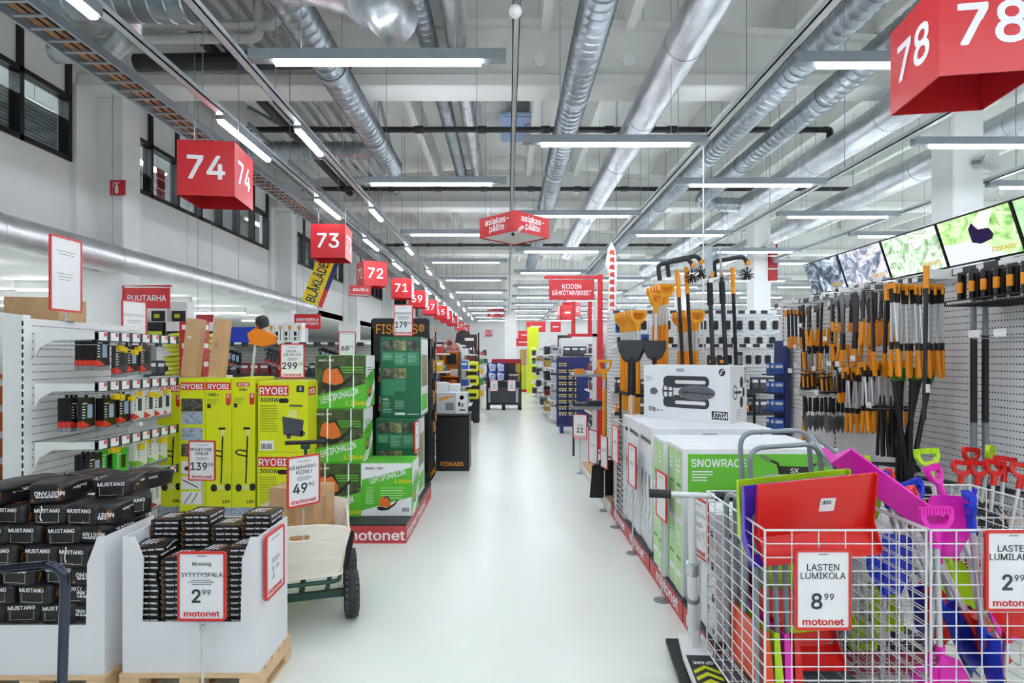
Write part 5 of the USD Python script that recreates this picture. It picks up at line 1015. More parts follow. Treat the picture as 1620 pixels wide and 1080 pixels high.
t = thing('tool_stand', 'black steel stand behind the sled cartons that carries the long tools', 'stand', (1.2, 5.5, .115)); B().bx(0, 1.2, 0, .012, 1.05, 1.08).bx(0, 1.2, .6, .612, 1.05, 1.08).bx(0, .02, .012, .6, 1.05, 1.08).bx(1.18, 1.2, .012, .6, 1.05, 1.08).build('rail', BLACKM, t, False)
for x in (0, 1.18):
    for y in (0, .592): B().bx(x, x + .02, y, y + .02, 0, 1.05).build('leg', BLACKM, t, False)
t = thing('cable', 'thin white cable dropping from the ceiling rail beside the pole pruners', 'cable', (2.1, 6.1, 0)); B().tube([(0, 0, 1.15), (0, 0, 3.8)], .008, 6).build('cable', WHITE, t)
# ================================================================== THE TOOL WALL ON THE RIGHT
PEGR = pegboard('pegboard_right', '#eceeee', '#3f4245', 'y', .024, .05, .45, .17)
t = thing('tool_wall', 'long white pegboard wall full of orange and black garden tools', 'shelf unit', (0, 0, 0))
for k, (a, b) in enumerate(((2.5, 3.72), (3.73, 4.95), (4.96, 5.9), (5.91, 7.0))):
    B().bx(3.4, 3.46, a, b, .95 if k > 1 else .5, 2.18).build('peg_panel', PEGR, t, False); B().bx(3.4, 3.46, a, b, .06, .95 if k > 1 else .5).build('plain_panel', WCARD, t, False)
    B().bx(3.395, 3.402, b - .03, b + .02, .06, 2.2).build('upright', WHITE, t, False); u = B()
    for z in np.arange(.6, 2.15, .05): B().bx(3.392, 3.3955, b - .012, b, z, z + .028).build('slot', CHAR, t, False) if k < 2 and z > 9 else u.bx(3.392, 3.3955, b - .012, b, z, z + .028)
    tag(u.build('upright_slots', CHAR, t, False), kind='stuff')
B().bx(3.38, 3.5, 7.0, 7.04, .0, 2.2, c=.003).build('end_panel', WHITE, t)
B().bx(2.85, 3.46, 2.5, 7.0, .06, .5, c=.004).build('base_deck', WHITE, t); B().bx(2.9, 3.46, 2.5, 7.0, 0, .06).build('kick', GREY, t)
for k in range(4): B().bx(3.1, 3.4, 3.1 + 1.1 * k, 3.13 + 1.1 * k, 2.13, 2.2).build('bracket', WHITE, t, False)
t = thing('price_strip', 'dark rail with pale price labels running under the screens', 'price rail', (3.28, 0, 2.15)); B().bx(0, .012, 2.4, 7.0, 0, .05).build('rail', CHAR, t, False); r = random.Random(2); y = 2.5
while y < 6.9:
    q = r.choice((.06, .06, .09)); B().bx(-.002, 0, y, y + q, .004, .046).build('price_label', PAPER, t, False); y += q + r.choice((.05, .06, .12))
# screens
def screen_mat(name, stops, scale, dist, st):
    n = {"t": ("texture_coordinate", {}), "n": ("noise_texture", {"scale": scale, "detail": 5, "roughness": .65, "distortion": dist}), "r": ("rgb_ramp", {"ramp": [(p, lin(c)) for p, c in stops]}), "e": ("emission", {"strength": st})}
    MATS[name] = usdkit.material(stage, '/World/Looks/' + name, n, [("t.object", "n.vector"), ("n.fac", "r.fac"), ("r.color", "e.color")], surface="e.emission"); return MATS[name]
SST = 1.9
SCR = [screen_mat('screen_blue_grey', [(.3, '#1c2228'), (.45, '#54606c'), (.55, '#b7c6d8'), (.66, '#f2f8ff')], 5, 1.2, SST), screen_mat('screen_mixed', [(.3, '#37404f'), (.45, '#8a94a8'), (.55, '#e6e6ee'), (.64, '#b08f80'), (.7, '#8fae84')], 6, 1.5, SST),
       screen_mat('screen_garden', [(.3, '#3f5c44'), (.43, '#a8c9a2'), (.52, '#f2faf2'), (.6, '#9dbb96'), (.7, '#e8f6e4')], 5, 1.6, SST), screen_mat('screen_grass', [(.3, '#4f8a3c'), (.45, '#a6d884'), (.55, '#d8f0c0'), (.68, '#7cb863')], 9, .8, SST), screen_mat('screen_green', [(.3, '#4a3a3c'), (.42, '#8ac884'), (.6, '#c8e8c0')], 3, .6, SST)]
pathm = glow('screen_paving', '#dfe2ee', SST * .9); shoe = glow('screen_shoe', '#3c2f5c', SST * .5); skin = glow('screen_skin', '#f0e2da', SST); gold = glow('screen_gold', '#e8c44a', SST * .6)
for k in range(5):
    y1 = 6.14 - .632 * k; y0 = y1 - .625; T = F((3.3, y1, 2.215), (0, -1, 0), (-.33, 0, 1)); W, H = .625, .352
    t = thing('screen', ('screen showing a bluish grey outdoor film still, farthest from the camera', 'screen showing a grey and brown blurred scene, second farthest', 'screen showing pale green garden foliage, in the middle', 'screen showing a dark shoe on grass beside paving', 'nearest screen, cut off by the right edge of the picture')[k], 'screen', M=T)
    B().bx(0, W, 0, H, -.03, 0, c=.004).build('bezel', BLACK, t); shp('display', SCR[k], t, I4(0, 0, .0006), sg.box(.012, .014, W - .012, H - .012)); Z = I4(0, 0, .0016)
    if k == 3:
        shp('shown_paving', pathm, t, Z, sg.Polygon([(.012, .014), (.5, .014), (.36, .12), (.2, .16), (.012, .17)])); shp('shown_shoe', shoe, t, I4(0, 0, .0026), sg.Polygon([(.27, .15), (.27, .24), (.3, .27), (.34, .22), (.42, .21), (.44, .17), (.42, .145), (.33, .13)]).buffer(.006)); shp('shown_leg', skin, t, I4(0, 0, .0026), sg.Polygon([(.31, .26), (.34, .22), (.42, .23), (.5, .335), (.38, .335)]))
    if k < 4: tx(gold, t, I4(0, 0, .0032), ('FISKARS', .03, W * .78, .05, 'c'))
    B().bar((W / 2, H * .3, -.03), (W / 2, -.02, -.1), .04, .02).build('mount', BLACK, t)

def tool_axe(t, head, L):
    B().prism(sg.Polygon([(-.014, 0), (.014, 0), (.014, -L * .74), (-.011, -L * .74)]), .018, F((0, .009, 0), (1, 0, 0), (0, 0, 1))).build('shaft', BLACK, t, 30); B().prism(sg.Polygon([(-.011, -L * .72), (.014, -L * .72), (.015, -L * .92), (.024, -L), (.0, -L), (-.01, -L * .92)]).buffer(.003), .022, F((0, .011, 0), (1, 0, 0), (0, 0, 1))).build('grip', ORANGE, t, 30)
    B().prism(sg.Polygon([(-.075, -.0), (-.07, -.075), (-.03, -.05), (.022, -.05), (.026, -.005), (-.03, -.01)]), .014, F((0, .008, 0), (1, 0, 0), (0, 0, 1))).build('head', head, t, 30)
def tool_lopper(t, L, ora=True):
    a = L * .19; B().prism(sg.Polygon([(-.03, 0), (.01, .01), (.03, -.02), (.025, -a), (-.02, -a)]), .018, F((0, .011, 0), (1, 0, 0), (0, 0, 1))).build('head', BLACK, t, 30); B().prism(sg.Polygon([(-.055, .015), (-.06, -a * .8), (-.028, -a * .85), (-.03, -.03), (.03, -.025), (.035, -a * .5), (.05, -a * .5), (.045, .015)]), .012, F((0, -.01, 0), (1, 0, 0), (0, 0, 1))).build('orange_catch' if ora else 'blade', ORANGE if ora else STEEL, t, 30)
    for s in (-1, 1):
        x0, x1 = s * .012, s * .04; B().tube([(x0, 0, -a), (x0 + (x1 - x0) * .6, 0, -L * .66)], .0095, 8).build('tube', ALU, t, 40); B().tube([(x0 + (x1 - x0) * .55, 0, -L * .62), (x0 + (x1 - x0) * .65, 0, -L * .7)], .014, 8).build('ferrule', BLACK, t, 40); B().tube([(x0 + (x1 - x0) * .65, 0, -L * .69), (x1, 0, -L * .96), (x1 * 1.1, 0, -L)], [.013, .015, .01], 8).build('grip', ORANGE, t, 40)
def mk_tool(key, label, loc, rotz, group, M):
    names = {'axe': ('axe', 'axe'), 'long_axe': ('long_axe', 'axe'), 'hatchet': ('hatchet', 'axe'), 'lopper': ('lopper', 'loppers'), 'short_lopper': ('short_lopper', 'loppers'), 'shears': ('hedge_shears', 'shears'), 'machete': ('brush_hook', 'garden knife'), 'saw': ('pruning_saw', 'saw'), 'pack': ('pruner_pack', 'package'), 'trowel': ('hand_trowel', 'trowel'), 'black_shears': ('grass_shears', 'shears'), 'pole': ('tool_pole', 'pole'), 'file': ('file_pack', 'package')}
    t = thing(names[key][0], label, names[key][1], loc, rotz, group, M); P = lambda poly, d, y=0: B().prism(poly, d, F((0, d / 2 + y, 0), (1, 0, 0), (0, 0, 1)))
    if key == 'axe': tool_axe(t, ORANGE, .42)
    elif key == 'long_axe': tool_axe(t, CHAR, .68)
    elif key == 'hatchet': tool_axe(t, STEEL, .3)
    elif key == 'lopper': tool_lopper(t, .69)
    elif key == 'short_lopper': tool_lopper(t, .55)
    elif key == 'shears':
        for s in (-1, 1): B().tube([(s * .05, 0, .0), (s * .02, 0, -.17)], .015, 8).build('grip', ORANGE, t, 40); B().tube([(s * .02, 0, -.16), (0, 0, -.24)], .016, 8).build('neck', BLACK, t, 40); P(sg.Polygon([(0, -.22), (s * .028, -.25), (s * .02, -.44)]) if s > 0 else sg.Polygon([(0, -.22), (-.02, -.44), (-.028, -.25)]), .004, .004 * s).build('blade', STEEL, t, 30)
    elif key == 'machete':
        P(sg.Polygon([(-.06, 0), (.0, .02), (.035, -.03), (.03, -.34), (-.015, -.36), (-.03, -.12)]).buffer(.004), .008).build('blade', mat('blade_slate', '#41464c', .4, .3), t, 30); P(sg.Polygon([(-.015, -.34), (.03, -.34), (.025, -.5), (-.02, -.5)]), .024).build('neck', BLACK, t, 30); P(sg.Polygon([(-.02, -.49), (.025, -.49), (.02, -.62), (.0, -.66), (-.045, -.645)]).buffer(.004), .026).build('grip', ORANGE, t, 30)
    elif key == 'saw':
        P(sg.Polygon([(-.012, 0), (.016, 0), (.022, -.24), (-.018, -.24)]), .012).build('blade_sheath', BLACK, t, 30); P(sg.Polygon([(-.02, -.23), (.022, -.23), (.01, -.42), (-.03, -.46), (-.045, -.44)]).buffer(.003), .024).build('grip', ORANGE, t, 30); P(sg.box(-.02, -.25, .024, -.225), .028).build('collar', BLACK, t, 30)
    elif key == 'pack':
        B().bx(-.05, .05, -.004, .0, -.2, .0).build('card', BLACK, t, False); 
        for s in (-1, 1): B().tube([(s * .008, -.012, -.05), (s * .022, -.012, -.17)], .011, 8).build('grip', BLACK if s < 0 else ORANGE, t, 40)
        shp('printed_band', ORANGE, t, F((-.05, -.0046, -.2), (1, 0, 0), (0, 0, 1)), sg.box(.01, .17, .09, .19))
    elif key == 'file':
        B().bx(-.035, .035, -.004, 0, -.17, .02).build('card', BLACK, t, False); B().tube([(0, -.016, 0), (0, -.016, -.16)], .014, 10).build('handle', BLACK, t, 40); B().tube([(0, -.016, -.05), (0, -.016, -.12)], .018, 10).build('orange_sleeve', ORANGE, t, 40)
    elif key == 'trowel':
        B().tube([(0, 0, 0), (0, 0, -.14)], [.014, .017], 8).build('grip', BLACK, t, 40); B().tube([(0, 0, -.135), (0, 0, -.19)], .006, 6).build('shank', GREY, t, 40); P(sg.Polygon([(-.035, -.18), (.035, -.18), (.04, -.27), (0, -.34), (-.04, -.27)]), .006).build('blade', mat('trowel_grey', '#6a6e72', .4, .5), t, 30)
    elif key == 'black_shears':
        for s in (-1, 1): B().tube([(s * .012, 0, 0), (s * .02, 0, -.16), (s * .03, 0, -.36)], [.008, .011, .013], 8).build('grip', BLACK, t, 40)
        P(sg.Polygon([(-.02, .0), (.02, .0), (.006, .12), (-.004, .12)]), .006).build('blade', CHAR, t, 30)
    elif key == 'pole':
        B().tube([(0, 0, 0), (0, 0, -1.0)], .017, 10).build('tube', BLACK, t, 40); P(sg.box(-.022, -.08, .022, .02), .03).build('bracket', mat('pole_green', '#3d7a34', .4), t, 30); B().tube([(0, 0, -.98), (0, 0, -1.04)], .021, 10).build('end_cap', CHAR, t, 40)
    return t
tool = Kit(mk_tool)
def hook_row(lab, key, D, z, X, n, dx=.042, dy=.0, rz=-90, jit=3.5):
    """n tools one behind the other on a hook that stands out from the wall at depth D"""
    r = random.Random(int(D * 100 + z * 10)); h = thing('wall_hook', ' '.join(('steel hook with the ' + lab).split()[:16]), 'hook', (0, D, z))
    B().tube([(3.4, 0, .02), (min(X, X + 0) - .08, 0, .014), (X - .1, 0, .03)], .004, 6).build('rod', STEEL, h); B().tube([(3.4, .0, .06), (X - .09, 0, .06)], .003, 6).build('label_rod', STEEL, h); B().bx(X - .094, X - .09, -.03, .03, .02, .065).build('price_label', PAPER, h, False)
    for k in range(n):
        M = I4(X + dx * k, D + dy * k + r.uniform(-.014, .014), z + r.uniform(-.012, .004)) @ RZ(rz + r.uniform(-9, 9)) @ RY(r.uniform(-jit, jit)); tool(key, lab, M=M, group=f'tools: {lab}')
for a in (('small orange-headed axe hanging at the far end of the tool wall', 'axe', 6.25, 2.08, 3.08, 6, .045), ('long-handled dark axe hanging beside the small orange axes', 'long_axe', 5.95, 2.1, 3.08, 3, .08), ('orange-gripped hedge shears hanging blades down in the upper far rows', 'shears', 5.75, 1.83, 3.05, 5, .06), ('long-handled dark axe hanging left of the hatchets', 'long_axe', 5.5, 2.09, 3.03, 3, .1),
        ('steel-headed hatchet hanging in the middle of the upper row', 'hatchet', 5.28, 2.09, 3.02, 6, .055), ('hedge shears hanging under the hatchets', 'shears', 5.3, 1.68, 3.05, 4, .075), ('slate-bladed brush hook with orange grip in the upper row', 'machete', 5.05, 2.11, 2.98, 3, .11), ('pruning saw with orange grip hanging left of the loppers', 'saw', 4.78, 2.1, 2.98, 6, .055), ('long dark axe hanging just left of the silver loppers', 'long_axe', 4.58, 2.08, 2.94, 2, .11), ('silver-tubed lopper with orange grips in the long upper row', 'lopper', 4.3, 2.09, 2.9, 8, .052),
        ('small black pruner pack hanging in the lower far rows', 'pack', 5.85, 1.42, 3.05, 6, .04), ('black pruner pack hanging below the hedge shears', 'pack', 5.5, 1.4, 3.05, 6, .04), ('grey-bladed hand trowel hanging at the lower far left', 'trowel', 5.75, 1.15, 3.02, 7, .04), ('grey-bladed hand trowel hanging right of the other trowels', 'trowel', 5.4, 1.17, 3.02, 7, .04), ('small hatchet hanging in the second tier', 'hatchet', 5.15, 1.45, 3.0, 5, .04), ('short lopper with orange grips, left of the lower row', 'short_lopper', 4.95, 1.45, 2.96, 5, .06),
        ('short lopper with orange grips, right of the lower row', 'short_lopper', 4.66, 1.5, 2.92, 7, .052), ('black grass shears hanging right of the lower loppers', 'black_shears', 4.5, 1.13, 2.95, 5, .04), ('pruning saw hanging alone at the lower far left', 'saw', 6.15, 1.15, 3.2, 1), ('pruning saw hanging alone beside the trowels', 'saw', 5.95, 1.15, 3.12, 1), ('black pruner pack hanging under the small orange axes', 'pack', 6.0, 1.62, 3.12, 3, .04), ('small axe hanging under the brush hooks', 'axe', 5.05, 1.4, 3.05, 3, .07)):
    hook_row(*a)
for k in range(7):
    x = 2.95 + .05 * k; M = I4(x, 4.36 + .02 * (k % 3), 1.45) @ RZ(-90) @ RX(6 - 3.2 * k) @ RY(3 * ((k % 3) - 1)); tool('pole', 'black tool pole hanging in the fan below the silver loppers', M=M, group='black tool poles in the fan below the silver loppers')
t = thing('pole_pruner', 'single long black pole pruner with orange top hanging before the loppers', 'garden tool', (2.98, 4.05, 0)); B().tube([(0, 0, 2.05), (0, .02, 1.1)], .014, 10).build('shaft', CHAR, t, 40); B().tube([(0, 0, 2.2), (0, 0, 2.04)], .02, 10).build('orange_top', ORANGE, t, 40); B().bx(-.015, .015, -.02, -.016, 1.3, 1.36).build('label', PAPER, t, False)
for k, x in enumerate((3.22, 3.3)):
    t = thing('long_rake', ('left' if k == 0 else 'right') + ' long two-tone rake handle hanging right of the loppers', 'garden tool', (x, 3.93, 0)); B().tube([(0, 0, 2.16), (0, 0, 1.95)], .026, 10).build('head', BLACK, t, 40); B().tube([(0, 0, 1.96), (0, 0, 1.7)], .017, 10).build('upper_tube', GREY, t, 40); B().tube([(0, 0, 1.7), (0, 0, 1.1)], .02, 10).build('sleeve', BLACK, t, 40); B().tube([(0, 0, 1.11), (0, 0, .56)], .019, 10).build('lower_tube', GREY, t, 40)
t = thing('wire_shelf', 'black wire shelf fixed high on the pegboard, carrying file packs', 'shelf', (0, 0, 1.9)); b = B()
for y in np.arange(3.3, 3.9, .03): b.tube([(3.0, y, 0), (3.4, y, 0)], .004, 5)
for x in (3.0, 3.2, 3.39): b.tube([(x, 3.28, 0), (x, 3.9, 0)], .005, 5)
b.tube([(3.0, 3.28, .03), (3.0, 3.9, .03)], .005, 5); 
for y in (3.28, 3.9): b.tube([(3.0, y, 0), (3.0, y, .03)], .005, 5)
b.build('mesh', BLACKM, t)
for k in range(12): tool('file', 'file with black handle and orange sleeve hanging above the black wire shelf', M=I4(3.05 + .1 * (k // 6), 3.34 + .095 * (k % 6), 2.1) @ RZ(-90), group='files above the black wire shelf')
t = thing('black_case', 'tall dark rail with hanging packs at the right edge of the pegboard', 'display rail', (3.16, 3.42, 0)); B().bx(0, .03, 0, .06, .5, 2.1).build('rail', BLACK, t, False)
for z in (1.02, 1.86): B().bx(-.006, 0, -.04, .05, z, z + .08).build('price_label', PAPER, t, False)
for k, z in enumerate((2.12, 1.55)):
    for y in (3.22, 3.3): tool('pack', 'black pruner pack at the right edge of the picture', M=I4(3.1, y, z) @ RZ(-90), group='pruner packs at the right edge')
for D, z in ((3.75, 1.68), (3.55, 1.68), (6.3, 1.68), (6.2, 1.38), (3.5, 2.12)):
    t = thing('empty_hook', 'empty double hook on the pegboard', 'hook', (0, D, z), group='empty hooks on the tool wall'); B().tube([(3.4, 0, 0), (3.1, 0, -.006), (3.09, 0, .02)], .004, 6).build('rod', STEEL, t); B().tube([(3.4, .04, 0), (3.1, .04, -.006), (3.09, .04, .02)], .004, 6).build('rod', STEEL, t); B().bx(3.084, 3.088, -.03, .06, 0, .05).build('price_label', PAPER, t, False)
# black tools lying on the base deck
def mk_rake(key, label, loc, rotz, group, M):
    t = thing('fan_rake', label, 'rake', loc, rotz, group, M); b = B()
    for k in range(11): a = -.35 + .07 * k; b.tube([(0, 0, 0), (math.sin(a) * .42, .42 * math.cos(a), .01), (math.sin(a) * .45, .45 * math.cos(a), -.02)], .005, 4)
    b.build('tines', BLACKM, t); B().tube([(0, -.2, 0), (0, .02, 0)], .014, 8).build('socket', BLACK, t, 40); B().tube([(-.11, .3, .012), (.11, .3, .012)], .008, 6).build('brace', BLACK, t); return t
rk = Kit(mk_rake); r = random.Random(4)
for k in range(8): rk(0, 'black fan rake head lying in the pile on the base deck', (3.05 + r.uniform(-.1, .15), 3.5 + .2 * k, .56 + .03 * k % .12), r.uniform(120, 240), 'black rake heads on the base deck')
def mk_flat(key, label, loc, rotz, group, M):
    t = thing('flat_pack', label, 'package', loc, rotz, group, M); B().bx(-.28, .28, -.06, .06, 0, .025, c=.003).build('card', BLACK if key else ORANGE, t); shp('printed_band', ORANGE if key else BLACK, t, faceT(.56, .12, .025, 't'), sg.box(.02, .02, .12, .1)); return t
fp = Kit(mk_flat)
for k in range(9): fp(k % 3 != 0, ('black' if k % 3 else 'orange') + ' flat tool pack lying on the base deck under the loppers', (3.1 + r.uniform(-.06, .06), 3.9 + .28 * k, .5 + .027 * (k % 2)), r.uniform(60, 120), ('black' if k % 3 else 'orange') + ' flat packs on the base deck')
# ================================================================== MIDDLE DISTANCE
def plate_sign(name, label, x, y, z, w, h, lines, lh, m=RED, rotz=0, hang=None, cat='sign', lm=LETW):
    t = thing(name, label, cat, (x, y, z), rotz); B().bx(-w / 2, w / 2, -.012, .012, 0, h, c=.002).build('panel', m, t); T = F((-w / 2, -.0126, 0), (1, 0, 0), (0, 0, 1)); n = len(lines)
    tx(lm, t, T, *[(s, lh, w / 2, h / 2 - lh / 2 + (n - 1) * lh * .75 - i * lh * 1.5, 'c', {'fit': w * .86}) for i, s in enumerate(lines)])
    if hang:
        for s in (-1, 1): B().tube([(s * w * .42, 0, h), (s * w * .42, 0, hang - z)], .004, 5).build('wire', GREY, t)
    return t
plate_sign('fire_sign', 'red fire extinguisher sign on the white wall pilaster', -5.22, 7.62, 3.72, .2, .2, [], .1)
t = [p for p in [stage.GetPrimAtPath('/World/fire_sign')]][0]; shp('pictogram', LETW, t, F((-.1, -.0126, 0), (1, 0, 0), (0, 0, 1)), rrect(.07, .02, .115, .13, .018), sg.box(.085, .13, .1, .155), line([(.09, .155), (.06, .165), (.055, .12)], .01), line([(.09, .155), (.125, .165)], .012))
for k in range(3): plate_sign('fire_sign', f'red fire sign behind the office glass, {("lowest", "middle", "top")[k]} of three', -5.67, 9.3, 4.13 + .17 * k, .2, .15, [], .1, DKRED, 90)
for k in range(3): plate_sign('fire_sign', f'red fire sign on the second column, {("lowest", "middle", "top")[k]} of three', 6.24, 13.38, 3.35 + .3 * k, .22, .26, [], .1, DKRED)
plate_sign('department_sign', 'red PUUTARHA department sign hanging left under the foil duct', -4.78, 7.55, 2.2, .6, .27, ['PUUTARHA'], .075)
B().tube([(-.34, .03, -2.2), (-.34, .03, .3), (.3, .03, .3)], .014, 8).build('post', RED, stage.GetPrimAtPath('/World/department_sign'))
plate_sign('department_sign', 'red two-line department sign hanging behind the trimmer and work lamps', -3.2, 9.1, 2.0, .42, .24, ['RAKENTAMINEN JA', 'REMONTOINTI'], .045, hang=3.8)
plate_sign('department_sign', 'small dark red sign hanging left of the blue crate', -5.0, 9.4, 2.05, .28, .2, [], .04, DKRED, hang=6.3)
plate_sign('info_sheet', 'white sheet in a red frame on the far left shelf top', -3.55, 8.9, 1.77, .2, .26, [], .03, PAPER, cat='sign', lm=INK)
plate_sign('info_sheet', 'second pale sheet on the shelf top right of the work lamp cartons', -3.25, 8.95, 1.77, .22, .24, [], .03, PAPER, cat='sign', lm=INK)

# products: small retail boxes in many colours
def mk_prod(key, label, loc, rotz, group, M):
    col, w, d, h = key; t = thing('product_box', label, 'package', loc, rotz, group, M); c2 = {'#1b1c20': '#d8d8d8'}.get(col, '#f2f2f2' if sum(lin(col)) < 1.4 else '#3a4048')
    B().bx(-w / 2, w / 2, -d / 2, d / 2, 0, h, c=.002).build('carton', mat('prod_' + col[1:], col, .4), t); m2 = mat('prod_print_' + c2[1:], c2, .45)
    for f, W in (('f', w), ('r', d), ('l', d)): shp('printed_label', m2, t, faceT(w, d, h, f), sg.box(W * .12, h * .55, W * .85, h * .82))
    shp('printed_picture', mat('prod_dark', '#55585c', .5), t, faceT(w, d, h, 'f'), ell(w * .5, h * .28, w * .28, h * .18)); return t
prod = Kit(mk_prod)
PALS = {'white': ['#eceef0', '#dfe3e6', '#c8d0d8', '#3a4048', '#b8bec4'], 'dark': ['#1b1c20', '#2b2e34', '#3a3d44', '#c9a23a', '#8a2020'], 'mixed': ['#e8eaec', '#2a56a8', '#c22c2c', '#e0b020', '#2b2e34', '#3f8a3c'], 'blue': ['#2a4c9a', '#3a6ac0', '#e8eaec', '#1f2c50'], 'orange': ['#e88a20', '#2b2e34', '#f0ece4', '#d06a18'], 'lime': ['#c8dc20', '#2b2e34', '#d8e440', '#3a4048'], 'red': ['#c22c2c', '#e8eaec', '#8a2020', '#2b2e34'], 'tools': ['#2b2e34', '#e88a20', '#3a4048', '#5a6066', '#d8dce0']}
WANT = []
def shelf_rows(desc, x0, x1, y, zs, pal, seed, rotz=0, size=(.12, .1, .2), top=True, along='x', gapp=.25):
    """one line of boxes per shelf; boxes of one colour on one shelf form a group"""
    r = random.Random(seed); nm = {0: 'lowest', 1: 'second', 2: 'third', 3: 'fourth', 4: 'fifth', 5: 'sixth'}
    for i, z in enumerate(zs):
        u = x0
        while u < x1 - size[0] * .6:
            col = r.choice(PALS[pal]); n = r.choice((1, 2, 3)); w = size[0] * r.choice((.8, 1, 1.2)); h = size[2] * r.choice((.6, .8, 1.0))
            for k in range(n):
                if u + w > x1: break
                loc = (u + w / 2, y, z) if along == 'x' else (y, u + w / 2, z)
                WANT.append((h * w / loc[1] ** 2, (col, round(w, 3), size[1], round(h, 3)), f'{CN[col]} box, {nm[i]} shelf of {desc}', loc, rotz)); u += w + .004
            u += r.choice((0, .02, size[0] * gapp))
CN = {'#eceef0': 'white', '#dfe3e6': 'off-white', '#c8d0d8': 'pale grey', '#3a4048': 'slate', '#b8bec4': 'silver grey', '#1b1c20': 'black', '#2b2e34': 'charcoal', '#3a3d44': 'dark grey', '#c9a23a': 'mustard', '#8a2020': 'dark red', '#e8eaec': 'pale', '#2a56a8': 'blue', '#c22c2c': 'red', '#e0b020': 'yellow', '#3f8a3c': 'green', '#2a4c9a': 'deep blue', '#3a6ac0': 'light blue', '#1f2c50': 'navy', '#e88a20': 'orange', '#f0ece4': 'cream', '#d06a18': 'rust orange', '#c8dc20': 'lime', '#d8e440': 'pale lime', '#5a6066': 'mid grey', '#d8dce0': 'light grey'}
PEGX = pegboard('pegboard_cross', '#e8eaea', '#55585b', 'x', .025, .05, .45, .17)
def block(label, desc, x0, x1, y0, y1, h, zs, pal, seed, end=None, size=(.12, .1, .2), front=True, peg=WHITE):
    """free-standing gondola: shelves towards the camera and, with end = 'r' or 'l', on the side along the aisle"""
    t = thing('gondola', label, 'shelf unit', (0, 0, 0)); B().bx(x0, x1, y0 + .3, y1, 0, h).build('back_panel', peg, t, False); B().bx(x0, x1, y0, y0 + .3, 0, .12).build('plinth', GREY, t, False)
    for z in zs:
        B().bx(x0, x1, y0, y0 + .3, z - .025, z).build('shelf', WHITE, t, False); B().bx(x0, x1, y0 - .01, y0, z - .045, z + .005).build('price_rail', CHAR if seed % 2 else WHITE, t, False)
    xa, xb = (x0, x1) if not end else (max(x0, x1 - .55), x1) if end == 'r' else (x0, min(x1, x0 + .75))
    if front: shelf_rows(desc, xa + .03, xb - .03, y0 + .12, zs, pal, seed, size=size)
    if end:
        s = 1 if end == 'r' else -1; xe = x1 if end == 'r' else x0; xa, xb = (xe, xe + .28) if s > 0 else (xe - .28, xe)
        for z in zs: B().bx(xa, xb, y0 + .3, y1, z - .025, z).build('end_shelf', WHITE, t, False)
        shelf_rows(desc + ', end', y0 + .33, y1 - .03, (xa + xb) / 2, zs, pal, seed + 50, rotz=90 * s, size=size, along='y')
    return t
ZS = (.14, .55, .95, 1.3, 1.62)
# ---- left side, behind the tool cartons
block('white gondola across the left, top shelf stacked with lamps and gloves', 'the gondola behind the tool cartons', -5.4, -2.05, 8.45, 9.1, 1.735, (.5, .9, 1.3), 'dark', 1, peg=PEGX)
t = thing('top_shelf', 'white top shelf with dark label strip over the left cross gondola', 'shelf', (-5.4, 8.3, 1.74)); B().bx(0, 3.35, 0, .8, 0, .03).build('board', WHITE, t, False)
for k in range(16): B().bx(.05 + .21 * k, .15 + .21 * k, -.006, 0, -.03, .03).build('price_label', CHAR, t, False)
def mk_lampbox(key, label, loc, rotz, group, M):
    w, d, h = .13, .14, .29; t = thing('lamp_carton', label, 'box', loc, rotz, group, M); B().bx(-w / 2, w / 2, -d / 2, d / 2, 0, h, c=.002).build('carton', PAPER, t); T = faceT(w, d, h, 'f')
    shp('printed_lamp', mat('print_amber', '#e0a228', .45), t, T, ell(.085, .22, .026, .035)); shp('printed_stand', CHAR, t, T, line([(.085, .19), (.085, .03)], .008)); shp('printed_field', mat('print_olive2', '#5c7a3c', .45), t, T, sg.box(.012, .03, .05, .08)); shp('printed_field', BLACK, t, T, sg.box(.012, .1, .05, .16)); return t
lb = Kit(mk_lampbox)
for k in range(5): lb(0, 'white work lamp carton with yellow lamp print on the top shelf', (-3.66 + .137 * k, 8.5, 1.77), 0, 'work lamp cartons on the top shelf')
t = carton('storage_bin', 'bright blue plastic bin on the top shelf behind the trimmer', 'bin', .62, .3, .22, (-4.02, 8.55, 1.77), 0, mat('bin_blue', '#1f3fc0', .4)); B().bx(-.32, .32, -.16, .16, .2, .225).build('rim', mat('bin_blue', '#1f3fc0', .4), t)
def mk_by(key, label, loc, rotz, group, M):
    w, d, h = .24, .2, .3; t = thing('charger_carton', label, 'box', loc, rotz, group, M); B().bx(-w / 2, w / 2, -d / 2, d / 2, 0, h, c=.002).build('carton', PAPER if key else BLACK, t); T = faceT(w, d, h, 'f'); shp('printed_field', BLACK if key else mat('print_lime2', '#c8d428', .45), t, T, sg.box(.01, .01, w * .9, h * .55)); shp('printed_field', mat('print_lime2', '#c8d428', .45) if key else PAPER, t, T @ I4(0, 0, .0008), sg.box(.05, .06, w * .55, h * .4)); return t
by = Kit(mk_by)
for k in range(4): by(k % 2, ('white and black' if k % 2 else 'black and yellow') + ' charger carton on the top shelf behind the left gondola', (-5.2 + .27 * k, 8.5, 1.77), 0, ('white and black' if k % 2 else 'black and yellow') + ' charger cartons on the top shelf')
for k in range(2): by(1, f'white and black charger carton stacked {("left", "right")[k]} of the red PUUTARHA sign post', (-5.15 + .3 * k, 8.5, 2.07), 0)
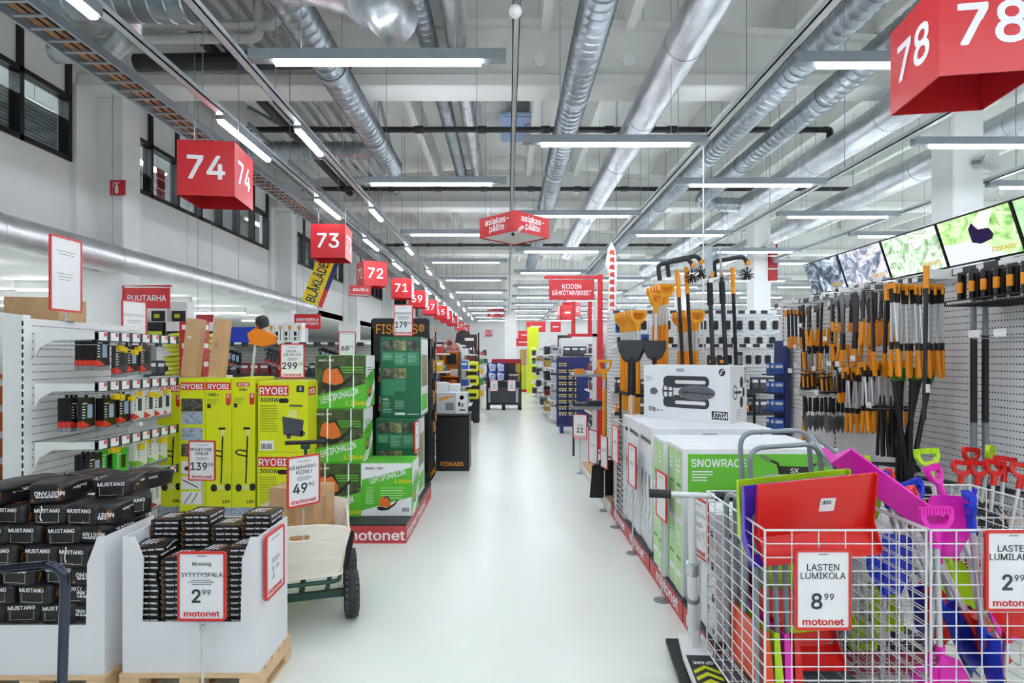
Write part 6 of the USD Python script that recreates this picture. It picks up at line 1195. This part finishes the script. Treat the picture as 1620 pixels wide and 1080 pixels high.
# yellow hoses in a pile
t0 = Kit(lambda key, label, loc, rotz, group, M: (lambda t: (B().tube([(.19 * math.cos(a) * (1 + .15 * math.sin(a)), .13 * math.sin(a), .008 * math.sin(3 * a)) for a in np.linspace(0, 2 * PI, 25)], .022, 8).build('hose', mat('hose_yellow', '#d8d83a', .45), t, 40), B().bx(.12, .2, -.02, .02, -.028, .028).build('label_band', PAPER if key else CHAR, t, False), t)[2])(thing('hose_coil', label, 'hose', loc, rotz, group, M)))
for k in range(9): t0(k % 2, 'coil of yellow hose in the pile left of the leaning cartons', (-3.15 + .02 * ((k * 5) % 3), 5.6, 1.4 + .045 * k), 10 * (k % 4), 'yellow hose coils in the pile')
t = thing('side_table', 'white stand hidden behind the gondola that carries the hose coils', 'stand', (-3.1, 5.6, 0)); B().bx(-.3, .3, -.2, .2, 1.33, 1.37, c=.003).build('top', WHITE, t)
for x in (-.27, .27):
    for y in (-.17, .17): B().bx(x - .02, x + .02, y - .02, y + .02, 0, 1.33).build('leg', WHITE, t, False)
for k in range(3): prod(('#c22c2c', .22, .12, .17), 'red and white pack stacked beside the yellow hoses', (-2.95, 5.36, 1.37 + .172 * k), 0, 'red packs beside the yellow hoses')
for k, (x, n) in enumerate(((-4.2, 4), (-3.55, 5), (-2.75, 4), (-4.75, 3))):
    for i in range(n):
        t = None; hang('grey' if k % 2 else 'black', f'dark glove pack hanging on the left cross gondola, {("first", "second", "third", "leftmost")[k]} cluster', (x + .06 * i, 8.44, 1.68 - .02 * i), 0, f'glove packs, {("first", "second", "third", "leftmost")[k]} cluster')
# ---- far left edge
block('dark shelf unit at the left edge behind the near gondola', 'the shelf unit at the left edge', -5.3, -3.45, 4.6, 5.3, 1.75, (.35, .75, 1.1, 1.42), 'red', 3, size=(.16, .14, .24))
t = carton('cardboard_box', 'large plain brown box on top of the left edge shelf unit', 'box', .42, .4, .2, (-4.05, 5.0, 1.86), 8, KRAFT); t = carton('mower_carton', 'blue and white machine carton at the left edge of the picture', 'box', .75, .4, .5, (-4.3, 4.35, 1.4), 14, PAPER)
T = faceT(.75, .4, .5, 'f'); shp('printed_field', mat('print_blue', '#2a6ac0', .4), t, T, sg.Polygon([(.62, 0), (.745, 0), (.745, .495), (.7, .495)])); shp('printed_tool', mat('print_graphite', '#4a4f57', .45), t, T, ell(.45, .2, .2, .12, 30))
t = thing('box_stand', 'grey frame carrying the blue and white machine carton', 'stand', (-4.3, 4.35, 0)); B().bx(-.4, .4, -.22, .22, 1.36, 1.4).build('top', CHAR, t, False)
for x in (-.38, .36): B().bx(x, x + .03, -.2, .2, 0, 1.36).build('side_frame', CHAR, t, False)
for k in range(4): prod(('#e8542c' if 0 else '#d06a18', .22, .2, .2), 'rust orange box in the column at the left edge under the carton', (-3.98, 4.3, .62 + .2 * k), 8, 'rust orange boxes at the left edge')
t = carton('tall_pack', 'tall black pack at the left edge below the orange boxes', 'box', .5, .2, .6, (-3.85, 4.22, .02), 10, BLACK); shp('printed_text', LETW, t, faceT(.5, .2, .6, 'f'), *bars(.2, .45, .45, 3, .04, .012, 2))

# ---- black stand, counter and the end of the left block
t = thing('display_stand', 'black display stand headed FISKARS behind the dark green cartons', 'display stand', (-1.68, 7.0, 0)); W = .72
B().prism(rrect(0, 1.5, W, 2.03, .04), .03, F((0, .03, 0), (1, 0, 0), (0, 0, 1))).build('header', BLACK, t, 30); tx(ORANGE, t, F((0, -.0006, 0), (1, 0, 0), (0, 0, 1)), ('FISKARS®', .115, W / 2, 1.84, 'c', {'fit': W * .82, 'bold': False}))
B().bx(0, .03, 0, .55, 0, 1.9).build('side_frame', BLACK, t, False); B().bx(W - .03, W, 0, .55, 0, 1.78).build('side_frame', BLACK, t, False); B().bx(.03, W - .03, .26, .29, 0, 1.6).build('back_panel', CHAR, t, False); B().bx(0, W, -.03, .6, 0, .14, c=.004).build('base', BLACK, t); tx(ORANGE, t, F((W + .0006, 0, 0), (0, 1, 0), (0, 0, 1)), ('FISKARS', .07, .3, .04, 'c', {'fit': .5}))
for z in np.arange(.2, 1.75, .09): B().bx(W, W + .002, .5, .52, z, z + .05).build('slot', PAPER, t, False)
for k in range(9):
    z = .45 + .13 * k; tool('axe' if k % 3 else 'trowel', 'small tool hanging on the side of the black display stand', M=I4(-.93, 7.1 + .13 * (k % 3), z + .45) @ RZ(90), group='small tools on the side of the black display stand')
for k, z in enumerate((.5, .95, 1.32)):
    for i in range(3): hang('black', f'black tool pack on the {("lower", "middle", "upper")[k]} pegs of the black display stand', (-1.55 + .2 * i, 7.1, z + .15), 0, f'black packs on the {("lower", "middle", "upper")[k]} pegs of the black display stand')
t = thing('counter', 'black counter block with FISKARS in orange near the floor', 'counter', (-.975, 7.75, 0)); B().bx(0, .45, 0, .45, 0, .74, c=.004).build('body', BLACK, t); B().bx(-.02, .46, -.01, .46, .75, .775, c=.003).build('top', CHAR, t); tx(ORANGE, t, F((0, -.0006, 0), (1, 0, 0), (0, 0, 1)), ('FISKARS', .055, .22, .07, 'c', {'fit': .32}))
t = carton('gadget_carton', 'grey and orange printed carton on the black counter', 'box', .42, .3, .29, (-.77, 7.97, .776), 0, mat('print_grey_pale', '#c9ced3', .45)); T = faceT(.42, .3, .29, 'f'); shp('printed_field', PAPER, t, T, sg.box(.27, .0, .42, .29)); shp('printed_tool', ORANGE, t, T, sg.Polygon([(.02, .2), (.15, .24), (.26, .25), (.16, .21), (.04, .17)]), ell(.35, .22, .03, .03)); shp('printed_tool', mat('print_mid', '#7d848a', .5), t, T @ I4(0, 0, .0008), sg.box(.13, .05, .24, .15)); shp('printed_text', CHAR, t, T @ I4(0, 0, .0008), sg.box(.3, .1, .33, .16), sg.box(.35, .09, .37, .14), sg.box(.32, .04, .4, .06))
for k, (x, z) in enumerate(((-.95, .76), (-.78, .76))):
    t = carton('filter_carton', 'white and blue carton standing behind the printed carton, ' + ('left' if k == 0 else 'right'), 'box', .16, .2, .42 - .02 * k, (x + .0, 8.4, z), 0, PAPER); shp('printed_field', mat('print_blue', '#2a6ac0', .4), t, faceT(.16, .2, .4, 'f'), sg.box(.02, .22, .14, .3))
t = thing('low_table', 'grey low table behind the black counter', 'table', (-1.05, 8.28, 0)); B().bx(0, .42, 0, .3, .72, .76).build('top', GREY, t, False); B().bx(.02, .4, .02, .28, 0, .72).build('body', GREY, t, False)
# orange glue stand
t = thing('glue_stand', 'orange cardboard stand headed GORILLA with rows of packs', 'display stand', (-1.27, 10.6, 0)); gb_ = mat('stand_brown', '#8a4a30', .5); go = mat('stand_orange', '#e8882c', .45)
B().bx(0, .38, .02, .4, 0, .75, c=.003).build('base', gb_, t); B().bx(0, .02, 0, .4, .75, 1.65).build('side', gb_, t, False); B().bx(.36, .38, 0, .4, .75, 1.65).build('side', BLACK, t, False); B().bx(.02, .36, .36, .38, .75, 1.7).build('back', go, t, False)
B().prism(sg.Polygon([(0, 0), (.38, 0), (.38, .1), (.3, .17), (.22, .25), (.16, .25), (.08, .17), (0, .1)]), .02, F((0, .02, 1.65), (1, 0, 0), (0, 0, 1))).build('header', mat('header_rose', '#c98a80', .5), t, 30); tx(BLACK, t, F((0, -.0006, 1.65), (1, 0, 0), (0, 0, 1)), ('GORILLA', .055, .19, .03)); shp('emblem', mat('emblem_brown', '#5a3a34', .5), t, F((0, -.0006, 1.65), (1, 0, 0), (0, 0, 1)), ell(.19, .16, .05, .05)); B().bx(.1, .28, .3, .31, 1.42, 1.62).build('screen_panel', BLACK, t, False)
for z in (.8, 1.0, 1.2): B().bx(.02, .36, .02, .36, z - .02, z).build('shelf', go, t, False); shelf_rows(f'the orange glue stand, {("low", "middle", "high")[round((z - .8) / .2)]}', -1.24, -.92, 10.75, (z,), 'orange', int(z * 100), size=(.07, .08, .16), gapp=0)
# blocks along the left of the aisle
for k, (y, x1, pal, sz) in enumerate(((9.6, -1.35, 'mixed', .13), (11.6, -1.05, 'blue', .12), (13.4, -1.05, 'lime', .16), (15.4, -1.1, 'dark', .16), (17.6, -1.1, 'red', .18), (20.2, -1.1, 'mixed', .2), (23.4, -1.1, 'white', .2))):
    block('white gondola end on the left of the aisle, ' + ('just behind the counter', 'behind the orange glue stand', 'with yellow-green tools', 'with black packs', 'beside the red stand', 'far down the aisle', 'farthest down the aisle')[k], f'the {ORD[k]} left aisle gondola', x1 - 1.3, x1, y, y + 1.0, 1.85, ZS, pal, 20 + k, 'r', size=(sz, .16, .24 if k > 2 else .2))
t = thing('poster_stand', 'dark brown poster stand on the left of the aisle', 'display stand', (-1.2, 14.9, 0)); B().bx(0, .4, 0, .05, .3, 2.15, c=.004).build('panel', mat('poster_brown', '#3a2420', .45), t); B().bx(.42, .46, 0, .05, 0, 2.2).build('post', BLACK, t, False); B().bx(0, .42, -.1, .15, 0, .3).build('base', DKRED, t, False); shp('printed_text', LETW, t, F((0, -.0006, 0), (1, 0, 0), (0, 0, 1)), sg.box(.08, 1.98, .32, 2.06)); shp('printed_picture', mat('poster_rust', '#7a3a28', .5), t, F((0, -.0006, 0), (1, 0, 0), (0, 0, 1)), sg.box(.05, 1.3, .35, 1.8))
def mk_helm(key, label, loc, rotz, group, M):
    t = thing('lime_case', label, 'tool case', loc, rotz, group, M); B().bx(-.14, .14, -.1, .1, 0, .24, c=.03).build('case', RYB, t); B().bx(-.09, .09, -.104, -.1, .07, .15).build('front_badge', BLACK, t, False); B().tube(bend([(-.08, 0, .23), (-.08, 0, .3), (.08, 0, .3), (.08, 0, .23)], .03), .012, 6).build('handle', BLACK, t); return t
lc = Kit(mk_helm)
for k in range(3): lc(0, 'yellow-green tool case stacked at the aisle end, ' + ('lowest', 'middle', 'top')[k], (-.83, 13.55, .55 + .33 * k), 0)
t = thing('case_stand', 'dark red and black stand under the yellow-green tool cases', 'stand', (-.83, 13.6, 0)); B().bx(-.16, .16, -.15, .15, 0, .55, c=.004).build('body', BLACK, t); B().bx(-.17, -.1, -.155, -.15, 0, .55).build('stripe', REDP, t, False)
t = thing('jacket', 'black jacket hanging high far down the left side of the aisle', 'jacket', (-1.75, 22.5, 1.75)); B().prism(sg.Polygon([(-.2, 0), (.2, 0), (.22, .5), (.3, .15), (.34, .2), (.24, .75), (.08, .85), (-.08, .85), (-.24, .75), (-.34, .2), (-.3, .15), (-.22, .5)]).buffer(.02), .12, F((0, .06, 0), (1, 0, 0), (0, 0, 1))).build('body', BLACK, t, 30); shp('print', PAPER, t, F((0, -.061, 0), (1, 0, 0), (0, 0, 1)), ell(0, .6, .05, .05)); B().tube([(0, 0, .85), (0, 0, 2.1)], .005, 5).build('hanger', GREY, t)

# ---- display trolley in the middle of the aisle
t = thing('pallet_display', 'grey wheeled display with blue boxes and two price sheets standing in mid-aisle', 'display stand', (-.63, 16.8, 0)); gm = mat('display_slate', '#454c54', .5); W = 1.04
B().bx(0, W, 0, .6, .14, .2).build('deck', CHAR, t, False)
for x in (0, .46, .94): B().bx(x, x + .1, 0, .6, 0, .14, c=.004).build('block', BLACK, t)
for x in (0, W - .05): B().bx(x, x + .05, .0, .05, .2, 1.1).build('post', CHAR, t, False); B().bx(x, x + .05, .55, .6, .2, 1.5).build('post', CHAR, t, False)
B().bx(.05, W - .05, .04, .56, .2, .66, c=.004).build('lower_box', gm, t); B().bx(.05, W - .05, .1, .3, .66, .84).build('upper_step', CHAR, t, False); B().bx(.02, W - .02, .5, .53, .84, 1.42).build('back', CHAR, t, False); B().bx(.15, W - .02, .47, .5, 1.36, 1.5).build('header', DKRED, t, False); B().bx(.03, .14, .47, .5, 1.34, 1.48).build('header_label', PAPER, t, False)
for x in (.06, .88): B().bx(x, x + .06, -.004, .03, .22, .64).build('light_strip', STEEL, t, False)
def mk_bb(key, label, loc, rotz, group, M):
    w, d, h = .23, .2, .27; t = thing('blue_box', label, 'box', loc, rotz, group, M); B().bx(-w / 2, w / 2, -d / 2, d / 2, 0, h, c=.002).build('carton', mat('carton_blue', '#3048a8', .4), t); T = faceT(w, d, h, 'f'); shp('printed_field', mat('print_sky', '#dfe8f6', .4), t, T, sg.Polygon([(.06, .005), (.2, .03), (.22, .2), (.03, .26), (.01, .18)])); shp('printed_tool', mat('print_blue3', '#7a90c8', .4), t, T @ I4(0, 0, .0008), ell(.13, .12, .06, .06).difference(ell(.13, .12, .03, .03))); return t
bb = Kit(mk_bb)
for i in (0, 1):
    for j in (0, 1): bb(0, f'blue and white carton on the mid-aisle display, {("lower", "upper")[j]} {("left", "right")[i]}', (-.46 + .25 * i, 17.15, .845 + .275 * j), 0)
for k in range(5): prod(('#2b2e34', .05, .1, .24), 'charcoal hand tool pack on the right of the mid-aisle display', (.06 + .055 * k, 17.15, .86), 0, 'charcoal packs on the mid-aisle display')
t = carton('yellow_card', 'yellow slotted card at the right of the mid-aisle display', 'card', .13, .02, .5, (.31, 17.2, .86), 0, mat('card_yellow', '#d8aa2c', .5)); shp('slots', CHAR, t, faceT(.13, .02, .5, 'f'), *[sg.box(.03, .04 + .04 * i, .1, .052 + .04 * i) for i in range(11)])
for k, x in enumerate((-.4, .12)): price_sign(('left' if k == 0 else 'right') + ' red-framed price sheet hung on the mid-aisle display', (x, 16.77, .55), (4, -3)[k], [], '3' if k == 0 else '5', '', SML, w=.24, h=.34, pole=False, brand=False)

# ---- right side: cross gondola behind the long tools
block('white pegboard gondola across the right behind the long tools', 'the right cross gondola', 1.43, 3.72, 7.6, 8.2, 2.2, (.45, .82, 1.12), 'tools', 5, peg=PEGX, size=(.13, .12, .16))
t = thing('price_strip', 'dashed dark label strip along the top of the right cross gondola', 'price rail', (1.43, 7.86, 2.15)); B().bx(0, 2.29, 0, .01, 0, .05).build('rail', PAPER, t, False)
for k in range(14): B().bx(.03 + .157 * k, .12 + .157 * k, -.004, 0, .004, .046).build('price_label', CHAR, t, False)
t = thing('price_strip', 'second dashed label strip halfway up the right cross gondola', 'price rail', (1.43, 7.56, 1.68)); B().bx(0, 2.29, 0, .01, 0, .05).bx(0, .012, .01, .33, 0, .03).bx(2.278, 2.29, .01, .33, 0, .03).build('rail', PAPER, t, False)
for k in range(12): B().bx(.03 + .18 * k, .12 + .18 * k, -.004, 0, .004, .046).build('price_label', CHAR, t, False)
def mk_blister(key, label, loc, rotz, group, M):
    t = thing('blister_pack', label, 'package', loc, rotz, group, M); B().bx(-.055, .055, 0, .003, -.2, 0).build('card', mat('prod_' + key[1:], key, .45), t, False); B().bx(-.035, .035, -.04, 0, -.16, -.04, c=.012).build('blister', BLACK if key != '#1b1c20' else STEEL, t); B().tube([(0, .3, -.01), (0, -.04, -.01)], .003, 4).build('peg', STEEL, t); return t
bl = Kit(mk_blister); r = random.Random(9)
for row, (z, xs) in enumerate(((2.08, np.arange(1.5, 3.65, .16)), (1.86, np.arange(1.5, 3.65, .17)), (1.62, np.arange(2.7, 3.65, .13)))):
    for x in xs:
        if r.random() < .2 and x < 2.6: continue
        key = r.choice(('#eceef0', '#c8d0d8', '#2a56a8', '#eceef0') if row < 2 else ('#eceef0', '#eceef0', '#1b1c20')); bl(key, f'{CN[key]} blister pack on the {("top", "second", "third")[row]} peg row of the right cross gondola', (float(x), 7.62, z), 0, f'{CN[key]} blister packs, {("top", "second", "third")[row]} row, right cross gondola')
t = thing('blue_tower', 'narrow dark blue tower of blue cartridges at the left end of the tool wall', 'display stand', (3.3, 6.75, 0)); B().bx(.0, .05, 0, .3, .05, 1.75, c=.003).build('panel', NAVY, t); B().bx(-.3, .05, 0, .3, 0, .05).build('base', NAVY, t, False)
for k in range(5): B().bx(-.16, 0, .02, .28, .45 + .22 * k, .47 + .22 * k).build('shelf', NAVY, t, False)
for k in range(5):
    for i in range(2): prod(('#3a6ac0', .09, .12, .13), 'light blue cartridge pack on the dark blue tower', (3.24 - .0, 6.83 + .12 * i, .47 + .22 * k), -90, 'light blue packs on the dark blue tower')
# red frame and sign
t = thing('sign_frame', 'tall red post with a red cross bar carrying the KODIN SÄHKÖTARVIKKEET sign', 'sign post', (1.52, 9.6, 0)); B().bx(0, .09, 0, .09, 0, 2.95, c=.003).build('post', RED, t); B().bx(-.9, 0, .02, .07, 2.88, 2.93, c=.003).build('cross_bar', RED, t)
for x in (-.44, -.16): B().bx(x, x + .07, .03, .06, 1.95, 2.5).build('stay', RED, t, False)
B().bx(-.5, 0, .03, .06, 1.9, 1.95).build('lower_bar', RED, t, False)
for x in (-.75, -.1): B().bx(x, x + .012, .04, .05, 2.83, 2.9).build('hanger', PAPER, t, False)
B().bx(-.08, -.01, .03, .06, .1, 2.5).build('side_panel', mat('poster_pale', '#e8e2e2', .5), t, False)
plate_sign('department_sign', 'red KODIN SÄHKÖTARVIKKEET sign hanging on the red frame', 1.08, 9.6, 2.52, .77, .34, ['KODIN', 'SÄHKÖTARVIKKEET'], .072)
t = thing('feather_flag', 'tall white feather flag with red pattern behind the red post', 'flag', (1.62, 9.2, 0)); B().prism(sg.Polygon([(0, 2.2), (.13, 2.2), (.15, 3.0), (.12, 3.3), (.06, 3.42), (.0, 3.3), (-.04, 3.05), (.02, 2.9)]), .006, FRONT).build('cloth', PAPER, t, 30); B().tube([(.13, .01, 0), (.14, .01, 2.9), (.07, .01, 3.42)], .008, 6).build('pole', GREY, t)
shp('printed_pattern', mat('flag_red', '#e0462e', .5), t, F((0, -.0066, 0), (1, 0, 0), (0, 0, 1)), *[sg.Polygon([(.02 + .01 * (k % 2), 2.26 + .12 * k), (.11, 2.24 + .12 * k), (.1, 2.33 + .12 * k), (.04, 2.32 + .12 * k)]) for k in range(9)]); B().lathe([(0, .02), (.16, .01), (.16, 0)], 16).build('foot', GREY, t)
# blue stand with hooks
t = thing('blue_stand', 'dark blue perforated stand with rows of small yellow-topped packs', 'display stand', (1.0, 11.6, 0)); B().bx(0, .66, 0, .04, .18, 1.55, c=.004).build('panel', NAVY, t); B().bx(.64, .68, .04, .4, .18, 1.55).build('side_panel', mat('stand_blue2', '#2a5ab0', .4), t, False); B().bx(0, .66, -.03, .04, .14, .2).build('ledge', NAVY, t, False)
for x in (.08, .56): B().bx(x, x + .06, 0, .3, 0, .14).build('foot', NAVY, t, False)
b = B()
for i in range(6):
    for j in range(9): b.bx(.05 + .11 * i, .07 + .11 * i, -.003, 0, .3 + .14 * j, .305 + .14 * j)
tag(b.build('slots', mat('slot_pale', '#9aa6d0', .5), t, False), kind='stuff')
def mk_fuse(key, label, loc, rotz, group, M):
    t = thing('fuse_pack', label, 'package', loc, rotz, group, M); B().bx(-.085, .085, -.05, 0, 0, .05, c=.004).build('card', mat('fuse_dark', '#4a4a58', .5), t); B().bx(-.08, .08, -.052, -.004, .05, .075).build('yellow_top', mat('fuse_yellow', '#d8c070', .5), t, False)
    for k in range(3): B().bx(-.07 + .055 * k, -.04 + .055 * k, -.052, -.05, .01, .035).build('label', PAPER, t, False)
    return t
fu = Kit(mk_fuse)
for j in range(8):
    for i in range(2): fu(0, ('left' if i == 0 else 'right') + '-column yellow-topped pack on the blue stand', (1.12 + .2 * i, 11.6, .36 + .123 * j), 0, ('left' if i == 0 else 'right') + ' column of packs on the blue stand')
fu(0, 'single yellow-topped pack at the top of the left column of the blue stand', (1.12, 11.6, 1.36), 0)
# grey tiered table beside the red post
t = thing('tier_table', 'dark grey tiered table between the blue stand and the single shovel', 'table', (1.0, 8.7, 0))
for z in (.75, 1.25): B().bx(0, .6, 0, .5, z, z + .04, c=.004).build('tier', GREY, t)
for x in (.02, .55): B().bx(x, x + .03, .22, .26, 0, 1.25).build('post', CHAR, t, False)
shelf_rows('the tiered table', 1.05, 1.55, 8.95, (.79, 1.29), 'tools', 77, size=(.12, .2, .08))
# blocks along the right of the aisle
for k, (y, x0, pal, sz) in enumerate(((9.9, 1.75, 'mixed', .12), (12.9, 1.25, 'white', .14), (14.6, 1.2, 'dark', .14), (16.6, 1.2, 'white', .16), (19, 1.2, 'tools', .16), (22, 1.2, 'mixed', .18), (26, 1.2, 'red', .2))):
    block('white gondola right of the aisle, ' + ('behind the red post', 'behind the blue stand', 'with dark packs', 'with pale packs', 'before the yellow panel', 'just before the end of the yellow panel', 'farthest down the aisle')[k], f'the {ORD[k]} right aisle gondola', x0, x0 + 1.3, y, y + 1.0, 2.0 if k != 2 else 1.9, ZS + ((1.85,) if 0 else ()), pal, 40 + k, 'l', size=(sz, .16, .22))
t = thing('spotlight_stand', 'narrow dark display panel with rows of lit spotlights', 'display stand', (1.25, 14.2, 0)); B().bx(0, .35, 0, .05, .3, 2.1, c=.003).build('panel', mat('panel_umber', '#2c221e', .5), t)
for j in range(7):
    for i in range(2): B().lathe([(0, .02), (.03, .015), (.035, 0)], 10, F((.1 + .15 * i, -.001, .55 + .2 * j), (1, 0, 0), (0, 0, 1))).build('spot', glow('spot_warm', '#ffe2b0', 1.6) if (i + j) % 2 else STEEL, t, 40)
B().bx(0, .35, -.1, .2, 0, .3).build('base', BLACK, t, False)
t = thing('display_board', 'tall yellow-green end panel at the right of the aisle', 'end panel', (.86, 24.5, 0)); B().bx(0, .48, 0, .6, 0, 2.85, c=.004).build('panel', mat('panel_lime', '#d6e21c', .45), t); shp('printed_text', mat('panel_pale', '#eef29a', .45), t, F((0, -.0006, 0), (1, 0, 0), (0, 0, 1)), sg.box(.12, 1.5, .36, 1.62), sg.box(.12, 1.9, .36, 1.98), sg.box(.12, 1.3, .36, 1.42))
t = thing('display_board', 'short yellow-green panel with a kraft strip left of the tall one', 'end panel', (.55, 25.4, 0)); B().bx(0, .3, 0, .5, 0, 1.2).build('panel', mat('panel_lime', '#d6e21c', .45), t, False); B().bx(0, .3, 0, .5, 1.2, 1.9).build('kraft_strip', KRAFT, t, False); B().bx(0, .3, -.02, 0, .0, .12).build('red_foot', RED, t, False)
for k, (x, y, z, w, h) in enumerate(((1.35, 27, 2.75, .9, .5), (1.0, 30, 2.5, .9, .45), (1.9, 22.5, 2.55, .4, .4), (1.95, 18.5, 2.75, .3, .5), (.9, 33, 2.2, .9, .45))):
    plate_sign('department_sign', 'red department sign high on the right, ' + ('behind the yellow-green panel', 'lower, behind the yellow-green panel', 'small, above the spotlight panel', 'narrow, beside the 64 cube', 'lowest and farthest')[k], x, y, z, w, h, [], .1, hang=6.3)
    shp('printed_text', LETW, stage.GetPrimAtPath('/World/department_sign' + f'_{COUNT["/World/department_sign"] - 1:03d}'), F((-w / 2, -.0126, 0), (1, 0, 0), (0, 0, 1)), sg.box(w * .2, h * .45, w * .8, h * .57))
plate_sign('wall_sign', 'small red square sign on the far wall', -1.2, 36.9, 2.9, .4, .4, ['47'], .2)
block('long low gondola at the far end wall', 'the far end gondola', -3.0, .3, 33, 34, 1.5, (.3, .8, 1.2), 'white', 60, size=(.3, .25, .35))

# the boxes that show largest stand singly, the rest joined by colour
WANT.sort(key=lambda a: -a[0])
for _, key, lab, loc, rz in WANT[:285]: prod(key, lab, loc, rz, lab)
t = thing('retail_boxes', 'small retail boxes of many colours filling the farther shelves', 'packages', (0, 0, 0), kind='stuff'); byc = {}
for _, key, lab, loc, rz in WANT[285:]:
    w, d, h = key[1:]; byc.setdefault(key[0], B()).bx(-w / 2, w / 2, -d / 2, d / 2, 0, h, RZ(rz, loc))
for c, b in byc.items(): tag(b.build('boxes', mat('prod_' + c[1:], c, .4), t, False), kind='stuff')
